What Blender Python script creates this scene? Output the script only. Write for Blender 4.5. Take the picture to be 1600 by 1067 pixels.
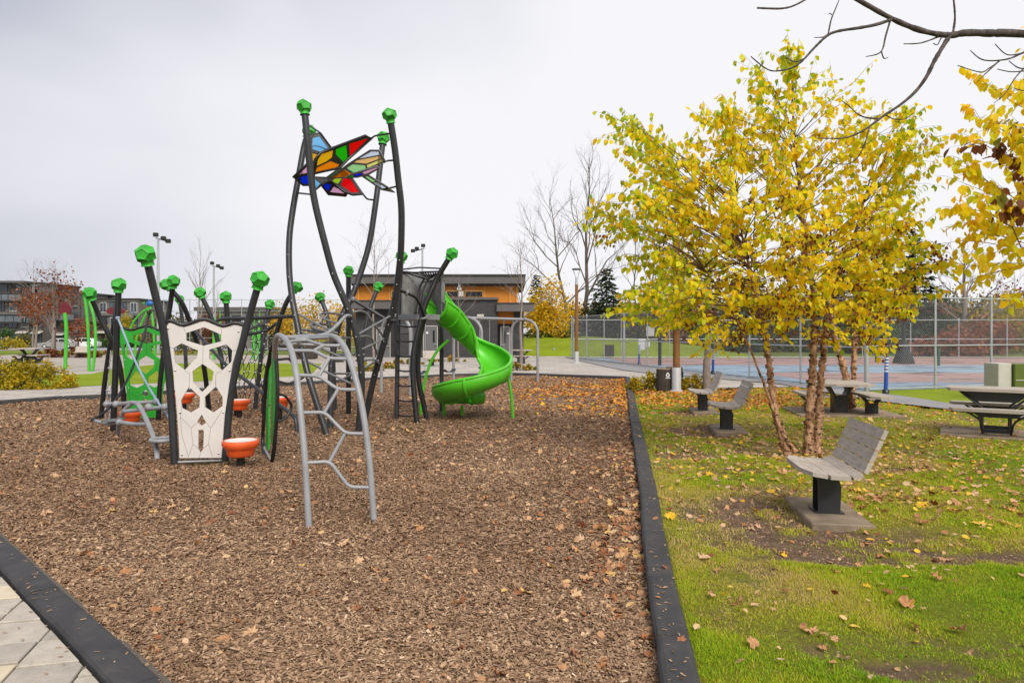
import bpy, bmesh, math, random
import numpy as np
from mathutils import Vector, Matrix
from mathutils.geometry import tessellate_polygon

for o in list(bpy.data.objects):
    bpy.data.objects.remove(o)
random.seed(7)
rng = np.random.default_rng(7)
SC = bpy.context.scene
C = SC.collection
R = math.radians

# ------------------------------------------------------------------ camera
F, CX, HY, CH = 1067.0, 800.0, 520.0, 1.6       # focal length in photo pixels, principal column, horizon row, eye height
cam = bpy.data.cameras.new('camera')
cam.lens = 24.0
cam.sensor_width = 36.0
cam.shift_y = -13.5 / 1600
cam.clip_start = 0.05
cam.clip_end = 3000
camo = bpy.data.objects.new('camera', cam)
camo.location = (0, 0, CH)
camo.rotation_euler = (R(90), 0, 0)
C.objects.link(camo)
SC.camera = camo

# ------------------------------------------------------------------ sky, sun, exposure
world = bpy.data.worlds.new('World')
SC.world = world
world.use_nodes = True
wn, wl = world.node_tree.nodes, world.node_tree.links
wn.clear()
SUN_EL, SUN_AZ = R(44), R(160)                   # azimuth measured from +Y clockwise
wout = wn.new('ShaderNodeOutputWorld')
bg = wn.new('ShaderNodeBackground')
sky = wn.new('ShaderNodeTexSky')
sky.sky_type = 'NISHITA'
sky.sun_disc = False
sky.sun_elevation = SUN_EL
sky.sun_rotation = SUN_AZ
sky.air_density = 1.5
sky.dust_density = 4.0
skys = wn.new('ShaderNodeVectorMath'); skys.operation = 'SCALE'; skys.inputs['Scale'].default_value = 0.08
wl.new(sky.outputs[0], skys.inputs[0])
tc = wn.new('ShaderNodeTexCoord')
mp = wn.new('ShaderNodeMapping')
mp.inputs['Scale'].default_value = (1.0, 1.0, 1.9)
mp.inputs['Location'].default_value = (0.35, 0.2, 0.1)
wl.new(tc.outputs['Generated'], mp.inputs['Vector'])
no = wn.new('ShaderNodeTexNoise')
no.inputs['Scale'].default_value = 1.15
no.inputs['Detail'].default_value = 5.0
no.inputs['Roughness'].default_value = 0.42
no.inputs['Distortion'].default_value = 0.35
wl.new(mp.outputs[0], no.inputs['Vector'])
# the cloud sheet is thicker towards the west (left), thinner towards the east (right)
sep = wn.new('ShaderNodeSeparateXYZ')
wl.new(tc.outputs['Generated'], sep.inputs[0])
lin = wn.new('ShaderNodeMath'); lin.operation = 'MULTIPLY_ADD'
lin.inputs[1].default_value = 0.36
wl.new(sep.outputs['X'], lin.inputs[0])
wl.new(no.outputs['Fac'], lin.inputs[2])
ele = wn.new('ShaderNodeMath'); ele.operation = 'MULTIPLY_ADD'
ele.inputs[1].default_value = -0.30
wl.new(sep.outputs['Z'], ele.inputs[0])
wl.new(lin.outputs[0], ele.inputs[2])
cr = wn.new('ShaderNodeValToRGB')
cr.color_ramp.elements[0].position = 0.20
cr.color_ramp.elements[0].color = (0.47, 0.485, 0.565, 1)
cr.color_ramp.elements[1].position = 0.54
cr.color_ramp.elements[1].color = (0.835, 0.83, 0.86, 1)
e = cr.color_ramp.elements.new(0.38)
e.color = (0.70, 0.705, 0.755, 1)
wl.new(ele.outputs[0], cr.inputs[0])
mx = wn.new('ShaderNodeMixRGB')
mx.inputs[0].default_value = 0.97
wl.new(skys.outputs[0], mx.inputs[1])
wl.new(cr.outputs[0], mx.inputs[2])
wl.new(mx.outputs[0], bg.inputs['Color'])
bg.inputs['Strength'].default_value = 0.475
wl.new(bg.outputs[0], wout.inputs[0])

sl = bpy.data.lights.new('sun', 'SUN')
sl.energy = 1.5
sl.angle = R(30)
sl.color = (1.0, 0.94, 0.84)
so = bpy.data.objects.new('sun', sl)
sd = Vector((math.sin(SUN_AZ) * math.cos(SUN_EL), math.cos(SUN_AZ) * math.cos(SUN_EL), math.sin(SUN_EL)))
so.rotation_euler = sd.to_track_quat('Z', 'Y').to_euler()
so.location = sd * 60
C.objects.link(so)

SC.view_settings.view_transform = 'Standard'
SC.view_settings.look = 'None'
SC.view_settings.exposure = 1.27
SC.cycles.max_bounces = 14
SC.cycles.diffuse_bounces = 8
SC.cycles.transparent_max_bounces = 16
SC.view_settings.gamma = 1.0
SC.view_settings.use_curve_mapping = False

# ------------------------------------------------------------------ helpers
def P(x, y, Y):
    return Vector(((x - CX) / F * Y, Y, CH + (HY - y) / F * Y))
def G(x, y, z=0.0):
    Y = (CH - z) * F / (y - HY)
    return Vector(((x - CX) / F * Y, Y, z))
CZ = -0.06                                        # level of the wood chips
def GC(x, y):
    return G(x, y, CZ)

def link(o, parent=None):
    C.objects.link(o)
    if parent is not None:
        o.parent = parent
    return o
def tag(o, label=None, cat=None, group=None, kind=None):
    if label: o['label'] = label
    if cat: o['category'] = cat
    if group: o['group'] = group
    if kind: o['kind'] = kind
    return o
def thing(name, loc, label, cat, group=None, rz=0.0):
    o = bpy.data.objects.new(name, None)
    o.empty_display_size = 0.2
    o.location = loc
    o.rotation_euler = (0, 0, rz)
    C.objects.link(o)
    return tag(o, label, cat, group)
def copy_tree(o, parent=None):
    c = o.copy()
    C.objects.link(c)
    if parent is not None:
        c.parent = parent
    for ch in list(o.children):
        copy_tree(ch, c)
    return c

def smooth_path(pts, sub=5):
    pts = [Vector(p) for p in pts]
    if len(pts) < 3: return pts
    out = []
    n = len(pts)
    for i in range(n - 1):
        p0 = pts[max(i - 1, 0)]; p1 = pts[i]; p2 = pts[i + 1]; p3 = pts[min(i + 2, n - 1)]
        for k in range(sub):
            t = k / sub
            out.append(0.5 * ((2 * p1) + (p2 - p0) * t + (2 * p0 - 5 * p1 + 4 * p2 - p3) * t * t + (3 * p1 - p0 - 3 * p2 + p3) * t ** 3))
    out.append(pts[-1])
    return out

def round_path(pts, rad=0.06, seg=4):
    """poly-line with filleted corners"""
    pts = [Vector(p) for p in pts]
    out = [pts[0]]
    for i in range(1, len(pts) - 1):
        a, b, c = pts[i - 1], pts[i], pts[i + 1]
        d1 = min(rad, (a - b).length * .45); d2 = min(rad, (c - b).length * .45)
        p = b + (a - b).normalized() * d1; q = b + (c - b).normalized() * d2
        for k in range(seg + 1):
            t = k / seg
            out.append(p * (1 - t) ** 2 + b * 2 * t * (1 - t) + q * t * t)
    out.append(pts[-1])
    return out

class MB:
    def __init__(s, origin=(0, 0, 0)):
        s.v = []; s.f = []; s.sm = []; s.o = Vector(origin)
    def add(s, vs, fs, smooth=False):
        b = len(s.v)
        s.v.extend(Vector(v) - s.o for v in vs)
        for f in fs:
            s.f.append([b + i for i in f]); s.sm.append(smooth)
        return s
    def box(s, c, size, rz=0.0, bev=0.0, M=None):
        cx, cy, cz = c; sx, sy, sz = size[0] / 2, size[1] / 2, size[2] / 2
        if bev <= 0:
            vs = [(x * sx, y * sy, z * sz) for z in (-1, 1) for x, y in ((-1, -1), (1, -1), (1, 1), (-1, 1))]
            fs = [(3, 2, 1, 0), (4, 5, 6, 7), (0, 1, 5, 4), (1, 2, 6, 5), (2, 3, 7, 6), (3, 0, 4, 7)]
        else:
            b = min(bev, sx * .9, sy * .9, sz * .9)
            def ring(ix, iy, z):
                r = []
                for (qx, qy), (ax, ay) in (((-1, -1), (0, 1)), ((-1, -1), (1, 0)), ((1, -1), (-1, 0)), ((1, -1), (0, 1)), ((1, 1), (0, -1)), ((1, 1), (-1, 0)), ((-1, 1), (1, 0)), ((-1, 1), (0, -1))):
                    r.append((qx * ix + ax * b, qy * iy + ay * b, z))
                return r
            vs = ring(sx - b, sy - b, -sz) + ring(sx, sy, -sz + b) + ring(sx, sy, sz - b) + ring(sx - b, sy - b, sz)
            fs = [tuple(reversed(range(8))), tuple(range(24, 32))]
            for k in range(3):
                for i in range(8):
                    j = (i + 1) % 8
                    fs.append((k * 8 + i, k * 8 + j, k * 8 + 8 + j, k * 8 + 8 + i))
        ca, sa = math.cos(rz), math.sin(rz)
        out = []
        for x, y, z in vs:
            if M is not None:
                q = M @ Vector((x, y, z)); out.append((q.x + cx, q.y + cy, q.z + cz))
            else:
                out.append((x * ca - y * sa + cx, x * sa + y * ca + cy, z + cz))
        return s.add(out, fs)
    def tube(s, pts, r, n=8, caps=True, closed=False, smooth=True):
        pts = [Vector(p) for p in pts]
        m = len(pts)
        rs = r if isinstance(r, (list, tuple)) else [r] * m
        tang = []
        for i in range(m):
            if closed: t = pts[(i + 1) % m] - pts[i - 1]
            else: t = pts[min(i + 1, m - 1)] - pts[max(i - 1, 0)]
            tang.append(t.normalized() if t.length > 1e-9 else Vector((0, 0, 1)))
        up = Vector((0, 0, 1)) if abs(tang[0].z) < .9 else Vector((1, 0, 0))
        nrm = tang[0].cross(up).normalized()
        vs, fs = [], []
        for i in range(m):
            nrm = nrm - tang[i] * nrm.dot(tang[i])
            nrm = nrm.normalized() if nrm.length > 1e-6 else tang[i].orthogonal().normalized()
            bi = tang[i].cross(nrm)
            for k in range(n):
                a = 2 * math.pi * k / n
                vs.append(pts[i] + (nrm * math.cos(a) + bi * math.sin(a)) * rs[i])
        for i in range(m if closed else m - 1):
            i2 = (i + 1) % m
            for k in range(n):
                k2 = (k + 1) % n
                fs.append((i * n + k, i * n + k2, i2 * n + k2, i2 * n + k))
        s.add(vs, fs, smooth)
        if caps and not closed:
            s.add(vs[:n], [tuple(reversed(range(n)))])
            s.add(vs[-n:], [tuple(range(n))])
        return s
    def lathe(s, prof, c=(0, 0, 0), n=20, axis=None, smooth=True):
        vs, fs = [], []
        m = len(prof)
        q = Vector((0, 0, 1)).rotation_difference(Vector(axis).normalized()) if axis is not None else None
        for r, z in prof:
            for k in range(n):
                a = 2 * math.pi * k / n
                p = Vector((r * math.cos(a), r * math.sin(a), z))
                if q is not None: p = q @ p
                vs.append(p + Vector(c))
        for i in range(m - 1):
            for k in range(n):
                k2 = (k + 1) % n
                fs.append((i * n + k, i * n + k2, (i + 1) * n + k2, (i + 1) * n + k))
        return s.add(vs, fs, smooth)
    def plate(s, outer, holes, mapf, off):
        """flat plate with holes: mapf maps 2-D to 3-D, off = thickness vector"""
        loops = [outer] + list(holes)
        flat = [p for l in loops for p in l]
        tris = tessellate_polygon([[Vector((p[0], p[1], 0)) for p in l] for l in loops])
        off = Vector(off)
        fr = [mapf(*p) for p in flat]
        n = len(flat)
        vs = fr + [p + off for p in fr]
        fs = [tuple(t) for t in tris] + [tuple(reversed([i + n for i in t])) for t in tris]
        b = 0
        for l in loops:
            k = len(l)
            for i in range(k):
                j = (i + 1) % k
                fs.append((b + i, b + j, b + j + n, b + i + n))
            b += k
        return s.add(vs, fs)
    def extr(s, poly, off):
        """prism of a 3-D polygon along off"""
        off = Vector(off); poly = [Vector(p) for p in poly]
        n = len(poly)
        vs = poly + [p + off for p in poly]
        fs = [tuple(range(n)), tuple(reversed(range(n, 2 * n)))]
        for i in range(n):
            j = (i + 1) % n
            fs.append((j, i, i + n, j + n))
        return s.add(vs, fs)
    def mesh(s, name):
        me = bpy.data.meshes.new(name)
        me.from_pydata([tuple(v) for v in s.v], [], s.f)
        me.polygons.foreach_set('use_smooth', s.sm)
        bm = bmesh.new(); bm.from_mesh(me)
        bmesh.ops.recalc_face_normals(bm, faces=bm.faces)
        bm.to_mesh(me); bm.free()
        me.update()
        return me
    def build(s, name, m, parent=None, label=None, kind=None):
        me = s.mesh(name)
        me.materials.append(m)
        o = bpy.data.objects.new(name, me)
        link(o, parent)
        if parent is None: o.location = s.o
        if label: o['label'] = label
        if kind: o['kind'] = kind
        return o

def np_mesh(name, verts, faces, m, parent=None, rnd=None, kind=None, smooth=False, extra=None):
    """faces: (n,3) or (n,4) int array"""
    me = bpy.data.meshes.new(name)
    nv, nf, k = len(verts), len(faces), faces.shape[1]
    me.vertices.add(nv)
    me.vertices.foreach_set('co', np.ascontiguousarray(verts, dtype=np.float32).ravel())
    me.loops.add(nf * k)
    me.loops.foreach_set('vertex_index', np.ascontiguousarray(faces, dtype=np.int32).ravel())
    me.polygons.add(nf)
    me.polygons.foreach_set('loop_start', np.arange(0, nf * k, k, dtype=np.int32))
    me.polygons.foreach_set('loop_total', np.full(nf, k, dtype=np.int32))
    if smooth: me.polygons.foreach_set('use_smooth', np.ones(nf, dtype=bool))
    me.update(calc_edges=True)
    if rnd is not None:
        a = me.attributes.new('rnd', 'FLOAT', 'POINT')
        a.data.foreach_set('value', np.ascontiguousarray(rnd, dtype=np.float32))
    if extra is not None:
        for k_, arr in extra.items():
            a = me.attributes.new(k_, 'FLOAT', 'POINT')
            a.data.foreach_set('value', np.ascontiguousarray(arr, dtype=np.float32))
    me.materials.append(m)
    o = bpy.data.objects.new(name, me)
    link(o, parent)
    if kind: o['kind'] = kind
    return o

def rot_from(yaw, tilt, roll):
    cy, sy = np.cos(yaw), np.sin(yaw); ct, st = np.cos(tilt), np.sin(tilt); cr_, sr = np.cos(roll), np.sin(roll)
    n = len(yaw); z = np.zeros(n); o = np.ones(n)
    Rz = np.stack([np.stack([cy, -sy, z], -1), np.stack([sy, cy, z], -1), np.stack([z, z, o], -1)], 1)
    Rx = np.stack([np.stack([o, z, z], -1), np.stack([z, ct, -st], -1), np.stack([z, st, ct], -1)], 1)
    Ry = np.stack([np.stack([cr_, z, sr], -1), np.stack([z, o, z], -1), np.stack([-sr, z, cr_], -1)], 1)
    return Rz @ Rx @ Ry

def scatter(tv, tf, pos, Rm, sc, rnd):
    """copies of template (tv, tf) -> verts, faces, rnd per vertex"""
    n, k = len(pos), len(tv)
    sc = np.asarray(sc)
    if sc.ndim == 1: sc = np.repeat(sc[:, None], 3, 1)
    v = tv[None] * sc[:, None, :]
    v = np.einsum('nij,nkj->nki', Rm, v) + pos[:, None, :]
    f = tf[None] + (np.arange(n) * k)[:, None, None]
    return v.reshape(-1, 3), f.reshape(-1, tf.shape[1]), np.repeat(rnd, k)

def vnoise(x, y, seed=0):
    xi, yi = np.floor(x).astype(np.int64), np.floor(y).astype(np.int64)
    xf, yf = x - xi, y - yi
    def h(a, b):
        q = (a * 374761393 + b * 668265263 + seed * 974634777) & 0xffffffff
        q = ((q ^ (q >> 13)) * 1274126177) & 0xffffffff
        return ((q ^ (q >> 16)) & 0xffff) / 65535.0
    u, v = xf * xf * (3 - 2 * xf), yf * yf * (3 - 2 * yf)
    return (h(xi, yi) * (1 - u) + h(xi + 1, yi) * u) * (1 - v) + (h(xi, yi + 1) * (1 - u) + h(xi + 1, yi + 1) * u) * v
def fbm(x, y, seed=0, o=4):
    t = np.zeros_like(x); a = .5
    for k in range(o):
        t = t + a * vnoise(x * 2 ** k, y * 2 ** k, seed + k); a *= .5
    return t / (1 - .5 ** o)

def in_poly(px, py, poly):
    ins = np.zeros(len(px), bool)
    n = len(poly)
    for i in range(n):
        x1, y1 = poly[i]; x2, y2 = poly[(i + 1) % n]
        if y1 == y2: continue
        c = ((y1 > py) != (y2 > py)) & (px < (x2 - x1) * (py - y1) / (y2 - y1) + x1)
        ins ^= c
    return ins
def clip_half(poly, a, b):
    """keep the part of poly left of the directed line a->b"""
    out = []
    n = len(poly)
    def s(p): return (b[0] - a[0]) * (p[1] - a[1]) - (b[1] - a[1]) * (p[0] - a[0])
    for i in range(n):
        p, q = poly[i], poly[(i + 1) % n]
        sp, sq = s(p), s(q)
        if sp >= 0: out.append(p)
        if sp * sq < 0:
            t = sp / (sp - sq)
            out.append((p[0] + (q[0] - p[0]) * t, p[1] + (q[1] - p[1]) * t))
    return out

# ------------------------------------------------------------------ materials
class NT:
    def __init__(s, name):
        s.m = bpy.data.materials.new(name); s.m.use_nodes = True
        s.n, s.l = s.m.node_tree.nodes, s.m.node_tree.links
        s.b = s.n['Principled BSDF']; s.out = s.n['Material Output']
    def node(s, t, **kw):
        nd = s.n.new(t)
        for k, v in kw.items():
            if k in nd.inputs.keys() if hasattr(nd.inputs, 'keys') else False: nd.inputs[k].default_value = v
            else: setattr(nd, k, v)
        return nd
    def lk(s, a, b): s.l.new(a, b)
    def coord(s, kind='Object', scale=(1, 1, 1), rot=(0, 0, 0)):
        t = s.n.new('ShaderNodeTexCoord'); m = s.n.new('ShaderNodeMapping')
        m.inputs['Scale'].default_value = scale; m.inputs['Rotation'].default_value = rot
        s.lk(t.outputs[kind], m.inputs['Vector'])
        return m.outputs[0]
    def geo(s, scale=(1, 1, 1)):
        t = s.n.new('ShaderNodeNewGeometry'); m = s.n.new('ShaderNodeMapping')
        m.inputs['Scale'].default_value = scale
        s.lk(t.outputs['Position'], m.inputs['Vector'])
        return m.outputs[0]
    def noise(s, vec, scale, detail=4, rough=.55, dist=0):
        n = s.n.new('ShaderNodeTexNoise')
        n.inputs['Scale'].default_value = scale; n.inputs['Detail'].default_value = detail
        n.inputs['Roughness'].default_value = rough; n.inputs['Distortion'].default_value = dist
        if vec is not None: s.lk(vec, n.inputs['Vector'])
        return n.outputs['Fac']
    def voro(s, vec, scale, feature='F1', out='Color'):
        n = s.n.new('ShaderNodeTexVoronoi'); n.feature = feature
        n.inputs['Scale'].default_value = scale
        s.lk(vec, n.inputs['Vector'])
        return n.outputs[out]
    def ramp(s, fac, stops, interp='LINEAR'):
        r = s.n.new('ShaderNodeValToRGB'); cr = r.color_ramp; cr.interpolation = interp
        while len(cr.elements) < len(stops): cr.elements.new(.5)
        for e, (p, c) in zip(cr.elements, stops):
            e.position = p; e.color = (c[0], c[1], c[2], 1) if len(c) == 3 else c
        s.lk(fac, r.inputs[0])
        return r.outputs[0]
    def mix(s, fac, a, b, mode='MIX'):
        m = s.n.new('ShaderNodeMixRGB'); m.blend_type = mode
        for i, v in ((0, fac), (1, a), (2, b)):
            if isinstance(v, (int, float)): m.inputs[i].default_value = v
            elif isinstance(v, tuple): m.inputs[i].default_value = (*v, 1) if len(v) == 3 else v
            else: s.lk(v, m.inputs[i])
        return m.outputs[0]
    def math(s, op, a, b=0.0):
        m = s.n.new('ShaderNodeMath'); m.operation = op
        for i, v in ((0, a), (1, b)):
            if isinstance(v, (int, float)): m.inputs[i].default_value = v
            else: s.lk(v, m.inputs[i])
        return m.outputs[0]
    def attr(s, name='rnd'):
        a = s.n.new('ShaderNodeAttribute'); a.attribute_name = name
        return a.outputs['Fac']
    def bump(s, h, strength=.3, dist=.01):
        b = s.n.new('ShaderNodeBump'); b.inputs['Strength'].default_value = strength; b.inputs['Distance'].default_value = dist
        s.lk(h, b.inputs['Height']); s.lk(b.outputs[0], s.b.inputs['Normal'])
    def col(s, c):
        if isinstance(c, tuple): s.b.inputs['Base Color'].default_value = (*c, 1)
        else: s.lk(c, s.b.inputs['Base Color'])
        return s
    def set(s, rough=.5, metal=0.0, spec=.5):
        s.b.inputs['Roughness'].default_value = rough; s.b.inputs['Metallic'].default_value = metal
        s.b.inputs['Specular IOR Level'].default_value = spec
        return s

def painted(name, c, rough=.45, var=.12, scale=6, metal=0.0, bump=.05, spec=.5, dirt=None):
    """paint / plastic / metal with slight mottling and scuffs"""
    t = NT(name); v = t.geo()
    f = t.noise(v, scale, 5, .6)
    d = tuple(max(0, x * (1 - var)) for x in c); u = tuple(min(1, x * (1 + var)) for x in c)
    col = t.ramp(f, [(.3, d), (.7, u)])
    if dirt:
        g = t.noise(v, scale * 4, 6, .7)
        col = t.mix(t.ramp(g, [(.58, (0, 0, 0)), (.75, (.5, .5, .5))]), col, dirt)
    t.col(col).set(rough, metal, spec)
    r = t.ramp(t.noise(v, scale * 3, 4), [(.3, (rough * .75,) * 3), (.75, (min(1, rough * 1.3),) * 3)])
    t.lk(r, t.b.inputs['Roughness'])
    t.bump(t.noise(v, scale * 20, 3), bump, .003)
    return t.m

def leafmat(name, stops, trans=.35, rough=.55, mottle=.25):
    t = NT(name)
    col = t.ramp(t.attr('rnd'), stops)
    f = t.noise(t.geo(), 60, 2)
    col = t.mix(t.math('MULTIPLY', f, mottle), col, t.mix(1.0, col, (.6, .55, .4), 'MULTIPLY'))
    t.col(col).set(rough, 0, .3)
    tr = t.n.new('ShaderNodeBsdfTranslucent')
    t.lk(col, tr.inputs['Color'])
    ms = t.n.new('ShaderNodeMixShader'); ms.inputs[0].default_value = trans
    t.lk(t.b.outputs[0], ms.inputs[1]); t.lk(tr.outputs[0], ms.inputs[2]); t.lk(ms.outputs[0], t.out.inputs['Surface'])
    return t.m

M = {}
M['post'] = painted('charcoal_powder_coat', (.027, .028, .032), .38, .25, 5, bump=.08)
M['black'] = painted('black_powder_coat', (.010, .010, .011), .36, .25, 6)
M['grey_tube'] = painted('grey_powder_coat', (.27, .275, .29), .42, .16, 4, bump=.08, dirt=(.19, .18, .17))
M['grey_dark'] = painted('mid_grey_powder_coat', (.16, .165, .175), .42, .12, 5)
M['deck'] = painted('deck_grey', (.17, .175, .19), .5, .15, 6)
M['green'] = painted('green_plastic', (.085, .48, .018), .38, .16, 2.2, bump=.08, dirt=(.12, .36, .05))
M['green_panel'] = painted('green_panel', (.018, .31, .02), .45, .14, 3, dirt=(.04, .22, .04))
M['green_ball'] = painted('green_ball_plastic', (.035, .36, .03), .5, .2, 9, dirt=(.05, .24, .05))
M['green_pole'] = painted('green_pole_paint', (.06, .42, .03), .4, .1, 4)
M['cream'] = painted('cream_panel', (.60, .57, .545), .5, .05, 3, dirt=(.55, .48, .40))
M['groove'] = painted('groove', (.22, .20, .18), .7)
M['groove_g'] = painted('green_groove', (.008, .11, .012), .7)
M['orange'] = painted('orange_plastic', (.74, .10, .018), .48, .18, 5, dirt=(.50, .12, .05))
M['steel'] = painted('galvanised_steel', (.50, .52, .54), .38, .12, 8, metal=.6)
M['wire'] = painted('fence_wire', (.26, .27, .28), .5, .1, 8, metal=.3)
M['bolt'] = painted('bolt_steel', (.6, .6, .62), .3, .1, 9, metal=.9)
M['rope_blue'] = painted('blue_grey_cable', (.24, .31, .42), .6)
M['rope_black'] = painted('black_rope', (.022, .023, .028), .8)
M['white_paint'] = painted('white_paint', (.62, .63, .64), .5, .06)
M['blue_paint'] = painted('blue_paint', (.015, .075, .36), .42, .1)
M['red_dark'] = painted('dark_red_plastic', (.13, .012, .02), .4)
M['concrete'] = painted('weathered_concrete', (.25, .195, .14), .9, .35, 4, bump=.35, spec=.2, dirt=(.12, .095, .07))
M['olive'] = painted('olive_panel', (.085, .115, .012), .5, .1)
M['beige'] = painted('beige_panel', (.46, .44, .40), .6, .06)
M['bluebird'] = painted('blue_plastic', (.01, .12, .42), .35)

def m_rubber():
    t = NT('black_rubber_kerb'); v = t.geo()
    a = t.noise(v, 3, 5, .6); b = t.noise(v, 90, 4, .7)
    c = t.ramp(a, [(.25, (.036, .0355, .038)), (.8, (.068, .066, .068))])
    spk = t.ramp(b, [(.60, (0, 0, 0)), (.74, (.45, .45, .45))])
    c = t.mix(spk, c, (.14, .135, .13))
    dust = t.ramp(t.noise(v, 7, 6, .7), [(.52, (0, 0, 0)), (.72, (.55, .55, .55))])
    c = t.mix(dust, c, (.10, .09, .085))
    t.col(c).set(.72, 0, .25); t.bump(b, .35, .004)
    return t.m
M['rubber'] = m_rubber()

def m_wood(name, lo, hi, gscale=(1.5, 22, 22), rough=.8):
    t = NT(name); v = t.coord('Object', gscale)
    g = t.noise(v, 3.0, 6, .65, 1.2)
    w = t.noise(t.coord('Object', (.7, 3, 3)), 3, 3)
    c = t.ramp(g, [(.25, lo), (.75, hi)])
    c = t.mix(t.ramp(w, [(.4, (0, 0, 0)), (.8, (.4, .4, .4))]), c, tuple(x * .62 for x in lo))
    t.col(c).set(rough, 0, .25); t.bump(g, .4, .004)
    return t.m
M['wood_grey'] = m_wood('silvered_wood', (.29, .25, .215), (.58, .515, .455), (22, 1.5, 22))
M['wood_brown'] = m_wood('pole_wood', (.14, .065, .022), (.30, .15, .055), (22, 22, 1.2))
M['wood_dark'] = m_wood('dark_slats', (.035, .028, .024), (.085, .07, .06), (22, 22, 1.5))
def m_clad():
    t = NT('cedar_cladding'); v = t.geo((1.0, 1.0, 1.0))
    g = t.noise(t.geo((1.2, 1.2, 22)), 2.2, 5, .6)
    c = t.ramp(g, [(.25, (.47, .155, .014)), (.75, (.70, .265, .036))])
    t.col(c).set(.6, 0, .3); t.bump(g, .2, .01)
    return t.m
M['clad'] = m_clad()
M['clad_light'] = painted('cedar_trim', (.62, .30, .06), .6)
def m_brick(name, c1, c2, mort, s=4.5):
    t = NT(name)
    b = t.n.new('ShaderNodeTexBrick')
    b.inputs['Color1'].default_value = (*c1, 1); b.inputs['Color2'].default_value = (*c2, 1); b.inputs['Mortar'].default_value = (*mort, 1)
    b.inputs['Scale'].default_value = s; b.inputs['Mortar Size'].default_value = .018
    b.inputs['Row Height'].default_value = .33; b.inputs['Brick Width'].default_value = .95
    v = t.coord('Object', (1, 1, 1), (R(90), 0, 0))
    t.lk(v, b.inputs['Vector'])
    c = t.mix(.5, b.outputs['Color'], t.ramp(t.noise(t.geo(), 1.2, 5), [(.3, c1), (.7, c2)]))
    t.col(c).set(.8, 0, .3); t.bump(b.outputs['Fac'], -.25, .01)
    return t.m
M['brick_dark'] = m_brick('dark_grey_brick', (.032, .032, .034), (.062, .060, .061), (.022, .022, .022))
M['brick_house'] = m_brick('grey_house_brick', (.12, .11, .104), (.21, .195, .187), (.10, .095, .09))
M['fascia'] = painted('grey_fascia', (.095, .088, .086), .5, .1, 1.5)
M['fascia_dark'] = painted('dark_soffit', (.035, .033, .034), .7)
M['door_grey'] = painted('grey_door', (.115, .115, .118), .5, .06)
M['glass_dark'] = painted('dark_window_glass', (.012, .014, .015), .22, .3, 1.0, spec=.25, bump=0)
M['glass_house'] = painted('house_window_glass', (.05, .065, .08), .06, .5, .6, spec=.8, bump=0)
M['rail_glass'] = painted('balcony_glass', (.10, .12, .13), .1, .3, 1.0, spec=.8, bump=0)
M['rock'] = painted('pale_rock', (.4, .36, .30), .9, .2, 4)
M['car_grey'] = painted('silver_car_paint', (.33, .32, .31), .22, .03, 2, metal=.3, bump=0)
M['car_white'] = painted('white_car_paint', (.72, .72, .72), .25, .03, 2, bump=0)
M['tyre'] = painted('tyre_rubber', (.015, .015, .016), .8)
M['lamp'] = painted('headlight_lens', (.55, .57, .6), .15)

def m_mesh_panel():
    t = NT('perforated_grey_panel'); v = t.geo()
    vor = t.voro(v, 90, 'F1', 'Distance')
    hole = t.ramp(vor, [(.28, (1, 1, 1)), (.34, (0, 0, 0))])
    stain = t.ramp(t.noise(v, 6, 6, .7), [(.3, (.155, .155, .15)), (.7, (.27, .268, .26))])
    t.col(stain).set(.6, .2, .3)
    tr = t.n.new('ShaderNodeBsdfTransparent'); ms = t.n.new('ShaderNodeMixShader')
    t.lk(t.math('MULTIPLY', hole, .8), ms.inputs[0]); t.lk(t.b.outputs[0], ms.inputs[1]); t.lk(tr.outputs[0], ms.inputs[2])
    t.lk(ms.outputs[0], t.out.inputs['Surface'])
    return t.m
M['perf'] = m_mesh_panel()

def m_pane(name, c, tr_amt=.68):
    t = NT(name)
    t.col(c).set(.12, 0, .5)
    tl = t.n.new('ShaderNodeBsdfTranslucent'); tl.inputs['Color'].default_value = (*c, 1)
    tp = t.n.new('ShaderNodeBsdfTransparent'); q = tuple(x ** .8 for x in c); tp.inputs['Color'].default_value = (*q, 1)
    m1 = t.n.new('ShaderNodeMixShader'); m1.inputs[0].default_value = .45
    m2 = t.n.new('ShaderNodeMixShader'); m2.inputs[0].default_value = tr_amt
    t.lk(t.b.outputs[0], m1.inputs[1]); t.lk(tl.outputs[0], m1.inputs[2])
    t.lk(m1.outputs[0], m2.inputs[1]); t.lk(tp.outputs[0], m2.inputs[2]); t.lk(m2.outputs[0], t.out.inputs['Surface'])
    return t.m
PANE = {'red': m_pane('red_pane', (.85, .012, .018)), 'green': m_pane('green_pane', (.05, .62, .02)), 'yellow': m_pane('yellow_pane', (.88, .60, .03)),
        'amber': m_pane('amber_pane', (.92, .40, .01)), 'sky': m_pane('light_blue_pane', (.34, .66, .92)), 'blue': m_pane('blue_pane', (.01, .09, .80)),
        'pink': m_pane('pink_pane', (.86, .58, .76)), 'pale': m_pane('pale_pane', (.78, .84, .92), .75), 'lime': m_pane('lime_pane', (.55, .75, .05)),
        'peach': m_pane('peach_pane', (.95, .72, .38), .7), 'lemon': m_pane('lemon_pane', (.95, .90, .42), .7), 'mint': m_pane('mint_pane', (.55, .85, .50), .7)}

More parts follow.
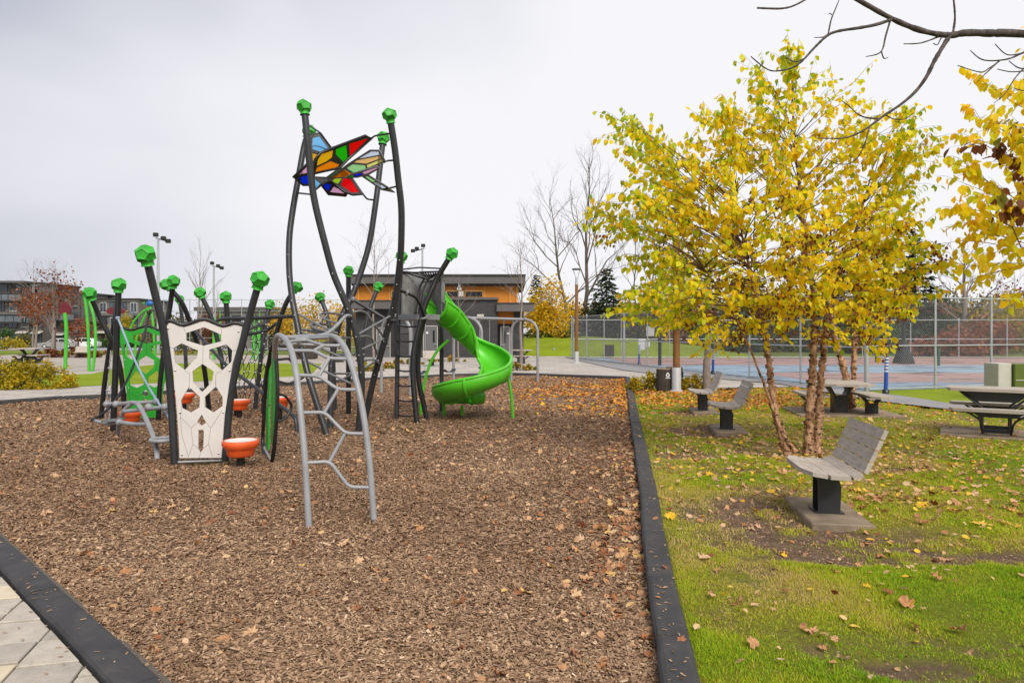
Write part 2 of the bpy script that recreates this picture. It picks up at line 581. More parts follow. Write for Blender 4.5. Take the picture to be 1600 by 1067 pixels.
def m_chips():
    t = NT('wood_chip_ground'); v = t.geo((1, 1, 0))
    a = t.voro(t.geo((1, 1.0, 0)), 60, 'F1', 'Color')
    g = t.n.new('ShaderNodeSeparateColor'); t.lk(a, g.inputs[0])
    c = t.ramp(g.outputs[0], [(0, (.075, .043, .025)), (.40, (.18, .107, .063)), (.75, (.285, .175, .107)), (1, (.41, .27, .17))])
    big = t.noise(v, .6, 5, .6)
    c = t.mix(t.ramp(big, [(.35, (0, 0, 0)), (.7, (.45, .45, .45))]), c, (.27, .165, .108))
    t.col(c).set(.9, 0, .15)
    t.bump(t.voro(v, 46, 'F1', 'Distance'), .8, .02)
    return t.m
M['chips'] = m_chips()
def m_chip():
    t = NT('wood_chip')
    c = t.ramp(t.attr('rnd'), [(0, (.078, .043, .024)), (.20, (.175, .102, .059)), (.50, (.285, .175, .105)), (.80, (.405, .265, .163)), (.95, (.56, .395, .25)), (1, (.67, .50, .35))])
    t.col(c).set(.85, 0, .2)
    return t.m
M['chip'] = m_chip()
def m_lawn():
    t = NT('lawn_soil'); v = t.geo((1, 1, 0))
    soil = t.ramp(t.noise(v, 6, 7, .7), [(.25, (.115, .073, .048)), (.55, (.22, .150, .103)), (.8, (.34, .25, .18))])
    gr = t.ramp(t.noise(v, 24, 6, .75), [(.25, (.17, .17, .025)), (.55, (.33, .32, .05)), (.85, (.46, .40, .12))])
    gr2 = t.ramp(t.noise(v, .45, 4), [(.35, (.72, .85, .6)), (.7, (1.15, 1.0, 1.0))])
    gr = t.mix(1.0, gr, gr2, 'MULTIPLY')
    c = t.mix(t.attr('soil'), gr, soil)
    t.col(c).set(.95, 0, .1); t.bump(t.noise(v, 22, 8, .8), 1.0, .05)
    return t.m
M['lawn'] = m_lawn()
def m_grassfar():
    t = NT('far_grass'); v = t.geo((1, 1, 0))
    gr = t.ramp(t.noise(v, 9, 6, .75), [(.25, (.14, .20, .010)), (.55, (.26, .34, .018)), (.85, (.40, .44, .05))])
    lf = t.voro(v, 7, 'F1', 'Distance')
    big = t.ramp(t.noise(v, .5, 6, .7), [(.3, (.62, .66, .6)), (.7, (1.02, .98, 1.0))])
    gr = t.mix(1.0, gr, big, 'MULTIPLY')
    c = t.mix(t.ramp(lf, [(.12, (.6, .6, .6)), (.18, (0, 0, 0))]), gr, (.42, .27, .08))
    t.col(c).set(.95, 0, .1); t.bump(t.noise(v, 30, 4), .6, .03)
    return t.m
M['grassfar'] = m_grassfar()
def m_ground():
    t = NT('park_ground'); v = t.geo((1, 1, 0))
    c = t.ramp(t.noise(v, .25, 6, .7), [(.3, (.075, .10, .018)), (.55, (.14, .17, .03)), (.8, (.16, .12, .07))])
    t.col(c).set(.95, 0, .1)
    return t.m
M['ground'] = m_ground()
M['grassblade'] = leafmat('grass_blade', [(0, (.16, .33, .010)), (.28, (.33, .51, .014)), (.52, (.50, .56, .024)), (.72, (.60, .54, .05)), (.88, (.60, .46, .13)), (1, (.66, .50, .24))], .45, .55, .1)
def m_asphalt():
    t = NT('asphalt'); v = t.geo((1, 1, 0))
    c = t.ramp(t.noise(v, 1.3, 6, .65), [(.3, (.215, .208, .215)), (.7, (.31, .30, .305))])
    t.col(c).set(.85, 0, .25); t.bump(t.noise(v, 120, 3), .4, .004)
    return t.m
M['asphalt'] = m_asphalt()
def m_plaza(name, rot, a, b, mort, sc=1.0):
    t = NT(name)
    br = t.n.new('ShaderNodeTexBrick')
    br.inputs['Color1'].default_value = (*a, 1); br.inputs['Color2'].default_value = (*b, 1); br.inputs['Mortar'].default_value = (*mort, 1)
    br.inputs['Scale'].default_value = sc; br.inputs['Mortar Size'].default_value = .014
    br.inputs['Brick Width'].default_value = .9; br.inputs['Row Height'].default_value = .45
    g = t.n.new('ShaderNodeNewGeometry'); mp_ = t.n.new('ShaderNodeMapping'); mp_.inputs['Rotation'].default_value = (0, 0, rot)
    t.lk(g.outputs['Position'], mp_.inputs['Vector']); t.lk(mp_.outputs[0], br.inputs['Vector'])
    w = t.ramp(t.noise(t.geo((1, 1, 0)), .9, 6, .65), [(.3, (.78, .78, .80)), (.7, (1.1, 1.08, 1.05))])
    t.col(t.mix(1.0, br.outputs['Color'], w, 'MULTIPLY')).set(.8, 0, .25)
    t.bump(br.outputs['Fac'], -.4, .01)
    return t.m
M['plaza'] = m_plaza('plaza_pavers', R(-15), (.50, .455, .40), (.40, .37, .345), (.20, .18, .16))
M['splash'] = painted('splash_pad_concrete', (.36, .315, .27), .8, .18, .35, bump=.1)
M['street'] = painted('street_asphalt', (.28, .28, .29), .85, .12, .4)
def m_paver(name, lo, hi):
    t = NT(name); v = t.geo()
    c = t.ramp(t.noise(v, 9, 7, .7), [(.25, lo), (.75, hi)])
    sp = t.ramp(t.noise(v, 130, 3, .7), [(.58, (0, 0, 0)), (.72, (.6, .6, .6))])
    c = t.mix(sp, c, tuple(x * .45 for x in lo))
    t.col(c).set(.9, 0, .2); t.bump(t.noise(v, 110, 5, .7), .5, .004)
    return t.m
M['paver_grey'] = m_paver('grey_paver', (.34, .305, .255), (.53, .48, .41))
M['paver_dark'] = m_paver('dark_grey_paver', (.29, .262, .225), (.46, .415, .355))
M['paver_cream'] = m_paver('cream_paver', (.50, .42, .305), (.66, .57, .43))
def m_court():
    t = NT('court_paint'); g = t.geo((1, 1, 0))
    sp = t.n.new('ShaderNodeSeparateXYZ'); t.lk(g, sp.inputs[0])
    # coloured paint fields: blue borders and red-brown playing areas with a wet patch
    x, y = sp.outputs['X'], sp.outputs['Y']
    def band(v, a, b):
        return t.math('MULTIPLY', t.math('GREATER_THAN', v, a), t.math('LESS_THAN', v, b))
    b1 = t.math('MULTIPLY', band(y, 22.0, 27.2), band(x, 9.8, 30))
    b2 = t.math('MULTIPLY', band(y, 33.5, 47), band(x, 6, 34))
    both = t.math('MAXIMUM', b1, b2)
    f = t.noise(g, .5, 5)
    blue = t.ramp(f, [(.3, (.20, .31, .42)), (.7, (.29, .40, .50))])
    red = t.ramp(f, [(.3, (.33, .185, .165)), (.7, (.42, .26, .23))])
    c = t.mix(both, blue, red)
    t.col(c).set(.35, 0, .5)
    wet = t.ramp(t.noise(t.geo((.35, 1.6, 0)), .8, 4), [(.50, (.7, .7, .7)), (.62, (.12, .12, .12))])
    t.lk(wet, t.b.inputs['Roughness'])
    t.lk(t.mix(t.ramp(t.noise(t.geo((.35, 1.6, 0)), .8, 4), [(.52, (0, 0, 0)), (.62, (.75, .75, .75))]), c, t.mix(1.0, c, (.42, .36, .36), 'MULTIPLY')), t.b.inputs['Base Color'])
    return t.m
M['court'] = m_court()

def m_birch():
    t = NT('river_birch_bark'); v = t.coord('Object', (1, 1, .45))
    a = t.noise(v, 16, 6, .7, .6)
    c = t.ramp(a, [(.34, (.07, .036, .024)), (.44, (.34, .18, .095)), (.60, (.56, .35, .21)), (.80, (.68, .52, .38))])
    b = t.noise(t.coord('Object', (1, 1, 2.8)), 10, 5, .65)
    c = t.mix(t.ramp(b, [(.55, (0, 0, 0)), (.60, (1, 1, 1))]), c, (.03, .020, .016))
    t.col(c).set(.85, 0, .2); t.bump(a, .8, .012)
    return t.m
M['birch'] = m_birch()
def m_bark(name, lo, hi):
    t = NT(name); v = t.coord('Object', (1, 1, .35))
    a = t.noise(v, 20, 6, .7)
    t.col(t.ramp(a, [(.3, lo), (.7, hi)])).set(.9, 0, .2); t.bump(a, .6, .01)
    return t.m
M['bark'] = m_bark('grey_brown_bark', (.065, .05, .042), (.19, .155, .135))
M['bark_pale'] = m_bark('pale_twig_bark', (.16, .13, .115), (.33, .28, .25))
M['bark_dark'] = m_bark('dark_branch_bark', (.025, .020, .020), (.15, .125, .115))
M['twig'] = m_bark('twig_bark', (.085, .048, .032), (.20, .125, .09))
LF = {}
LF['birch'] = leafmat('birch_leaf', [(0, (.17, .06, .020)), (.055, (.24, .085, .022)), (.07, (.28, .43, .015)), (.22, (.50, .60, .018)), (.40, (.86, .80, .018)), (.58, (.98, .79, .016)), (.85, (.98, .70, .012)), (1, (.96, .58, .010))], .55, .45, .06)
LF['birch_dead'] = leafmat('dry_birch_leaf', [(0, (.12, .040, .014)), (.6, (.26, .095, .028)), (1, (.36, .15, .05))], .2)
LF['yellow'] = leafmat('yellow_foliage', [(0, (.24, .21, .015)), (.3, (.60, .38, .012)), (1, (.90, .58, .02))], .4)
LF['russet'] = leafmat('russet_foliage', [(0, (.10, .028, .012)), (.6, (.27, .08, .026)), (1, (.40, .15, .05))], .25)
LF['olive'] = leafmat('olive_foliage', [(0, (.035, .045, .012)), (.5, (.10, .10, .022)), (.85, (.22, .15, .03)), (1, (.34, .22, .04))], .25)
LF['dark'] = leafmat('evergreen_needles', [(0, (.012, .028, .014)), (.6, (.035, .062, .028)), (1, (.075, .10, .045))], .1)
LF['hedge'] = leafmat('hedge_green', [(0, (.02, .06, .008)), (1, (.07, .15, .02))], .2)
LF['gold'] = leafmat('gold_shrub', [(0, (.13, .12, .008)), (.3, (.32, .27, .012)), (.75, (.62, .46, .02)), (1, (.56, .28, .025))], .4)
LF['redbush'] = leafmat('red_autumn_foliage', [(0, (.12, .05, .02)), (.5, (.30, .075, .03)), (1, (.42, .16, .06))], .25)
LF['bedplants'] = leafmat('bed_plants', [(0, (.14, .18, .03)), (.5, (.40, .34, .05)), (.8, (.45, .16, .05)), (1, (.30, .05, .03))], .25)
LF['litter'] = leafmat('fallen_leaf', [(0, (.20, .055, .030)), (.10, (.33, .13, .06)), (.30, (.50, .25, .115)), (.50, (.62, .38, .20)), (.66, (.66, .46, .29)), (.78, (.74, .47, .07)), (.88, (.80, .50, .03)), (.92, (.78, .34, .04)), (1, (.70, .22, .03))], .15, .7)
# ================================================================== SETTING
KA = R(-8.96)                                     # direction of the straight kerb (clockwise from +Y)
KD = Vector((math.sin(-KA), math.cos(-KA), 0))    # along the kerb, away from the camera
def kx(y): return .684 + (y - 3.12) * .158        # inner edge of the right-hand kerb
BED = [(kx(1.0), 1.0), (kx(6.1), 6.1), (kx(12), 12), (kx(18), 18), (4.05, 24.4), (.98, 26.3), (0, 26.8), (-2.43, 25.9), (-4.54, 24.2), (-7.4, 20.85), (-10.1, 17.6), (-11.1, 16.9),
       (-11.85, 15.8), (-12.2, 14.4), (-11.2, 12.2), (-4.0, 5.33), (-1.609, 3.12), (-.35, 1.95), (0.1, 1.2)]

# ---- the great ground sheet, dipping towards the street far on the left
def ground_z(x, y):
    t = np.clip((y - 50) / 40, 0, 1) * np.clip((-x - 8) / 18, 0, 1)
    return -.10 - .50 * t * t * (3 - 2 * t)
gx = np.concatenate([np.linspace(-700, -90, 8), np.linspace(-80, 60, 57), np.linspace(70, 700, 8)])
gy = np.concatenate([np.linspace(-60, 0, 4), np.linspace(4, 130, 50), np.linspace(150, 1500, 9)])
xx, yy = np.meshgrid(gx, gy)
gv = np.stack([xx, yy, ground_z(xx, yy)], -1).reshape(-1, 3)
nx_, ny_ = len(gx), len(gy)
ii = (np.arange(ny_ - 1)[:, None] * nx_ + np.arange(nx_ - 1)[None]).ravel()
gf = np.stack([ii, ii + 1, ii + nx_ + 1, ii + nx_], -1)
# leave the play bed and the near lawn open: they have sheets of their own just above
tag(np_mesh('ground', gv, gf, M['ground'], smooth=True), kind='structure')

def sheet(name, poly, z, m, kind='structure'):
    mb = MB()
    t = tessellate_polygon([[Vector((p[0], p[1], 0)) for p in poly]])
    zf = z if callable(z) else (lambda x, y: z)
    mb.add([(p[0], p[1], zf(p[0], p[1])) for p in poly], [tuple(q) for q in t])
    return tag(mb.build(name, m), kind=kind)

# ---- wood chip bed, gently uneven
HEAP = [GC(*p) for p in ((273, 727), (351, 722), (483, 829), (585, 819), (376, 728), (560, 675), (511, 678), (652, 663), (668, 657), (619, 656), (245, 717), (176, 675), (247, 658), (464, 677), (801, 654), (694, 652))]
def heaps(x, y):
    h = 0
    for p in HEAP: h = h + .035 * np.exp(-((x - p.x) ** 2 + (y - p.y) ** 2) / .012) - .018 * np.exp(-((x - p.x) ** 2 + (y - p.y - .1) ** 2) / .12)
    return h
def chip_z(x, y): return heaps(x, y) + CZ + (fbm(x * .9, y * .9, 3, 4) - .5) * .085 - .035 * np.exp(-(((x + .9) / .8) ** 2 + ((y - 12.3) / .7) ** 2))
st = .12
xs = np.arange(-12.6, 4.6, st); ys = np.arange(.8, 27.2, st)
xx, yy = np.meshgrid(xs, ys)
zz = chip_z(xx, yy)
nx_, ny_ = len(xs), len(ys)
ii = (np.arange(ny_ - 1)[:, None] * nx_ + np.arange(nx_ - 1)[None]).ravel()
cf = np.stack([ii, ii + 1, ii + nx_ + 1, ii + nx_], -1)
cxm = xx.ravel()[ii] + st / 2; cym = yy.ravel()[ii] + st / 2
grown = []
cen = np.array(BED).mean(0)
for i, p in enumerate(BED):
    a = np.array(BED[i - 1]); b = np.array(BED[(i + 1) % len(BED)])
    t = b - a; t = t / np.linalg.norm(t); nrm = np.array((t[1], -t[0]))
    grown.append(tuple(np.array(p) + nrm * .09))
keep = in_poly(cxm, cym, grown)
tag(np_mesh('wood_chip_bed', np.stack([xx.ravel(), yy.ravel(), zz.ravel()], -1), cf[keep], M['chips'], smooth=True), kind='structure')

# ---- kerb of black rubber blocks round the bed
kerb = bpy.data.objects.new('kerb', None); C.objects.link(kerb); tag(kerb, kind='structure')
def kerb_block(a, b, dz):
    a, b = Vector((*a, 0)), Vector((*b, 0))
    d = (b - a).normalized(); n = Vector((d.y, -d.x, 0))
    L = (b - a).length
    mb = MB()
    W = .175
    a = a + n * random.uniform(-.007, .007); bow = random.uniform(-.008, .008); dz += random.uniform(-.003, .003)
    prof = [(0, -.22), (0, .012), (.012, .028), (.03, .034), (W - .03, .034), (W - .01, .026), (W, .008), (W, -.22)]
    vs, fs = [], []
    N = max(2, int(L / .25))
    for i in range(N + 1):
        s = .006 + (L - .012) * i / N
        for k, (u, z) in enumerate(prof):
            j = (random.random() - .5) * .006
            vs.append(a + d * s + n * (u + j + bow * math.sin(math.pi * s / L)) + Vector((0, 0, z + dz + (random.random() - .5) * .004)))
    m = len(prof)
    for i in range(N):
        for k in range(m - 1):
            fs.append((i * m + k, i * m + k + 1, (i + 1) * m + k + 1, (i + 1) * m + k))
    fs += [tuple(range(m)), tuple(reversed(range(N * m, N * m + m)))]
    mb.add(vs, fs)
    mb.build('kerb_block', M['rubber'], kerb)
cnt = 0
for i in range(len(BED)):
    a, b = Vector(BED[i]), Vector(BED[(i + 1) % len(BED)])
    L = (b - a).length
    if b.y < 1.4 and a.y < 2.2: continue
    # blocks about 2.1 m long, laid end to end along each run
    n = max(1, round(L / 2.1))
    for k in range(n):
        p = a.lerp(b, k / n); q = a.lerp(b, (k + 1) / n)
        kerb_block(p, q, .003 * (cnt % 2)); cnt += 1

# ---- near lawn on the right with worn soil patches
PATH_L = [(3.4, 45), (4.1, 34.8), (4.7, 28.9), (5.47, 26.3), (7.1, 23.6), (8.3, 21.0), (8.43, 15.95), (9.48, 12.6), (11.2, 9.5), (14.5, 6)]
PATH_R = [(18, 7.2), (12.8, 10.6), (10.2, 13.3), (9.8, 15.2), (9.75, 17.2), (9.35, 18.9), (7.45, 26.7), (5.8, 37.1), (3.9, 45)]
LAWN = [(kx(.6) + .09, .6), (kx(19.2) + .09, 19.2), (8.36, 20.2), (8.42, 15.95), (9.5, 12.6), (11.3, 9.5), (14.6, 6), (14.6, .6)]
BENCH = [(G(1291, 803), 6.0), (G(1135, 672), 11.2), (G(1098, 643), 13.9)]
SOIL = [  # centre x, y, half-axes along x, y
    (2.20, 6.05, .40, .75), (2.35, 5.35, .55, .45), (2.55, 4.95, .75, .22), (3.3, 4.85, .8, .16), (4.0, 4.75, .8, .14), (3.13, 11.15, .55, .75), (3.42, 13.75, .5, .5), (2.28, 2.95, .55, .24), (1.95, 3.25, .28, .12),
    (2.7, 8.0, .6, .5), (3.6, 9.3, .8, .7), (2.3, 9.2, .5, .6), (4.3, 8.2, .6, .5), (6.3, 13.3, .8, .5), (1.75, 5.6, .35, .9), (2.6, 7.2, .5, .5)]
def soil_at(x, y):
    s = np.zeros_like(x)
    for k, (cx_, cy_, ax, ay) in enumerate(SOIL):
        q = ((x - cx_) / ax) ** 2 + ((y - cy_) / ay) ** 2
        w = np.clip(1.5 - q, 0, 1)
        if k > 8: w = w * .5
        s = np.maximum(s, w)
    n = fbm(x * 2.6, y * 2.6, 11, 5)
    n2 = fbm(x * 9, y * 9, 12, 3)
    s = s * 1.05 + (n - .5) * 1.7 - .02 + (n2 - .5) * .9
    return np.clip(s * 1.05, 0, 1)
def lawn_z(x, y):
    return (fbm(x * 1.3, y * 1.3, 21, 4) - .5) * .045 - .035 * soil_at(x, y) - .006
st = .06
xs = np.arange(.2, 14.8, st); ys = np.arange(.5, 20.4, st)
xx, yy = np.meshgrid(xs, ys)
nx_, ny_ = len(xs), len(ys)
ii = (np.arange(ny_ - 1)[:, None] * nx_ + np.arange(nx_ - 1)[None]).ravel()
cf = np.stack([ii, ii + 1, ii + nx_ + 1, ii + nx_], -1)
keep = in_poly(xx.ravel()[ii] + st / 2, yy.ravel()[ii] + st / 2, LAWN)
sv = soil_at(xx.ravel(), yy.ravel())
tag(np_mesh('lawn', np.stack([xx.ravel(), yy.ravel(), lawn_z(xx.ravel(), yy.ravel())], -1), cf[keep], M['lawn'], smooth=True, extra={'soil': sv}), kind='structure')

# ---- paths, plaza, court, street
sheet('asphalt_path', PATH_L + PATH_R, .030, M['asphalt'])
kc = []
for i in (3, 4, 5, 6, 7, 8, 9, 10, 11, 12, 13):
    kc.append(grown[i])
sheet('paved_plaza', kc + [(-15.6, 14.4), (-16.5, 17.0), (-12.5, 20.6), (-10.4, 22.3), (-7.6, 25.5), (-8, 27.5), (-10.9, 39.7), (-12.5, 47), (3.7, 47)] + PATH_L[1:6] + [(8.36, 20.2), (kx(19.2) + .09, 19.2)], .006, M['plaza'])
sheet('splash_pad', [(-60, 19), (-17, 15), (-9, 27), (-9.8, 50), (-60, 50)], -.03, M['splash'])
LAWNL = [(-26, 12), (-16.5, 17), (-12.5, 20.6), (-10.4, 22.3), (-7.6, 25.5), (-8, 27.5), (-9.9, 35.5), (-18, 35.5), (-17.5, 30), (-16.3, 26.5), (-18.5, 25), (-26, 23)]
sheet('lawn', LAWNL, .012, M['grassfar'])
sheet('lawn', [(9.4, 18.8), (9.8, 17.2), (9.85, 15.2), (10.25, 13.3), (12.85, 10.6), (18, 7.2), (26, 12), (26, 24), (15.2, 20.2)], .008, M['grassfar'])
sheet('sports_court', [(9.6, 18.7), (15.2, 20.4), (44, 29), (44, 43.3), (3.75, 43.3), (3.75, 42.7)], .014, M['court'])
sheet('street', [(-130, 84), (-6, 84), (-6, 106), (-130, 106)], -.57, M['street'])
sheet('lawn', [(-70, 52), (-20, 52), (-24, 70), (-70, 70)], lambda x, y: float(ground_z(np.array(x), np.array(y))) + .02, M['grassfar'])
# grassy mound between the building and the court, running on behind the fence
mv, mf = [], []
for i in range(29):
    for j in range(15):
        u, v = i / 28 * 2 - 1, j / 14 * 2 - 1
        h = max(0, 1 - abs(u) ** 2.2) * max(0, 1 - v * v)
        mv.append((5 + u * 13 + math.sin(j) * .2, 56 + v * 10, -.11 + 1.35 * h + (.08 * math.sin(i * 1.3 + j) if h > 0 else 0)))
for i in range(28):
    for j in range(14):
        a = i * 15 + j
        mf.append((a, a + 15, a + 16, a + 1))
tag(np_mesh('grass_mound', np.array(mv), np.array(mf), M['grassfar'], smooth=True), kind='structure')

# ---- pavers beside the kerb in the near corner: each one its own block
pav = bpy.data.objects.new('paver_path', None); C.objects.link(pav); tag(pav, kind='structure')
mb = MB(); mb.add([(-9, .5, -.035), (.2, .5, -.035), (-.2, 1.9, -.035), (-1.55, 3.16, -.035), (-3.95, 5.37, -.035), (-11.2, 12.2, -.035), (-12.5, 14.4, -.035), (-16, 14.4, -.035)], [tuple(range(8))])
mb.build('joint_bed', painted('joint_sand', (.11, .09, .072), .95, .3, 30), pav)
U = Vector((.966, .258)); V = Vector((-.258, .966))
ka, kb = Vector(BED[16]), Vector(BED[15])
kd = (kb - ka).normalized(); kn = Vector((-kd.y, kd.x))          # outward (away from the chips)
off_a = ka + kn * .185; off_b = kb + kn * .185
pc = 0
for iu in range(-9, 1):
    u0 = -1.459 + iu * .316 + .316
    v = 2.0 + (.13 if iu % 2 else 0) + (.07 if iu % 3 == 0 else 0)
    while v < 6.5:
        L = random.choice((.245, .245, .30, .49))
        g = .007
        q = [(u0 + g, v + g), (u0 + .316 - g, v + g), (u0 + .316 - g, v + L - g), (u0 + g, v + L - g)]
        w = [(U.x * a + V.x * b, U.y * a + V.y * b) for a, b in q]
        v += L
        # keep the outer side of the kerb only
        test = (w[0][0] - off_a.x) * kn.x + (w[0][1] - off_a.y) * kn.y
        side = clip_half(w, (off_b.x, off_b.y), (off_a.x, off_a.y))
        t2 = clip_half(w, (off_a.x, off_a.y), (off_b.x, off_b.y))
        mid = lambda pl: sum((p[0] - off_a.x) * kn.x + (p[1] - off_a.y) * kn.y for p in pl) / max(1, len(pl))
        best = max((pl for pl in (side, t2) if len(pl) >= 3), key=mid, default=None)
        if best is None or mid(best) <= 0: continue
        cxq = sum(p[0] for p in best) / len(best); cyq = sum(p[1] for p in best) / len(best)
        if cxq < -.80 * cyq - .3 or cyq < 2.4: continue
        z = random.uniform(-.004, .004)
        mb = MB()
        n = len(best)
        ins = [(cxq + (p[0] - cxq) * .975, cyq + (p[1] - cyq) * .975) for p in best]
        vs = [(p[0], p[1], -.06) for p in best] + [(p[0], p[1], z - .005) for p in best] + [(p[0], p[1], z) for p in ins]
        fs = [tuple(range(2 * n, 3 * n))]
        for k in range(n):
            j = (k + 1) % n
            fs += [(k, j, n + j, n + k), (n + k, n + j, 2 * n + j, 2 * n + k)]
        mb.add(vs, fs)
        mb.build('paver', M[random.choices(('paver_grey', 'paver_cream', 'paver_dark'), (4, 4, 2))[0]], pav)
        pc += 1

# ================================================================== PARK BUILDING
BY = 44.0
def bp(x, y, Y=BY): return P(x, y, Y)
bld = thing('park_building', (-4.8, BY, 0), 'low dark brick park pavilion with cedar upper storey and wide flat grey roofs', 'building')
def wbox(name, x0, x1, y0, y1, front, depth, m, parent, lab=None, bev=0.0):
    """box given by its front face in photo columns and rows at depth front"""
    a, b = P(x0, y0, front), P(x1, y1, front)
    mb = MB(bld.location if parent is not None else (0, 0, 0))
    mb.box(((a.x + b.x) / 2, front + depth / 2, (a.z + b.z) / 2), (abs(b.x - a.x), depth, abs(a.z - b.z)), bev=bev)
    return mb.build(name, m, parent, lab)
wbox('upper_wall', 553, 809, 445, 500, 45.2, 7, M['clad'], bld, 'cedar clad upper wall')
wbox('brick_wall', 619, 777, 467, 559.5, 44.0, 1.0, M['brick_dark'], bld)
wbox('brick_wall', 556, 619.4, 481, 558.5, 44.7, .5, M['brick_dark'], bld)
wbox('brick_wall', 803, 818, 486, 557.5, 44.6, .6, M['brick_dark'], bld)
wbox('entrance_wall', 776, 804, 486, 506, 45.0, .15, M['clad'], bld)
wbox('parapet', 616, 778.5, 464.5, 468.2, 43.85, 1.2, M['fascia'], bld)
rf = wbox('roof', 546, 821, 430, 443, 44.5, 9, M['fascia'], bld, 'wide overhanging grey flat roof')
wbox('soffit', 549, 818, 443.2, 446.3, 44.75, 8, M['fascia_dark'], bld)
wbox('roof_edge', 545.5, 821.5, 428.4, 430.6, 44.4, 9.2, M['fascia_dark'], bld)
for (x0, x1, y0, y1, fr) in ((546, 618, 470, 482.5, 43.9), (776, 834.5, 474, 486.5, 43.7)):
    cpy = wbox('canopy', x0, x1, y0, y1, fr, 1.2, M['fascia'], bld)
    wbox('canopy_edge', x0 - .6, x1 + .6, y0 - 1.3, y0 + .3, fr - .06, 1.3, M['fascia_dark'], bld)
for (x0, x1) in ((559, 565.5), (608, 616)):
    wbox('cladding_trim', x0, x0 + 2, 446.6, 471, 45.12, .1, M['clad_light'], bld)
for x in (622, 756, 796, 806.5):
    wbox('cladding_trim', x, x + 2, 446.6, 465 if x < 770 else 474, 45.12, .1, M['clad_light'], bld)
for (x0, x1) in ((611, 626), (697, 724), (726, 755)):
    fr = wbox('window', x0, x1, 453.2, 464, 45.05, .14, M['clad_light'], bld)
    mb = MB(bld.location); a, b = P(x0 + 1.4, 455.6, 45.03), P(x1 - 1.4, 463.2, 45.03)
    mb.box(((a.x + b.x) / 2, 45.05, (a.z + b.z) / 2), (b.x - a.x, .05, a.z - b.z))
    mb.build('pane', M['glass_dark'], fr)
wbox('wall_lamp', 714, 721, 449, 453, 44.8, .25, M['white_paint'], bld)
wbox('vent_pipe', 715.5, 719.5, 442, 449, 44.7, .2, M['steel'], bld)
wbox('vent_box', 716.5, 724, 455, 463.5, 44.6, .3, M['beige'], bld)
def door(x0, x1, y0, y1, Y, side):
    d = wbox('door', x0, x1, y0, y1, Y, .12, M['door_grey'], bld)
    for (n, q, m) in (('door_frame', (x0 - 1, x0, y0 - 1.2, y1), M['beige']), ('door_frame', (x1, x1 + 1, y0 - 1.2, y1), M['beige']), ('door_frame', (x0 - 1, x1 + 1, y0 - 1.2, y0), M['beige'])):
        a, b = P(q[0], q[2], Y - .02), P(q[1], q[3], Y - .02)
        mb = MB(bld.location); mb.box(((a.x + b.x) / 2, Y + .03, (a.z + b.z) / 2), (abs(b.x - a.x), .1, abs(a.z - b.z))); mb.build(n, m, d)
    xs_ = x0 + (x1 - x0) * (.74 if side > 0 else .42)
    a, b = P(xs_ - 1.4, y0 + 6, Y - .015), P(xs_ + 1.6, y0 + 25, Y - .015)
    mb = MB(bld.location); mb.box(((a.x + b.x) / 2, Y, (a.z + b.z) / 2), (b.x - a.x, .03, a.z - b.z)); mb.build('glazing_slot', M['glass_dark'], d)
    a = P(x1 - 2.2 if side > 0 else x0 + 2.4, y0 + 28, Y - .07)
    mb = MB(bld.location); mb.box(a, (.13, .08, .05)); mb.build('handle', M['bolt'], d)
    a = P(x0 + (5.5 if side > 0 else 11), y0 + 10, Y - .04)
    mb = MB(bld.location); mb.box(a, (.14, .03, .14)); mb.build('door_plate', M['white_paint'], d)
door(662, 683, 510, 559, 43.97, 1)
wbox('side_light', 683.6, 688, 510, 559, 43.985, .1, M['glass_dark'], bld)
door(589, 609, 513, 559, 44.68, 1)
door(783, 795.5, 511, 556.5, 44.95, -1)
wbox('side_light', 777.5, 781.5, 511, 556.5, 44.96, .1, M['glass_dark'], bld)
wbox('entrance_back', 776, 804, 506, 557, 45.06, .1, M['brick_dark'], bld)
lv = wbox('louvre', 623.5, 640, 507, 521, 43.97, .06, M['door_grey'], bld)
for k in range(6):
    a, b = P(624.4, 508.5 + k * 2.1, 43.93), P(639, 509.6 + k * 2.1, 43.93)
    mb = MB(bld.location); mb.box(((a.x + b.x) / 2, 43.95, (a.z + b.z) / 2), (b.x - a.x, .06, .035)); mb.build('blade', M['fascia'], lv)
wbox('wall_sign', 745.5, 756, 491, 494.6, 43.97, .04, M['beige'], bld)
wbox('hose_cover', 770, 773.5, 537, 541, 43.95, .06, painted('pink_cover', (.45, .30, .28), .5), bld)

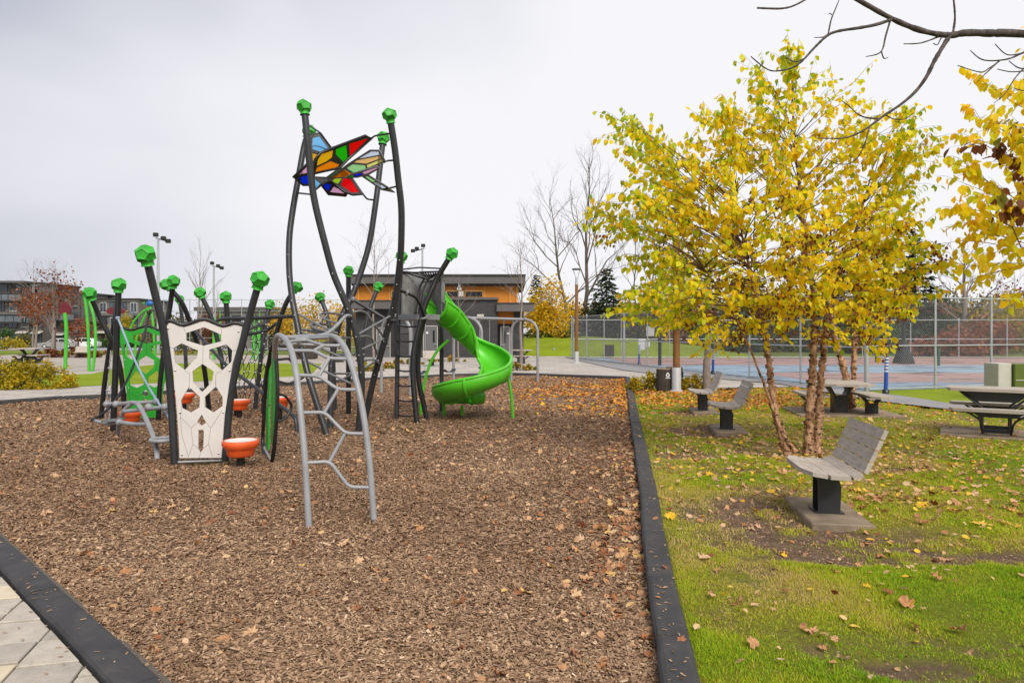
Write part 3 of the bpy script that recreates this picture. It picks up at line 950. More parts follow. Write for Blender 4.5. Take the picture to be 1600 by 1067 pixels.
# ================================================================== CHAIN LINK FENCES
def chain_fence(name, p0, p1, h, label, posts, rails, group='chain link fences round the court', r=.032, wire=.0030, spacing=.075, z0=0.0, big=()):
    p0, p1 = Vector((*p0, z0)), Vector((*p1, z0))
    d = p1 - p0; L = d.length; u = d / L
    t = thing(name, p0, label, 'fence', group)
    for s in posts:
        q = p0 + u * min(s, L)
        rr = r * (1.9 if s in big else 1.0)
        mb = MB(p0); mb.tube([q - Vector((0, 0, .1)), q + Vector((0, 0, h + .06))], rr, 8); mb.lathe([(rr * 1.15, h + .05), (rr * 1.0, h + .09), (0.001, h + .11)], q, 8)
        mb.build('post', M['steel'], t)
    for z in rails:
        mb = MB(p0); mb.tube([p0 + Vector((0, 0, z)), p1 + Vector((0, 0, z))], r * .68, 6); mb.build('rail', M['steel'], t)
    nrm = Vector((-u.y, u.x, 0))
    mb = MB(p0)
    hh = max(rails); lo = min(rails)
    n = int((L + hh) / spacing)
    for k in range(n):
        for sgn in (1, -1):
            s0 = k * spacing - (hh if sgn > 0 else 0)
            a_s, a_z, b_s, b_z = (s0, lo, s0 + (hh - lo), hh) if sgn > 0 else (s0, lo, s0 - (hh - lo), hh)
            # clip to the run
            def clampseg(a_s, a_z, b_s, b_z):
                ts = [0.0, 1.0]
                ds = b_s - a_s
                t0, t1 = sorted(((0 - a_s) / ds, (L - a_s) / ds))
                t0, t1 = max(0, t0), min(1, t1)
                if t1 - t0 < .01: return None
                return a_s + ds * t0, a_z + (b_z - a_z) * t0, a_s + ds * t1, a_z + (b_z - a_z) * t1
            c = clampseg(a_s, a_z, b_s, b_z)
            if c is None: continue
            o = nrm * (wire * sgn + .03)
            mb.tube([p0 + u * c[0] + Vector((0, 0, c[1])) + o, p0 + u * c[2] + Vector((0, 0, c[3])) + o], wire, 3, caps=False)
    mb.build('wire_mesh', M['wire'], t)
    return t
LF1 = (Vector((9.63, 18.55)) - Vector((3.72, 42.7))).length
chain_fence('chain_link_fence', (3.72, 42.7), (9.63, 18.55), 2.58, 'long chain link fence beside the asphalt path, running from the pavilion towards the picnic tables',
            [i * LF1 / 9 for i in range(10)], [.06, 1.2, 2.58], big=(LF1 / 9 * 3, LF1))
chain_fence('chain_link_fence', (9.72, 18.58), (18.5, 21.7), 2.62, 'chain link fence with tall posts behind the right picnic table and olive cabinet',
            [2.45, 4.7, 7.0, 9.2], [.06, 1.24, 2.6])
chain_fence('chain_link_fence', (3.9, 43.6), (44, 43.6), 2.42, 'far chain link fence along the back edge of the blue court', [i * 3.08 for i in range(14)], [.06, 1.2, 2.42], spacing=.16, wire=.0018)
chain_fence('chain_link_fence', (-30.6, 60), (-13.5, 60), 4.9, 'tall chain link fence behind the climbing frames, yellow trees beyond it', [i * 2.28 for i in range(8)] + [17.05], [.2, 1.5, 3.85, 4.85], spacing=.3, wire=.003, z0=-.35)

# notices on the court fence
for (x, y, w, h, Y, lab, c) in ((1016, 517.5, .42, .5, 35.2, 'square beige notice board high on the court fence', 'beige'), (1003, 538, .36, .55, 35.0, 'white upright notice sheet on the court fence beside the blue marker', 'white_paint'), (1012.5, 537.5, .2, .3, 34.9, 'small white notice on the court fence', 'white_paint')):
    q = P(x, y, Y)
    mb = MB(q); mb.box(q, (w, .02, h), bev=.005)
    o = mb.build('notice_board', M[c]); tag(o, lab, 'sign', 'notices on the court fence')

# ================================================================== FAR LEFT: HOUSES, STREET, CARS
def house(name, x0, x1, ytop, Y, zb, label, floors, bal, terrace=None):
    a = P(x0, ytop, Y); b = P(x1, ytop, Y)
    top = a.z
    t = thing(name, ((a.x + b.x) / 2, Y, zb), label, 'house', 'houses across the street')
    o = t.location
    mb = MB(o); mb.box(((a.x + b.x) / 2, Y + 5, (top + zb) / 2), (b.x - a.x, 10, top - zb)); mb.build('wall', M['brick_house'], t)
    mb = MB(o); mb.box(((a.x + b.x) / 2, Y + 4.9, top + .16), (b.x - a.x + .5, 10.6, .32)); mb.build('roof', M['fascia_dark'], t)
    n = max(2, int((b.x - a.x) / 1.75))
    fh = (top - zb) / floors
    for fl in range(floors):
        for i in range(n):
            cx_ = a.x + (b.x - a.x) * (i + .5) / n
            cz = zb + fh * (fl + .52)
            w, h = (1.15, fh * .68) if (i * 2 + fl) % 3 else (1.5, fh * .80)
            mb = MB(o); mb.box((cx_, Y + .02, cz), (w, .12, h)); fr = mb.build('window', M['fascia_dark'] if (i + fl) % 3 else M['white_paint'], t)
            for s in (-1, 1):
                mb = MB(o); mb.box((cx_ + s * w * .235, Y - .055, cz), (w * .41, .03, h * .88)); mb.build('pane', M['glass_house'], fr)
    for fl in range(1, floors + 1):
        mb = MB(o); mb.box(((a.x + b.x) / 2, Y - .05, zb + fh * fl - .12), (b.x - a.x + .04, .3, .16)); mb.build('floor_band', M['beige'] if fl == floors else M['fascia_dark'], t)
    for i in range(0, n + 1, 3):
        xx_ = a.x + (b.x - a.x) * i / n
        mb = MB(o); mb.box((min(max(xx_, a.x + .15), b.x - .15), Y - .12, (top + zb) / 2), (.34, .42, top - zb - .1)); mb.build('pier', M['fascia'], t)
    for i in range(1, n, 4):
        cx_ = a.x + (b.x - a.x) * (i + .5) / n
        mb = MB(o); mb.extr([(cx_ - .9, Y - .1, zb + fh * .98), (cx_ - .9, Y - 1.1, zb + fh * .84), (cx_ - .9, Y - 1.1, zb + fh * .80), (cx_ - .9, Y - .1, zb + fh * .94)], (1.8, 0, 0)); mb.build('awning', M['beige'], t)
    for (bx0, bx1, by) in bal:
        p, q = P(bx0, by, Y), P(bx1, by, Y)
        mb = MB(o); mb.box(((p.x + q.x) / 2, Y - .7, p.z - .1), (q.x - p.x, 1.5, .22)); s_ = mb.build('balcony', M['fascia_dark'], t)
        mb = MB(o); mb.box(((p.x + q.x) / 2, Y - 1.42, p.z + .5), (q.x - p.x, .04, .9)); mb.build('balcony_glass', M['rail_glass'], s_)
        mb = MB(o)
        k = max(2, int((q.x - p.x) / 1.1))
        for i in range(k + 1):
            xx_ = p.x + (q.x - p.x) * i / k
            mb.tube([(xx_, Y - 1.45, p.z), (xx_, Y - 1.45, p.z + 1.05)], .035, 5)
        mb.tube([(p.x, Y - 1.45, p.z + 1.05), (q.x, Y - 1.45, p.z + 1.05)], .045, 5)
        mb.build('railing', M['black'], s_)
    if terrace:
        x0_, x1_, y0_, y1_ = terrace
        p, q = P(x0_, y0_, Y), P(x1_, y1_, Y)
        mb = MB(o); mb.box(((p.x + q.x) / 2, Y + 4.2, (p.z + top) / 2 + .3), (q.x - p.x, 7, p.z - top - .5)); mb.build('roof_storey', M['brick_house'], t)
        mb = MB(o); mb.box(((p.x + q.x) / 2, Y + 3.6, p.z + .1), (q.x - p.x + .8, 9.2, .35)); mb.build('terrace_roof', M['fascia'], t)
        for i in range(5):
            xx_ = p.x + (q.x - p.x) * i / 4
            mb = MB(o); mb.box((xx_, Y - .6, (p.z + top) / 2), (.18, .18, p.z - top)); mb.build('terrace_post', M['fascia_dark'], t)
        for i in range(3):
            xx_ = p.x + (q.x - p.x) * (i + .5) / 3
            mb = MB(o); mb.box((xx_, Y + .66, (p.z + top) / 2 + .2), (1.3, .06, 1.9)); mb.build('window', M['glass_house'], t)
    return t
hz = -.60
house('townhouse', -60, 47, 466, 112, hz, 'grey brick townhouse with roof terrace and glass balconies at the left edge', 3, [(-8, 44, 503), (-20, 44, 470)], terrace=(-40, 40, 442, 466))
house('townhouse', 47.3, 64, 444, 113, hz, 'tall narrow grey townhouse bay just right of the terrace house', 4, [(50, 62, 505)])
house('townhouse', 64.5, 126, 459, 116, hz, 'grey townhouse partly hidden behind the russet tree', 4, [(70, 96, 500), (100, 124, 500)])
house('townhouse', 137, 217, 469, 120, hz, 'dark flat-roofed townhouse with roof vents behind the leftmost green ball posts', 3, [(185, 216, 497), (140, 168, 503)])
for i, (x, y) in enumerate(((159.5, 463.5), (172.5, 464.5))):
    q = P(x, y, 124)
    mb = MB(q); mb.lathe([(.28, -.9), (.28, .25), (.5, .3), (.5, .45), (.05, .5)], q, 10)
    tag(mb.build('roof_vent', M['fascia_dark']), ('round metal roof vent on the dark townhouse, left of the pair', 'round metal roof vent on the dark townhouse, right of the pair')[i], 'vent', 'roof vents')
q = P(365, 500, 95)
hall = thing('hall_building', (q.x, 95, -.7), 'low grey hall with flat roof behind the tall fence', 'building')
a, b = P(308, 485, 95), P(432, 485, 95)
mb = MB(hall.location); mb.box(((a.x + b.x) / 2, 99, (a.z - .7) / 2), (b.x - a.x, 8, a.z + .7)); mb.build('wall', M['brick_house'], hall)
mb = MB(hall.location); mb.box(((a.x + b.x) / 2, 99, a.z + .2), (b.x - a.x + .6, 8.8, .5)); mb.build('roof', M['fascia'], hall)
for i in range(5):
    xx_ = a.x + (b.x - a.x) * (i + .5) / 5
    mb = MB(hall.location); mb.box((xx_, 94.98, a.z - 1.1), (1.4, .08, .8)); mb.build('window', M['glass_dark'], hall)
shed_q = G(1440, 556)
shed = thing('shed', (36, 61, 0), 'long low beige shed behind the far court fence', 'building')
a, b = P(1376, 538, 61), P(1470, 538, 61)
mb = MB(shed.location); mb.box(((a.x + b.x) / 2, 62.5, a.z / 2), (b.x - a.x, 3, a.z)); mb.build('wall', M['beige'], shed)
mb = MB(shed.location); mb.extr([(a.x - .3, 60.6, a.z), (a.x - .3, 64.4, a.z), (a.x - .3, 62.5, a.z + .6)], (b.x - a.x + .6, 0, 0)); mb.build('roof', M['fascia'], shed)

def car(name, loc, rz, m, label, L=4.5, W=1.8, H=1.45):
    t = thing(name, loc, label, 'car', 'cars parked across the street', rz)
    prof = [(-L / 2, .32), (-L / 2 - .02, .62), (-L / 2 + .10, .80), (-L * .22, .92), (L * .32, .95), (L / 2 - .03, .90), (L / 2, .60), (L / 2 - .05, .30)]
    mb = MB()
    k = len(prof)
    vs = []
    for (yy_, ins) in ((-W / 2, .06), (-W / 2 + .07, 0), (W / 2 - .07, 0), (W / 2, .06)):
        for x, z in prof:
            vs.append((x * (1 - ins / L), yy_, .32 + (z - .32) * (1 - ins)))
    fs = [tuple(range(k)), tuple(reversed(range(3 * k, 4 * k)))]
    for r_ in range(3):
        for i in range(k):
            j = (i + 1) % k
            fs.append((r_ * k + i, r_ * k + j, (r_ + 1) * k + j, (r_ + 1) * k + i))
    mb.add(vs, fs); mb.build('body', m, t)
    cab = [(-L * .26, .90), (-L * .10, H - .04), (L * .10, H), (L * .28, H - .10), (L * .40, .92)]
    mb = MB()
    n = len(cab)
    vs = [(x, -W / 2 + .07 + (z - .9) * .33, z) for x, z in cab] + [(x, W / 2 - .07 - (z - .9) * .33, z) for x, z in cab]
    fs = [tuple(range(n)), tuple(reversed(range(n, 2 * n)))] + [(i, i + n, (i + 1) % n + n, (i + 1) % n) for i in range(n)]
    mb.add(vs, fs); mb.build('cabin', m, t)
    for s in (-1, 1):
        for (xa, xb, xc, xd) in ((-L * .22, -L * .095, L * .03, L * .03), (L * .05, L * .05, L * .25, L * .34)):
            def yy2(z): return s * (W / 2 - .06 - (z - .9) * .33 + .006)
            mb = MB(); mb.add([(xa, yy2(.95), .95), (xd, yy2(.95), .95), (xc, yy2(H - .12), H - .12), (xb, yy2(H - .12), H - .12)], [(0, 1, 2, 3)]); mb.build('side_window', M['glass_dark'], t)
        mb = MB(); mb.box((-L / 2 + .06, s * (W / 2 - .32), .68), (.14, .4, .15), bev=.03); mb.build('headlight', M['lamp'], t)
        for x in (-L * .31, L * .30):
            mb = MB(); mb.lathe([(.001, -.1), (.30, -.1), (.33, -.06), (.33, .06), (.30, .1), (.001, .1)], (x, s * (W / 2 - .10), .33), 16, axis=(0, 1, 0)); wh = mb.build('wheel', M['tyre'], t)
            mb = MB(); mb.lathe([(.001, 0), (.2, 0), (.21, .02), (.001, .025)], (x, s * (W / 2 + .005), .33), 12, axis=(0, s, 0)); mb.build('rim', M['steel'], wh)
    mb = MB(); mb.add([(-L * .255, -W / 2 + .2, .935), (-L * .255, W / 2 - .2, .935), (-L * .108, W / 2 - .3, H - .05), (-L * .108, -W / 2 + .3, H - .05)], [(0, 1, 2, 3)])
    for i in range(4): mb.v[i].x -= .012
    mb.build('windscreen', M['glass_dark'], t)
    return t
q = P(91, 545, 92); car('parked_car', (q.x, 92, -.56), R(18), M['car_grey'], 'silver saloon car parked across the street left of the white one')
q = P(128, 545, 95); car('parked_car', (q.x, 95, -.56), R(14), M['car_white'], 'white hatchback car parked across the street', L=4.4, H=1.5)
# ================================================================== PLAYGROUND
def PP(pts):
    return [P(*p) for p in pts]

# ---- faceted green ball (a dodecahedron with dished faces) and its collar
def ball_mesh():
    ph = (1 + 5 ** .5) / 2
    vs = [Vector((x, y, z)) for x in (-1, 1) for y in (-1, 1) for z in (-1, 1)]
    for a in (-1, 1):
        for b in (-1, 1):
            vs += [Vector((0, a / ph, b * ph)), Vector((a / ph, b * ph, 0)), Vector((a * ph, 0, b / ph))]
    bm = bmesh.new()
    for v in vs: bm.verts.new(v.normalized())
    bmesh.ops.convex_hull(bm, input=bm.verts)
    bmesh.ops.dissolve_limit(bm, angle_limit=R(5), verts=bm.verts, edges=bm.edges)
    bmesh.ops.rotate(bm, verts=bm.verts, cent=(0, 0, 0), matrix=Matrix.Rotation(R(20), 3, 'X') @ Matrix.Rotation(R(13), 3, 'Y'))
    fs = list(bm.faces)
    bmesh.ops.inset_individual(bm, faces=fs, thickness=.13, depth=0)
    bmesh.ops.inset_individual(bm, faces=fs, thickness=.04, depth=-.055)
    bmesh.ops.bevel(bm, geom=[e for e in bm.edges if e.calc_face_angle(0) > .6 and e.is_convex], offset=.03, segments=1, affect='EDGES')
    me = bpy.data.meshes.new('ball_finial'); bm.to_mesh(me); bm.free()
    me.materials.append(M['green_ball'])
    return me
BALL = ball_mesh()
col_ = MB(); col_.lathe([(.62, -1.12), (.55, -1.0), (.55, -.7), (.72, -.55)], (0, 0, 0), 14)
COLLAR = col_.mesh('collar'); COLLAR.materials.append(M['green_ball'])
def finial(root, at, direction, r=.115):
    d = Vector(direction).normalized()
    o = bpy.data.objects.new('ball_finial', BALL); link(o, root)
    q = Vector((0, 0, 1)).rotation_difference(d)
    o.rotation_euler = (q @ Matrix.Rotation(random.uniform(0, 6.28), 3, 'Z').to_quaternion()).to_euler()
    o.location = Vector(at) + d * r * .85 - root.location
    r *= 1.12
    o.scale = (r, r, r * .94)
    c = bpy.data.objects.new('collar', COLLAR); link(c, o)
def post(root, pts, r=.045, ball=True, br=.112, name='post', m='post', bolts=0, sub=6):
    path = smooth_path(PP(pts) if not isinstance(pts[0], Vector) else pts, sub)
    mb = MB(root.location); mb.tube(path, r, 12)
    o = mb.build(name, M[m], root)
    if ball: finial(root, path[0], path[0] - path[min(2, len(path) - 1)], br)
    if bolts:
        mb = MB(root.location)
        for k in range(bolts):
            p = path[int(len(path) * (.45 + .5 * k / bolts)) % len(path)]
            mb.lathe([(.001, .008), (.009, .007), (.011, 0)], p + Vector((0, -r, 0)), 8, axis=(0, -1, 0))
        mb.build('bolts', M['bolt'], o)
    return path
def tubes(root, name, lst, r, m, rad=.05, n=8):
    for pts in lst:
        pp = pts if isinstance(pts[0], Vector) else PP(pts)
        mb = MB(root.location); mb.tube(round_path(pp, rad) if len(pp) > 2 else pp, r, n); mb.build(name, M[m], root)

# ---------------------------------------------------------------- tall tower with stained-glass wings
tw = thing('climbing_tower', (-3.0, 11.9, CZ), 'tall climbing tower of four curved charcoal poles carrying stained-glass wings', 'climbing frame')
T1 = [(476, 176, 11.2), (480, 217, 11.2), (485, 269, 11.25), (492, 317, 11.3), (507.5, 380, 11.35), (521, 428, 11.4), (538.7, 470, 11.45), (548, 494, 11.48), (556, 521, 11.5), (562, 555, 11.53), (565, 600, 11.56), (560, 678, 11.6)]
T2 = [(610, 189, 11.5), (617, 234, 11.6), (622, 279, 11.7), (627, 324, 11.8), (627, 373, 11.9), (625, 407, 12.0), (618, 463, 12.2), (610, 497, 12.3), (602, 528, 12.4), (592, 563, 12.5), (582, 600, 12.6), (568, 664, 12.7)]
T3 = [(480, 213, 12.4), (474.5, 232, 12.4), (466, 279, 12.3), (457, 331, 12.2), (452, 373, 12.1), (452, 425, 12.0), (457, 470, 11.9), (464, 505, 11.8), (474, 555, 11.65), (485.5, 600, 11.5), (511, 680, 11.35)]
T4 = [(598, 223, 12.8), (592, 276, 12.7), (587, 317, 12.6), (577, 380, 12.5), (563, 428, 12.4), (549, 465, 12.3), (536, 490, 12.2), (527, 515, 12.15), (521, 548, 12.1), (517, 580, 12.0), (516, 672, 11.9)]
for t_, rr in ((T1, .058), (T2, .058), (T3, .055), (T4, .055)):
    post(tw, t_, rr, br=.118, bolts=7)
# wings: (outline, depth plane, panes)
def wz(x, y): return 440 + x / 7.115, 180 + y / 7.115
def wing(outline, Z0, gx_, gy_, panes, fr=.022, thick=.014, fm='black'):
    xs_ = [wz(*p)[0] for p in outline]; ys_ = [wz(*p)[1] for p in outline]
    cx_, cy_ = sum(xs_) / len(xs_), sum(ys_) / len(ys_)
    def mp_(x, y):
        a, b = wz(x, y)
        return P(a, b, Z0 + (a - cx_) * gx_ + (b - cy_) * gy_)
    pts = [mp_(*p) for p in outline]
    nrm = Vector((0, 0, 0))
    for i in range(len(pts)): nrm += pts[i].cross(pts[(i + 1) % len(pts)])
    nrm.normalize()
    if nrm.y > 0: nrm = -nrm
    w = bpy.data.objects.new('wing', None); link(w, tw)
    holes = [p for p, c in panes]
    mb = MB(tw.location); mb.plate(outline, holes, lambda x, y: mp_(x, y) + nrm * thick * .6, -nrm * thick * 1.2); mb.build('leading', M[fm], w)
    mb = MB(tw.location); mb.tube(pts, fr, 8, closed=True); mb.build('wing_frame', M[fm], w)
    for poly, c in panes:
        mb = MB(tw.location); mb.extr([mp_(*p) + nrm * .003 for p in poly], -nrm * .006); mb.build('pane', PANE[c], w)
    return mp_
# right upper wing
wing([(350, 652), (372, 490), (430, 425), (560, 368), (930, 228), (1005, 255), (740, 490), (650, 585)], 11.75, .010, .004,
     [([(750, 318), (968, 256), (757, 462)], 'red'), ([(602, 378), (720, 332), (733, 478), (686, 525), (598, 432)], 'green'),
      ([(400, 492), (440, 433), (573, 390), (560, 470), (500, 515), (388, 568)], 'yellow'), ([(372, 640), (388, 585), (542, 510), (645, 552), (600, 590)], 'amber')])
# upper left wing
wing([(318, 260), (350, 212), (430, 202), (548, 362), (425, 428), (322, 398)], 12.25, .006, -.004,
     [([(345, 255), (418, 236), (520, 372), (425, 408), (337, 378)], 'sky')])
wing([(318, 405), (420, 432), (372, 490), (340, 560), (312, 540)], 12.15, .004, 0, [([(330, 420), (402, 440), (355, 512), (330, 500)], 'yellow')], fr=.018)
# left lower wing
wing([(128, 690), (285, 540), (372, 520), (360, 660), (345, 780), (240, 778)], 11.95, .008, .004,
     [([(182, 662), (280, 572), (300, 640)], 'pink'), ([(182, 690), (300, 668), (318, 760), (238, 768)], 'blue')])
# lower wing
wing([(345, 690), (500, 700), (650, 585), (780, 700), (905, 882), (790, 886), (690, 850), (545, 730), (440, 775), (365, 850)], 12.15, .006, -.006,
     [([(658, 780), (690, 690), (770, 716), (862, 862), (775, 862)], 'red'), ([(562, 738), (600, 690), (655, 650), (672, 700), (625, 768)], 'lime'),
      ([(362, 705), (432, 762), (378, 815), (358, 790)], 'sky'), ([(520, 690), (545, 650), (625, 612), (590, 672), (530, 702)], 'green')])
wing([(440, 780), (540, 738), (740, 862), (715, 897), (520, 880)], 12.35, .004, .004,
     [([(462, 782), (505, 757), (550, 782), (515, 846)], 'blue'), ([(537, 856), (578, 795), (702, 852), (690, 872)], 'pink')])
# right pale wing
wing([(515, 715), (740, 545), (985, 390), (1088, 390), (1148, 505), (1080, 542), (720, 692)], 11.35, -.008, .012,
     [([(855, 487), (1000, 402), (1083, 405), (1095, 440)], 'pale'), ([(800, 528), (845, 500), (1098, 452), (1108, 478), (940, 540)], 'peach'), ([(942, 556), (1113, 488), (1132, 512), (955, 590)], 'lemon'),
      ([(722, 592), (790, 545), (930, 556), (940, 596), (800, 640)], 'mint'), ([(545, 705), (700, 605), (780, 650), (716, 682)], 'amber')], fr=.012, fm='grey_dark')
wing([(690, 700), (790, 650), (1058, 568), (1088, 590), (970, 658), (840, 692)], 11.3, -.006, .02,
     [([(708, 694), (785, 662), (800, 688)], 'green'), ([(800, 660), (880, 640), (905, 662), (815, 686)], 'blue'), ([(892, 634), (1055, 578), (1070, 590), (960, 648), (920, 660)], 'pink')], fr=.011, fm='grey_dark')
wing([(895, 680), (965, 668), (1180, 798), (1255, 858), (1110, 828)], 11.45, -.01, .02,
     [([(920, 684), (960, 678), (1050, 735), (1010, 745)], 'mint'), ([(1020, 752), (1060, 742), (1170, 808), (1120, 816)], 'pale')], fr=.011, fm='grey_dark')
def wpt(x, y, Z): a, b = wz(x, y); return P(a, b, Z)
for pts in ([(1000, 255, 11.95), (1040, 230, 11.8), (1200, 205, 11.52)], [(1140, 525, 11.0), (1175, 508, 11.4), (1235, 503, 11.65)], [(1150, 822, 11.4), (1280, 793, 11.7)],
            [(178, 866, 12.25), (330, 882, 11.35)], [(905, 880, 12.2), (950, 935, 12.4), (1045, 946, 12.65)], [(300, 112, 11.25), (420, 190, 12.0), (548, 362, 12.3)], [(340, 560, 12.1), (335, 470, 12.1), (330, 400, 12.2), (345, 340, 12.25), (410, 345, 12.3), (500, 385, 12.3)]):
    mb = MB(tw.location); mb.tube(round_path([wpt(*p) for p in pts], .06), .016, 8); mb.build('wing_arm', M['black'], tw)
# climbing bars woven between the poles
def z5(x, y, Z): return (440 + x / 5.93, 420 + y / 5.93, Z)
bars = [[(100, 388, 11.9), (285, 490, 11.7), (420, 560, 11.6), (520, 600, 11.5)], [(605, 432, 11.6), (440, 407, 11.9), (352, 420, 12.2), (395, 468, 11.7), (525, 508, 11.5)],
        [(490, 540, 11.6), (400, 512, 11.8), (258, 512, 12.1), (300, 550, 11.6), (455, 592, 11.4)], [(400, 597, 11.5), (290, 570, 11.7), (156, 560, 12.0), (210, 600, 11.5), (330, 622, 11.3)],
        [(425, 425, 11.9), (355, 500, 11.8)], [(335, 520, 11.9), (270, 580, 11.7)],
        [(635, 412, 11.5), (720, 388, 11.8), (780, 402, 12.0), (962, 655, 12.45)], [(700, 612, 11.55), (1005, 438, 12.25)], [(690, 632, 11.55), (780, 620, 11.8), (832, 638, 12.0), (905, 842, 12.55)],
        [(655, 797, 11.6), (720, 757, 11.8), (962, 640, 12.4)], [(690, 850, 11.6), (860, 840, 12.1), (905, 880, 12.5)], [(755, 922, 11.7), (892, 850, 12.5)],
        [(190, 840, 11.65), (310, 890, 11.7), (400, 950, 11.75), (640, 1062, 11.6)], [(205, 660, 11.7), (540, 815, 11.8), (640, 830, 11.6)], [(0, 640, 11.0), (90, 640, 11.3), (215, 730, 11.6)],
        [(150, 560, 11.8), (210, 560, 11.9), (460, 640, 12.1), (640, 640, 11.6)], [(460, 970, 12.1), (640, 970, 13.5)], [(570, 1020, 11.8), (690, 960, 11.6)], [(490, 795, 12.1), (770, 795, 12.3)]]
tubes(tw, 'climbing_bar', [[z5(*p) for p in b] for b in bars], .020, 'grey_dark', .08)
tubes(tw, 'link_bar', [[z5(665, 285, 12.3), z5(950, 458, 12.25)], [z5(1060, 482, 12.3), z5(1010, 478, 12.25)]], .034, 'post')
mb = MB(tw.location); mb.lathe([(.001, -.04), (.055, -.04), (.06, 0), (.055, .04), (.001, .04)], P(*z5(660, 282, 12.3)), 12, axis=(.4, .2, .3)); mb.build('clamp', M['grey_dark'], tw)

# ---------------------------------------------------------------- grey arch ladder in front
al = thing('arch_ladder', (-1.46, 5.9, CZ), 'light grey arched ladder with honeycomb rungs standing nearest the camera', 'climbing ladder')
ARL = [(483, 832, 5.8), (479, 762, 5.85), (474.5, 695, 5.9), (464.6, 597, 6.05), (456.8, 554, 6.25), (448, 533, 6.55), (438, 524.5, 6.95), (432, 527, 7.35), (429.5, 540, 7.75), (429, 560, 8.05)]
ARR = [(584.7, 822, 5.95), (581, 770, 5.98), (577, 719, 6.0), (569, 656, 6.05), (559, 605, 6.12), (545, 558, 6.28), (533.5, 536, 6.55), (521, 526, 6.95), (500, 526, 7.5), (459, 527, 8.2), (432, 534, 8.6)]
rails_ = []
for t_ in (ARL, ARR):
    rails_.append(post(al, t_, .0285, ball=False, name='side_rail', m='grey_tube'))
def zl(y): return float(np.interp(y, [524, 533, 554, 597, 695, 832], [6.95, 6.55, 6.25, 6.05, 5.9, 5.8]))
def zr(y): return float(np.interp(y, [526, 536, 558, 605, 656, 822], [6.95, 6.55, 6.28, 6.12, 6.05, 5.95]))
def rung(pts, xl, xr):
    out = []
    for x, y in pts:
        t = (x - xl) / (xr - xl)
        out.append((x, y, zl(y) * (1 - t) + zr(y) * t))
    return out
rg = [[(480.5, 723), (515, 721), (545, 761), (581, 761.5)], [(471, 645), (507, 644), (539, 677), (572, 678)], [(463.5, 586), (498, 587.5), (528, 608.5), (560, 609)], [(457, 548), (490, 548), (514, 560), (546, 561)],
      [(450, 534), (478, 531), (505, 540), (536, 540)]]
br_ = [[(515, 721), (539, 677)], [(507, 644), (528, 608.5)], [(498, 587.5), (514, 560)], [(490, 548), (505, 540)]]
tubes(al, 'rung', [rung(p, p[0][0], p[-1][0]) for p in rg], .0165, 'grey_tube', .05)
tubes(al, 'rung_brace', [rung(p, 470, 565) for p in br_], .0165, 'grey_tube')
tubes(al, 'link_rail', [[(548, 494, 11.4), (541, 492, 11.0), (527, 508, 10.0), (512, 522, 8.8), (490, 527, 7.9), (462, 529, 7.3), (440, 527, 7.0)]], .026, 'grey_tube', .5)
tubes(al, 'top_bar', [[(440, 531, 7.1), (478, 529, 7.4), (520, 527, 7.0)], [(442, 537, 7.4), (500, 539, 7.6), (525, 530, 7.0)]], .0165, 'grey_tube', .1)

# narrow oval frame with green slats, seen almost edge-on
ov = thing('slat_climber', (-3.3, 9.2, CZ), 'narrow upright oval frame with green slats seen edge-on beside the grey arch ladder', 'climbing frame')
loop = smooth_path(PP([(431, 552, 8.85), (428, 534, 9.1), (422, 552, 9.4), (415.5, 600, 9.6), (412, 655, 9.65), (411, 698, 9.6), (424, 722, 8.9), (431, 668, 8.8), (433.5, 607, 8.8), (431, 552, 8.85)]), 6)[:-1]
mb = MB(ov.location); mb.tube(loop, .026, 10, closed=True); mb.build('frame', M['black'], ov)
for (pts) in ([(428, 548, 9.0), (424, 550, 9.25), (423, 690, 9.25), (427, 700, 8.98)], [(421, 575, 9.4), (418.5, 590, 9.5), (417, 640, 9.5), (420, 632, 9.38)], [(419, 620, 9.42), (415.5, 640, 9.55), (414.8, 697, 9.55), (418.5, 703, 9.38)], [(429.5, 590, 8.93), (426.5, 580, 9.05), (425.5, 660, 9.08), (428.8, 670, 8.94)]):
    mb = MB(ov.location); mb.extr(PP(pts), (.022, .008, 0)); mb.build('slat', M['green_panel'], ov)
mb = MB(ov.location); mb.tube(PP([(412, 698, 9.6), (424, 721, 8.9)]), .016, 8); mb.build('bottom_bar', M['grey_tube'], ov)
tubes(ov, 'foot', [[(411, 698, 9.6), (411, 706, 9.6)], [(424, 721, 8.88), (424, 728, 8.88)]], .022, 'post')

# ---------------------------------------------------------------- honeycomb panels
PO = [(80, 76), (105, 62), (200, 92), (335, 50), (460, 96), (540, 76), (588, 88), (575, 170), (552, 245), (525, 335), (500, 500), (472, 680), (450, 960), (172, 962), (166, 800), (150, 600), (131, 390), (108, 220)]
PH = [[(215, 130), (335, 90), (450, 140), (450, 185), (330, 215), (215, 180)], [(130, 230), (185, 198), (295, 245), (290, 290), (205, 378), (142, 330)], [(370, 240), (485, 205), (524, 245), (518, 320), (455, 380), (370, 305)],
      [(258, 385), (325, 335), (400, 385), (390, 455), (320, 525), (262, 460)], [(235, 485), (308, 555), (305, 625), (245, 660), (187, 630), (180, 580)], [(340, 555), (415, 485), (460, 555), (460, 615), (395, 660), (340, 625)],
      [(320, 672), (350, 725), (318, 748), (287, 725)], [(298, 775), (325, 770), (335, 785), (330, 900), (312, 932), (296, 900)]]
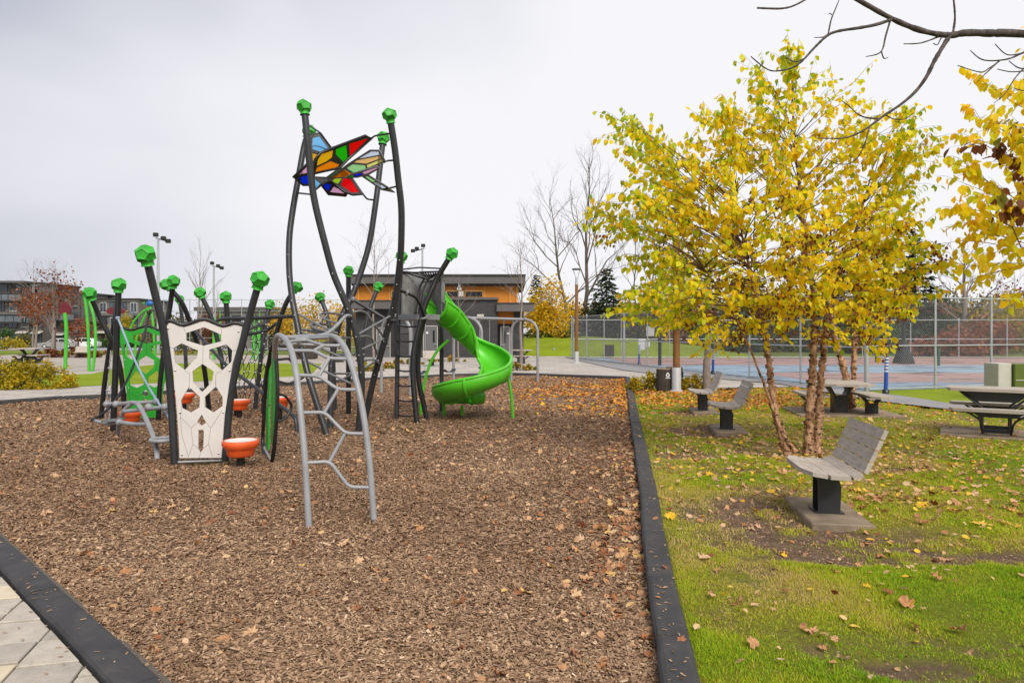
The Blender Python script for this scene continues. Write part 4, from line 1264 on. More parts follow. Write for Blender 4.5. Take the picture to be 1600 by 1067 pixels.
PGR = [[(200, 92), (212, 128)], [(450, 100), (452, 138)], [(330, 217), (327, 333)], [(208, 380), (240, 400), (237, 483)], [(450, 382), (415, 400), (412, 483)], [(185, 632), (180, 690), (250, 762), (262, 870), (228, 958)], [(455, 640), (440, 670), (380, 762), (365, 868), (392, 955)],
       [(250, 762), (285, 728)], [(380, 762), (352, 727)], [(178, 690), (185, 800), (230, 950)], [(312, 934), (300, 960)], [(262, 870), (298, 900)], [(365, 868), (332, 898)], [(110, 222), (132, 232)], [(552, 245), (526, 245)]]
def z4(x, y): return 240 + x / 4.267, 490 + y / 4.267
def panel(root, place, m, gm, nrm):
    """place maps panel-drawing coordinates to 3-D"""
    mb = MB(root.location); mb.plate(PO, PH, place, nrm * .024)
    pn = mb.build('honeycomb_panel', M[m], root)
    for g in PGR:
        mb = MB(root.location); mb.tube([place(*p) - nrm * .0005 for p in g], .0024, 4); mb.build('groove', M[gm], pn)
    mb = MB(root.location)
    for b in ((95, 100), (565, 120), (142, 378), (505, 380), (175, 660), (462, 658), (188, 940), (433, 932)):
        mb.lathe([(.001, .010), (.012, .008), (.014, 0)], place(*b), 8, axis=-nrm)
    mb.build('bolts', M['bolt'], pn)
    cap = smooth_path([place(*p) for p in ((70, 95), (85, 62), (115, 46), (200, 76), (335, 36), (455, 80), (540, 62), (598, 76))], 4)
    mb = MB(root.location); mb.tube(cap, .022, 8); mb.build('top_rail', M['black'], root)
wp = thing('white_panel_climber', (-4.0, 8.7, CZ), 'cream honeycomb climbing panel between two leaning charcoal poles topped with green balls', 'climbing panel', 'honeycomb climbing panels')
def zw(px): return 8.6 + (px - 273) / 78 * .2
def place_w(x, y):
    a, b = z4(x, y); return P(a, b, zw(a) - .0)
post(wp, [(230, 410, 8.35), (241, 455, 8.45), (253, 505, 8.52), (262, 565, 8.58), (268, 640, 8.62), (273, 730, 8.62)], .046, br=.118)
post(wp, [(403, 447, 8.75), (393, 482, 8.8), (381, 527, 8.82), (368, 580, 8.84), (359, 630, 8.85), (351, 726, 8.85)], .046, br=.112)
panel(wp, place_w, 'cream', 'groove', Vector((-.05, 1, 0)).normalized())
mb = MB(wp.location); mb.tube(PP([(276, 722, 8.62), (349, 719, 8.84)]), .014, 8); mb.build('bottom_bar', M['grey_tube'], wp)
gp = thing('green_panel_climber', (-6.9, 13.0, CZ), 'green honeycomb climbing panel between two black poles behind the grey balance frame', 'climbing panel', 'honeycomb climbing panels')
def place_g(x, y):
    a, b = z4(x, y)
    u = (a - 312) * 8.7 / F; v = CH + (HY - b) / F * 8.72
    s = 1.10
    return Vector((-7.02 + u * s, 13.02 + u * s * .10, CZ + (v - CZ) * .985 - .02))
post(gp, [(143, 466, 12.7), (155, 494, 12.8), (170, 524, 12.85), (184, 560, 12.95), (191, 600, 13.0), (196, 658, 13.05)], .046, br=.115, m='black')
post(gp, [(270, 447, 12.95), (266, 475, 13.0), (261, 508, 13.0), (255, 555, 13.05), (250, 600, 13.05), (247, 661, 13.05)], .046, br=.115, m='black')
panel(gp, place_g, 'green_panel', 'groove_g', Vector((-.1, 1, 0)).normalized())

# ---------------------------------------------------------------- orange bowl steps
def cup(base, z, label, r=.175):
    t = thing('bowl_step', base, label, 'stepping bowl', 'orange bowl steps')
    h = z - base.z
    mb = MB(); mb.lathe([(.001, h - .055), (r * .74, h - .05), (r * .86, h - .012), (r * .93, h), (r, h - .012), (r * 1.0, h - .05), (r * .93, h - .085), (r * .80, h - .11), (r * .76, h - .125), (r * .72, h - .185), (r * .60, h - .205), (.001, h - .21)], n=28)
    mb.build('bowl', M['orange'], t)
    mb = MB(); mb.lathe([(.001, h - .045), (r * .55, h - .04), (r * .80, h - .022), (r * .87, h - .004)], n=28); mb.build('bowl_lining', M['cream'], t)
    mb = MB(); mb.lathe([(.05, -.05), (.05, h - .19)], n=12); mb.build('stem', M['black'], t)
    return t
b0 = GC(376, 728); cup(b0, P(376, 687, b0.y).z, 'orange bowl step in front, right of the cream panel', .222)
for (x, y, Y, lab) in ((204, 642, 12.4, 'orange bowl step behind the grey balance frame, in front of the green panel'), (287, 614, 13.4, 'orange bowl step half hidden behind the left pole of the cream panel'),
                       (374, 624, 13.3, 'orange bowl step seen just right of the cream panel under the rope net'), (437, 620, 13.2, 'orange bowl step seen behind the oval slat frame')):
    q = P(x, y, Y); cup(Vector((q.x, Y, CZ)), q.z, lab, .20)

# ---------------------------------------------------------------- grey balance frame with cables
bf = thing('balance_frame', (-4.9, 10.0, CZ), 'low grey tubular balance frame with knobs and foot rings left of the cream panel', 'balance frame')
def z3(x, y, Z): return (130 + x / 5.335, 540 + y / 5.335, Z)
gt = [([(200, 488, 10.9), (330, 484, 10.7), (430, 476, 10.4), (480, 525, 10.1), (540, 650, 9.6), (590, 780, 9.25), (612, 880, 9.1), (616, 955, 9.02)], .034), ([(430, 478, 10.4), (520, 472, 10.5), (600, 468, 10.6)], .030),
      ([(345, 548, 10.5), (500, 532, 10.25), (675, 512, 10.0)], .032), ([(400, 486, 10.5), (340, 540, 10.6), (310, 610, 10.7), (292, 670, 10.85), (288, 745, 11.0)], .032), ([(300, 637, 10.3), (420, 655, 10.0), (540, 655, 9.7)], .032),
      ([(75, 617, 10.9), (150, 640, 10.6), (225, 648, 10.4), (300, 640, 10.3)], .028)]
for pts, r_ in gt:
    mb = MB(bf.location); mb.tube(smooth_path(PP([z3(*p) for p in pts]), 5), r_, 10); mb.build('tube', M['grey_tube'], bf)
for p in ((195, 488, 10.9), (272, 487, 10.75), (602, 467, 10.6), (678, 511, 10.0), (300, 637, 10.3), (545, 512, 10.2)):
    mb = MB(bf.location); mb.lathe([(.001, -.055), (.03, -.048), (.05, -.02), (.054, 0), (.05, .02), (.03, .048), (.001, .055)], P(*z3(*p)), 14); mb.build('knob', M['grey_tube'], bf)
c = P(*z3(668, 782, 9.1))
ring = [c + Vector((math.cos(a) * .155, math.sin(a) * .15, 0)) for a in np.linspace(0, 2 * math.pi, 25)[:-1]]
mb = MB(bf.location); mb.tube(ring, .026, 8, closed=True); fr_ = mb.build('foot_ring', M['grey_tube'], bf)
mb = MB(bf.location); mb.lathe([(.001, -.005), (.14, -.005), (.14, .005), (.001, .005)], c, 20); mb.build('foot_plate', M['grey_dark'], fr_)
c = P(*z3(250, 628, 10.35))
pl = [c + Vector((math.cos(a) * .17, math.sin(a) * .12, .02 * math.cos(a))) for a in np.linspace(0, 2 * math.pi, 21)[:-1]]
mb = MB(bf.location); mb.extr(pl, (0, 0, .03)); mb.build('foot_plate', M['grey_dark'], bf)
def zb(x, y, Z): return (120 + x / 5.93, 380 + y / 5.93, Z)
def rope(name, pts, r_, m, label, sag=None):
    pp = smooth_path(PP(pts), 8)
    mb = MB(pp[0]); mb.tube(pp, r_, 8)
    for e in (pp[0], pp[-1]): mb.lathe([(.001, -.03), (r_ * 2, -.025), (r_ * 2.2, 0), (r_ * 2, .025), (.001, .03)], e, 8)
    return tag(mb.build(name, M[m]), label, 'rope')
rope('steel_cable', [(184, 497, 11.35), (212, 566, 10.9), (240, 618, 10.4), (267, 657, 10.0)], .017, 'rope_blue', 'straight pale blue cable slanting down from the ball post to the balance frame')
rope('slack_rope', [(233, 488, 11.5), (226, 520, 11.2), (212, 562, 11.0), (194, 602, 10.9), (172, 636, 10.8), (146, 655, 10.8)], .019, 'rope_black', 'slack black rope curving down to the left foot tube of the balance frame')
# the two ball posts left with a chain ladder between them
lp = thing('chain_ladder_posts', (-6.9, 12.2, CZ), 'pair of black ball-topped posts at the left end with a chain ladder hung between them', 'climbing posts')
post(lp, [(185, 454, 11.6), (183, 500, 11.6), (181, 560, 11.6), (178.5, 620, 11.6), (176.5, 678, 11.6)], .050, br=.118, m='black')
post(lp, [(186, 452, 13.1), (179, 500, 13.1), (171, 545, 13.15), (163, 600, 13.2), (157.5, 658, 13.2)], .044, br=.10, m='black')
for s in (0, 1):
    pa = [(173 + s * 8, 548, 12.9 - s * 1.0), (168.5 + s * 6, 600, 12.9 - s), (164 + s * 7, 655, 12.9 - s)]
    mb = MB(lp.location)
    q = smooth_path(PP(pa), 10)
    for i in range(len(q) - 1):
        d = (q[i + 1] - q[i]); mid = (q[i] + q[i + 1]) / 2
        sd_ = Vector((.012, 0, 0)) if i % 2 else Vector((0, .012, 0))
        lk = [mid + d * .62 * math.cos(a) + sd_ * math.sin(a) for a in np.linspace(0, 2 * math.pi, 9)[:-1]]
        mb.tube(lk, .005, 5, closed=True)
    mb.build('chain', M['steel'], lp)
for y in (575, 610, 640):
    mb = MB(lp.location); mb.tube(PP([(171 - (y - 548) * .083, y, 12.9), (180 - (y - 548) * .02, y + 3, 11.9)]), .014, 8); mb.build('rung', M['steel'], lp)
mb = MB(lp.location); mb.tube(round_path(PP([(256, 500, 8.6), (250, 484, 9.6), (236, 484, 11.2), (233, 490, 11.5)]), .1), .022, 8); mb.build('rope_hanger', M['black'], lp)

# ---------------------------------------------------------------- rope-net climber behind
nc = thing('net_climber', (-6.2, 14.3, CZ), 'rope-net climber of leaning green-ball poles behind the cream panel', 'climbing frame')
post(nc, [(264, 450, 14.2), (285, 475, 14.3), (303, 522, 14.5), (318, 570, 14.6), (327, 645, 14.8)], .050, br=.115, m='black')
post(nc, [(281, 473, 17.4), (286, 510, 17.4), (290, 560, 17.4), (292, 622, 17.4)], .046, br=.11)
post(nc, [(315.5, 464, 14.2), (330, 496, 14.25), (343, 546, 14.3), (351, 590, 14.3), (357, 646, 14.3)], .048, br=.113)
post(nc, [(353, 471, 13.6), (356, 506, 13.6), (361, 560, 13.6), (366, 612, 13.6), (371, 655, 13.6)], .050, br=.113, m='black')
post(nc, [(420, 481, 15.2), (414, 508, 15.1), (408, 555, 15.0), (402, 605, 14.95), (398, 642, 14.9)], .048, br=.108)
post(nc, [(460, 454, 14.2), (450, 468, 14.2), (441, 489, 14.2), (430, 528, 14.2), (416, 588, 14.2), (411, 650, 14.2)], .050, br=.115, m='black')
post(nc, [(502, 469, 15.2), (509, 487, 15.1), (515, 515, 15.0), (520, 555, 14.9), (523, 640, 14.8)], .048, br=.108)
post(nc, [(544.5, 430, 13.9), (544.5, 480, 13.9), (544.5, 560, 13.9), (544.5, 653, 13.9)], .052, br=.105, m='black')
post(nc, [(589, 453, 15.6), (580, 476, 15.5), (573, 502, 15.4), (567, 540, 15.3), (562, 640, 15.2)], .050, br=.108)
tubes(nc, 'rail', [[(300, 512, 14.5), (352, 570, 13.4), (413, 616, 12.2), (452, 644, 11.6), (462, 652, 11.45), (464, 678, 11.4)], [(338, 502, 12.8), (345, 498, 12.6), (400, 497, 12.1), (458, 494, 11.9)], [(358, 514, 13.6), (385, 524, 14.0), (418, 516, 14.6), (431, 506, 14.25)], [(352, 512, 13.8), (380, 517, 14.2), (412, 506, 15.0)]], .034, 'post', .25)
# the net: knotted rope cells on a curved sheet between rails
def netpt(u, v):
    x = 340 + 82 * u + 10 * math.sin(v * 3 + u * 2); y = 516 + 112 * v - 14 * math.sin(u * 3.1) * (1 - v)
    return P(x, y, 13.7 + .9 * u - .7 * math.sin(v * 2.5) * .6 + .12 * math.sin(u * 9 + v * 7))
nu, nv = 7, 8
mb = MB(nc.location); kb_ = MB(nc.location)
pts_ = {}
for j in range(nv + 1):
    for i in range(nu + 1):
        u = (i + (.5 if j % 2 else 0)) / (nu + .5); v = j / nv
        pts_[i, j] = netpt(u, v)
        kb_.lathe([(.001, -.018), (.016, -.012), (.018, 0), (.016, .012), (.001, .018)], pts_[i, j], 6)
def rp(a, b):
    m_ = (a + b) / 2 + Vector((0, 0, -.018))
    mb.tube([a, m_, b], .0085, 5, caps=False)
for j in range(nv + 1):
    for i in range(nu + 1):
        if j < nv:
            rp(pts_[i, j], pts_[i, j + 1])
            i2 = i - 1 if j % 2 == 0 else i + 1
            if 0 <= i2 <= nu and (i + j) % 3: rp(pts_[i, j], pts_[i2, j + 1])
        if i < nu and (i + j) % 2 == 0: rp(pts_[i, j], pts_[i + 1, j])
net = mb.build('rope_net', M['rope_black'], nc, kind='stuff'); kb_.build('knots', M['bolt'], net)
tubes(nc, 'loop_bar', [[(432, 562, 9.6), (452, 560, 9.9), (462, 575, 10.2), (462, 585, 10.4)], [(432, 595, 9.6), (450, 600, 9.9), (474, 590, 10.4)], [(432, 615, 9.6), (446, 618, 9.8), (457, 635, 10.0), (446, 655, 9.9), (432, 660, 9.7)], [(436, 540, 9.2), (455, 542, 9.6), (470, 556, 10.4)]], .019, 'post', .08)

# ---------------------------------------------------------------- slide tower
stw = thing('slide_tower', (-1.95, 13.0, CZ), 'slide tower with ladder, perforated grey guard panels and one leaning green-ball pole', 'play tower')
post(stw, [(702, 403, 13.0), (684, 433, 13.0), (673.5, 455, 12.95), (664, 477, 12.9), (657, 503, 12.85), (649, 535, 12.8), (645, 565, 12.75), (646, 602, 12.7), (652, 666, 12.6)], .052, br=.118, m='black')
post(stw, [(662, 499, 13.1), (656, 530, 13.1), (653, 565, 13.1), (655, 600, 13.1), (661, 628, 13.1), (668, 659, 13.1)], .050, ball=False, m='black')
post(stw, [(627, 408, 13.3), (625, 440, 13.3), (622.5, 490, 13.3), (621, 560, 13.25), (619.5, 658, 13.2)], .046, br=.112, m='post')
post(stw, [(690, 420, 14.4), (690, 500, 14.4), (690, 560, 14.4), (690, 648, 14.4)], .046, ball=False, m='post')
for y in (509.5, 532.7, 556, 579, 602.4, 625.7, 649):
    xr_ = float(np.interp(y, [503, 535, 565, 602, 666], [657, 649, 645, 646, 652])); zr_ = float(np.interp(y, [503, 666], [12.85, 12.6]))
    mb = MB(stw.location); mb.tube(smooth_path(PP([(620.5, y - 1, 13.22), ((620 + xr_) / 2, y + 1.2, 12.98), (xr_, y, zr_)]), 3), .017, 8); mb.build('rung', M['black'], stw)
dz = P(650, 495.5, 13.3).z
mb = MB(stw.location)
dk = [P(622, 495, 13.25), P(652, 495, 12.8), P(687, 495, 13.1), P(690, 495, 14.4), P(630, 495, 14.5)]
dk = [Vector((p.x, p.y, dz + .045)) for p in dk]
mb.extr(dk, (0, 0, -.10)); mb.build('deck', M['deck'], stw)
def guard(path, y0, y1, name='guard_panel'):
    """curved perforated sheet standing on the deck"""
    pp = smooth_path([Vector((P(x, 500, Y).x, Y, 0)) for x, Y in path], 5)
    zb_, zt = y1, y0
    mb = MB(stw.location)
    n = len(pp)
    vs = []
    for s in (0, .012):
        for p in pp: vs.append((p.x, p.y + s, zb_))
        for p in pp: vs.append((p.x, p.y + s, zt))
    fs = []
    for i in range(n - 1):
        fs.append((i, i + 1, n + i + 1, n + i)); fs.append((2 * n + i, 3 * n + i, 3 * n + i + 1, 2 * n + i + 1))
        fs.append((n + i, n + i + 1, 3 * n + i + 1, 3 * n + i))
    mb.add(vs, fs, True); o = mb.build(name, M['perf'], stw)
    mb = MB(stw.location); mb.tube([Vector((p.x, p.y, zt)) for p in pp], .014, 6); mb.tube([Vector((p.x, p.y, zb_)) for p in pp], .012, 6)
    for e in (pp[0], pp[-1]): mb.tube([Vector((e.x, e.y, zb_)), Vector((e.x, e.y, zt))], .014, 6)
    mb.build('panel_edge', M['grey_dark'], o)
zt = P(640, 424, 13.3).z
guard([(628, 13.3), (640, 13.45), (652, 13.75), (660, 14.25)], zt, dz + .06)
guard([(660, 14.3), (672, 14.1), (684, 13.6), (690, 13.3)], zt - .12, dz + .06)
guard([(690, 13.25), (693, 13.6), (694.5, 14.1)], zt - .15, dz + .30)
tubes(stw, 'roof_bar', [[(627, 421, 13.2), (656, 418, 14.0), (687, 419.5, 13.1)], [(627, 425, 13.2), (650, 426, 13.0), (687, 424, 13.0)], [(630, 425, 13.3), (668, 437, 13.6), (687, 425, 13.1)]], .016, 'black', .08)
mb = MB(stw.location)
for k in range(7):
    a = P(656 + k * 4, 425.5, 13.2); b = P(664 + k * 3.2, 434 - abs(k - 2) * .8, 14.0)
    mb.tube([a, b], .016, 5)
mb.tube(PP([(655, 425, 13.2), (686, 424, 13.2)]), .014, 5)
mb.build('roof_grille', M['black'], stw)
tubes(stw, 'handrail', [[(654, 493, 12.9), (651, 488, 12.9), (662, 450, 13.2), (672, 432, 13.4), (681, 428, 13.5)], [(648, 490, 13.3), (655, 470, 13.5), (654, 450, 13.6), (662, 437, 13.8)]], .019, 'black', .15)
tubes(stw, 'hook_rail', [[(621, 452, 12.3), (648, 463, 12.5), (654, 470, 12.6), (664, 496, 12.85)]], .028, 'black', .12)
for p, ax in (((636, 457.5, 12.4), (1, .3, -.4)), ((662, 497, 12.85), (.3, .2, -1))):
    q = P(*p)
    d = Vector(ax).normalized(); o1 = d.orthogonal().normalized(); o2 = d.cross(o1)
    rr = .062 if p[0] > 650 else .042
    mb = MB(stw.location); mb.tube([q + (o1 * math.cos(a) + o2 * math.sin(a)) * rr for a in np.linspace(0, 2 * math.pi, 17)[:-1]], .024, 8, closed=True); mb.build('clamp_ring', M['grey_dark'], stw)

# ---------------------------------------------------------------- spiral slide
sli = thing('spiral_slide', (-.75, 13.4, CZ), 'bright green plastic spiral slide curling down from the slide tower', 'slide')
ctr = [Vector(p) for p in (P(680, 497, 13.35), P(692, 506, 13.5), P(708, 522, 13.75), P(728, 544, 13.98), P(750, 564, 14.05), P(771, 577, 13.9), P(783, 590, 13.5), P(775, 604, 13.05), P(750, 614, 12.82), P(722, 621, 12.85), P(703, 627, 13.1), P(700, 630, 13.5), P(714, 631, 13.85), P(735, 631, 14.0))]
cp = smooth_path(ctr, 6)
def trough(rad, wall, lip=False):
    vs, fs = [], []
    N = 15
    for i, p in enumerate(cp):
        t = (cp[min(i + 1, len(cp) - 1)] - cp[max(i - 1, 0)])
        th = Vector((t.x, t.y, 0)).normalized()
        side = Vector((th.y, -th.x, 0))           # to the right of travel (inner side of the bend)
        f = i / (len(cp) - 1)
        bank = .30 * math.sin(math.pi * min(1, f * 1.1))
        up = Vector((0, 0, 1))
        s2 = (side * math.cos(bank) - up * math.sin(bank)); u2 = (up * math.cos(bank) + side * math.sin(bank))
        for k in range(N):
            a = math.pi * (-.06 + 1.12 * k / (N - 1))
            ro = rad * (1.0 + (.12 if k < 2 or k > N - 3 else 0) * 0)
            dp_ = .95 - .22 * min(1, max(0, (f - .35) / .3))
            q = p + s2 * (math.cos(a) * -ro) + u2 * (rad * dp_ - math.sin(a) * ro * dp_)
            vs.append(q)
    return vs, N
va, N = trough(.300, 0)
vb, _ = trough(.318, 0)
n = len(cp)
mb = MB(sli.location)
fs = []
for i in range(n - 1):
    for k in range(N - 1):
        fs.append((i * N + k, i * N + k + 1, (i + 1) * N + k + 1, (i + 1) * N + k))
ofs = n * N
fs2 = [tuple(reversed([q + ofs for q in f])) for f in fs]
edge = []
for i in range(n - 1):
    for k in (0, N - 1):
        edge.append((i * N + k, (i + 1) * N + k, (i + 1) * N + k + ofs, i * N + k + ofs))
for i in (0, n - 1):
    for k in range(N - 1): edge.append((i * N + k, i * N + k + 1, i * N + k + 1 + ofs, i * N + k + ofs))
mb.add(va + vb, fs + fs2 + edge, True)
mb.build('chute', M['green'], sli)
for k in (0, N - 1):
    mb = MB(sli.location); mb.tube([(va[i * N + k] + vb[i * N + k]) / 2 for i in range(n)], .034, 10); mb.build('rim', M['green'], sli)
for i in (1, 8, 14, 20, 40, 52, 66):
    mb = MB(sli.location); mb.tube([vb[i * N + k] for k in range(N)], .030, 6); mb.build('flange', M['green'], sli)
# entry hood: raised side walls at the top
hood = []
q = [vb[0 * N + k] for k in range(N)]
mb = MB(sli.location)
for kk in (0, N - 1):
    a = [va[i * N + kk] for i in range(0, 9)]
    top = [p + Vector((0, 0, .16 * (1 - j / 8))) for j, p in enumerate(a)]
    vs = a + top; m_ = len(a)
    mb.add(vs, [(j, j + 1, m_ + j + 1, m_ + j) for j in range(m_ - 1)], True)
    mb.add([v + Vector((0, .014, 0)) for v in vs], [(j, j + 1, m_ + j + 1, m_ + j) for j in range(m_ - 1)], True)
    mb.tube(top, .016, 8)
mb.build('entry_hood', M['green'], sli)
ex = cp[-1]
mb = MB(sli.location); dd = (cp[-1] - cp[-4]); dd.z = 0; dd.normalize()
mb.lathe([(.17, -.12), (.18, -.10), (.18, .14), (.165, .15), (.15, .12), (.15, -.1)], P(743, 618, 13.6), 18, axis=(.9, .35, .05)); mb.build('exit_roll', M['green'], sli)
for pts in ([(694, 612, 13.3), (693.6, 630, 13.5), (693.6, 655, 13.6)], [(722, 634, 13.7), (721.6, 652, 13.8)], [(786, 573, 13.45), (794, 592, 13.4), (799, 620, 13.4), (801.5, 657, 13.4)], [(701, 531, 13.8), (686, 545, 13.8), (674, 564, 13.8), (665, 590, 13.8), (659, 622, 13.8), (656.7, 653, 13.8)]):
    mb = MB(sli.location); mb.tube(smooth_path(PP(pts), 5), .030, 10); mb.build('leg', M['green'], sli)

# ---------------------------------------------------------------- swing set
sw = thing('swing_set', (-1.35, 20.9, CZ), 'grey arched swing set behind the slide and climbing tower', 'swing set')
ra, rb_ = Vector((-3.17, 18.6, 2.06)), Vector((.42, 23.5, 2.06))
rd = (rb_ - ra); rd.z = 0; L_ = rd.length; rd.normalize()
pn_ = Vector((rd.y, -rd.x, 0))
mb = MB(sw.location); mb.tube([ra, rb_], .045, 12); mb.build('top_rail', M['grey_tube'], sw)
for s in (0, .5, 1):
    c = ra.lerp(rb_, s)
    pts = []
    for k in range(19):
        a = math.pi * k / 18
        pts.append(c + pn_ * (-.56 * math.cos(a)) + Vector((0, 0, -.46 + .46 * math.sin(a))))
    pts = [Vector((pts[0].x, pts[0].y, CZ - .05))] + pts + [Vector((pts[-1].x, pts[-1].y, CZ - .05))]
    mb = MB(sw.location); mb.tube(pts, .045, 12); mb.build('arch_leg', M['grey_tube'], sw)
    mb = MB(sw.location); mb.lathe([(.06, -.07), (.062, 0), (.06, .07)], c, 12, axis=rd); mb.build('clamp', M['grey_dark'], sw)
LBL = ('belt swing hung nearest the slide tower', 'belt swing hung second from the slide tower', 'belt swing hung second from the right end of the swing set', 'belt swing hung nearest the right end of the swing set')
for i, s in enumerate((.15, .36, .64, .85)):
    c = ra.lerp(rb_, s)
    t = thing('swing', Vector((c.x, c.y, .45)), LBL[i], 'swing', 'belt swings')
    for sg in (-1, 1):
        a = c + rd * sg * .26; b = Vector((c.x, c.y, .52)) + rd * sg * .24
        mb = MB(t.location); mb.tube([a, b], .008, 5); mb.build('chain', M['steel'], t)
        mb = MB(t.location); mb.box(a + Vector((0, 0, -.05)), (.05, .05, .08)); mb.build('hanger', M['grey_dark'], t)
    st_ = [Vector((c.x, c.y, .52 - .09 * (1 - (k / 4 - 1) ** 2))) + rd * (-.24 + .06 * k) for k in range(9)]
    mb = MB(t.location)
    vs = [p + pn_ * .08 for p in st_] + [p - pn_ * .08 for p in st_] + [p + pn_ * .08 + Vector((0, 0, -.015)) for p in st_] + [p - pn_ * .08 + Vector((0, 0, -.015)) for p in st_]
    mb.add(vs, [(k, k + 1, 9 + k + 1, 9 + k) for k in range(8)] + [(18 + k, 27 + k, 27 + k + 1, 18 + k + 1) for k in range(8)], True); mb.build('belt_seat', M['black'], t)

# ================================================================== PARK FURNITURE
def make_bench(label):
    t = thing('park_bench', (0, 0, 0), label, 'bench', 'single-post benches along the kerb')
    W = .86
    segs = [((-.275, .405), (-.092, .384)), ((-.089, .3838), (.080, .378)), ((.083, .3785), (.165, .408)), ((.169, .414), (.210, .505)), ((.213, .511), (.252, .598)), ((.255, .604), (.292, .688)), ((.295, .694), (.330, .772))]
    for i, ((x0, z0), (x1, z1)) in enumerate(segs):
        d = Vector((x1 - x0, z1 - z0)); L = d.length; d /= L
        nn = Vector((-d.y, d.x))
        th = .036
        w = W * (1.0 if i else .96)
        prof = [(x0, z0), (x1, z1), (x1 - nn.x * th, z1 - nn.y * th), (x0 - nn.x * th, z0 - nn.y * th)]
        c = Vector((sum(p[0] for p in prof) / 4, sum(p[1] for p in prof) / 4))
        mb = MB()
        rows = []
        nstep = 10
        for k in range(nstep + 1):
            y = -w / 2 + w * k / nstep
            sh = 1.0
            rowpts = []
            for (px_, pz_) in prof:
                e = .93 if k in (0, nstep) else 1.0
                fx = 0.0
                if i == 0 and px_ < c.x:                 # rounded front corners
                    fx = .05 * max(0, abs(y) / (w / 2) - .55) / .45
                rowpts.append((c.x + (px_ - c.x) * e + fx, y, c.y + (pz_ - c.y) * e + random.uniform(-.0008, .0008)))
            rows.append(rowpts)
        vs = [p for r_ in rows for p in r_]
        fs = [(0, 1, 2, 3), tuple(nstep * 4 + k for k in (3, 2, 1, 0))]
        for k in range(nstep):
            for q in range(4):
                fs.append((k * 4 + q, k * 4 + (q + 1) % 4, k * 4 + 4 + (q + 1) % 4, k * 4 + 4 + q))
        mb.add(vs, fs); mb.build('seat_plank' if i < 3 else 'back_plank', M['wood_grey'], t)
    # folded steel pedestal: two flared cheeks and a web
    for s in (-1, 1):
        mb = MB(); mb.extr([(-.09, s * .085 - .006, -.01), (.09, s * .085 - .006, -.01), (.10, s * .085 - .006, .22), (.06, s * .085 - .006, .335), (-.15, s * .085 - .006, .355), (-.09, s * .085 - .006, .26)], (0, .012, 0)); mb.build('pedestal_cheek', M['post'], t)
    mb = MB(); mb.extr([(.082, -.079, -.01), (.090, -.079, -.01), (.10, -.079, .22), (.092, -.079, .22)], (0, .158, 0)); mb.box((-.02, 0, .33), (.2, .16, .01)); mb.build('pedestal_web', M['post'], t)
    for s in (-1, 1):
        mb = MB(); mb.extr([(-.2, s * .10 - .012, .352), (.07, s * .10 - .012, .336), (.185, s * .10 - .012, .372), (.330, s * .10 - .012, .66), (.345, s * .10 - .012, .65), (.20, s * .10 - .012, .36), (.08, s * .10 - .012, .318), (-.2, s * .10 - .012, .335)], (0, .024, 0)); mb.build('bracket', M['post'], t)
    mb = MB(); mb.box((0, 0, -.006), (.24, .22, .012)); mb.build('foot_plate', M['post'], t)
    return t
def pad(x, y, w, l, rz, label, z=.03, name='concrete_pad'):
    mb = MB((x, y, 0)); mb.box((x, y, z - .1), (w, l, .2), rz=rz, bev=.012)
    return tag(mb.build(name, M['concrete']), label, 'slab', 'concrete slabs under the furniture')
bl = ('nearest weathered wooden bench on a black post beside the birch trunks', 'second weathered bench from the camera, above the bare soil patch', 'farthest weathered bench, just in front of the orange leaf litter')
pl_ = ('concrete slab under the nearest bench', 'concrete slab under the second bench', 'concrete slab under the farthest bench')
b0 = make_bench(bl[0])
for i, (g, _) in enumerate(BENCH):
    o = b0 if i == 0 else copy_tree(b0)
    o['label'] = bl[i]
    o.location = (g.x, g.y, .042); o.rotation_euler = (0, 0, KA)
    q = Vector((g.x, g.y)) + Vector((.012, .16))
    pad(q.x + (.01, .03, .02)[i], q.y - .12, (.50, .52, .52)[i], (.95, .95, .95)[i], KA, pl_[i])

def plank_top(root, name, cx_, cy_, z, lx, ly, th, n, m='wood_grey', along='x', corner=.10):
    """table top of boards with clipped ends"""
    for i in range(n):
        w = (ly if along == 'x' else lx) / n
        off = -((ly if along == 'x' else lx) / 2) + w * (i + .5)
        L = lx if along == 'x' else ly
        cut = corner if i in (0, n - 1) else 0
        a, b = w / 2 - .003, L / 2
        if cut:
            e = 1 if i == n - 1 else -1
            poly = [(-b, -a), (b, -a), (b, a), (-b, a)] if False else ([(-b, -a), (b, -a), (b - cut, a), (-b + cut, a)] if e > 0 else [(-b + cut, -a), (b - cut, -a), (b, a), (-b, a)])
        else: poly = [(-b, -a), (b, -a), (b, a), (-b, a)]
        mb = MB()
        pts = [(cx_ + p[0], cy_ + off + p[1], z) if along == 'x' else (cx_ + off + p[1], cy_ + p[0], z) for p in poly]
        mb.extr(pts, (0, 0, -th)); mb.build(name, M[m], root)
def pedestal(root, h, w, d):
    for s in (-1, 1):
        mb = MB(); mb.extr([(s * w * .5 - .008, -d * .32, 0), (s * w * .5 - .008, d * .32, 0), (s * w * .5 - .008, d * .32, h * .62), (s * w * .5 - .008, -d * .32, h * .62)], (.016, 0, 0)); mb.build('pedestal_cheek', M['post'], root)
        mb = MB(); mb.extr([(s * w * .5, -d * .30, h * .6), (s * w * .35, -d * .30, h * .6), (s * w * .85, -d * .30, h - .005), (s * w * 1.15, -d * .30, h - .005)], (0, d * .6, 0)); mb.build('pedestal_arm', M['post'], root)
    mb = MB(); mb.box((0, -d * .3, h * .31), (w, .014, h * .62)); mb.box((0, 0, h - .012), (w * 2.4, d * .9, .02)); mb.build('pedestal_web', M['post'], root)
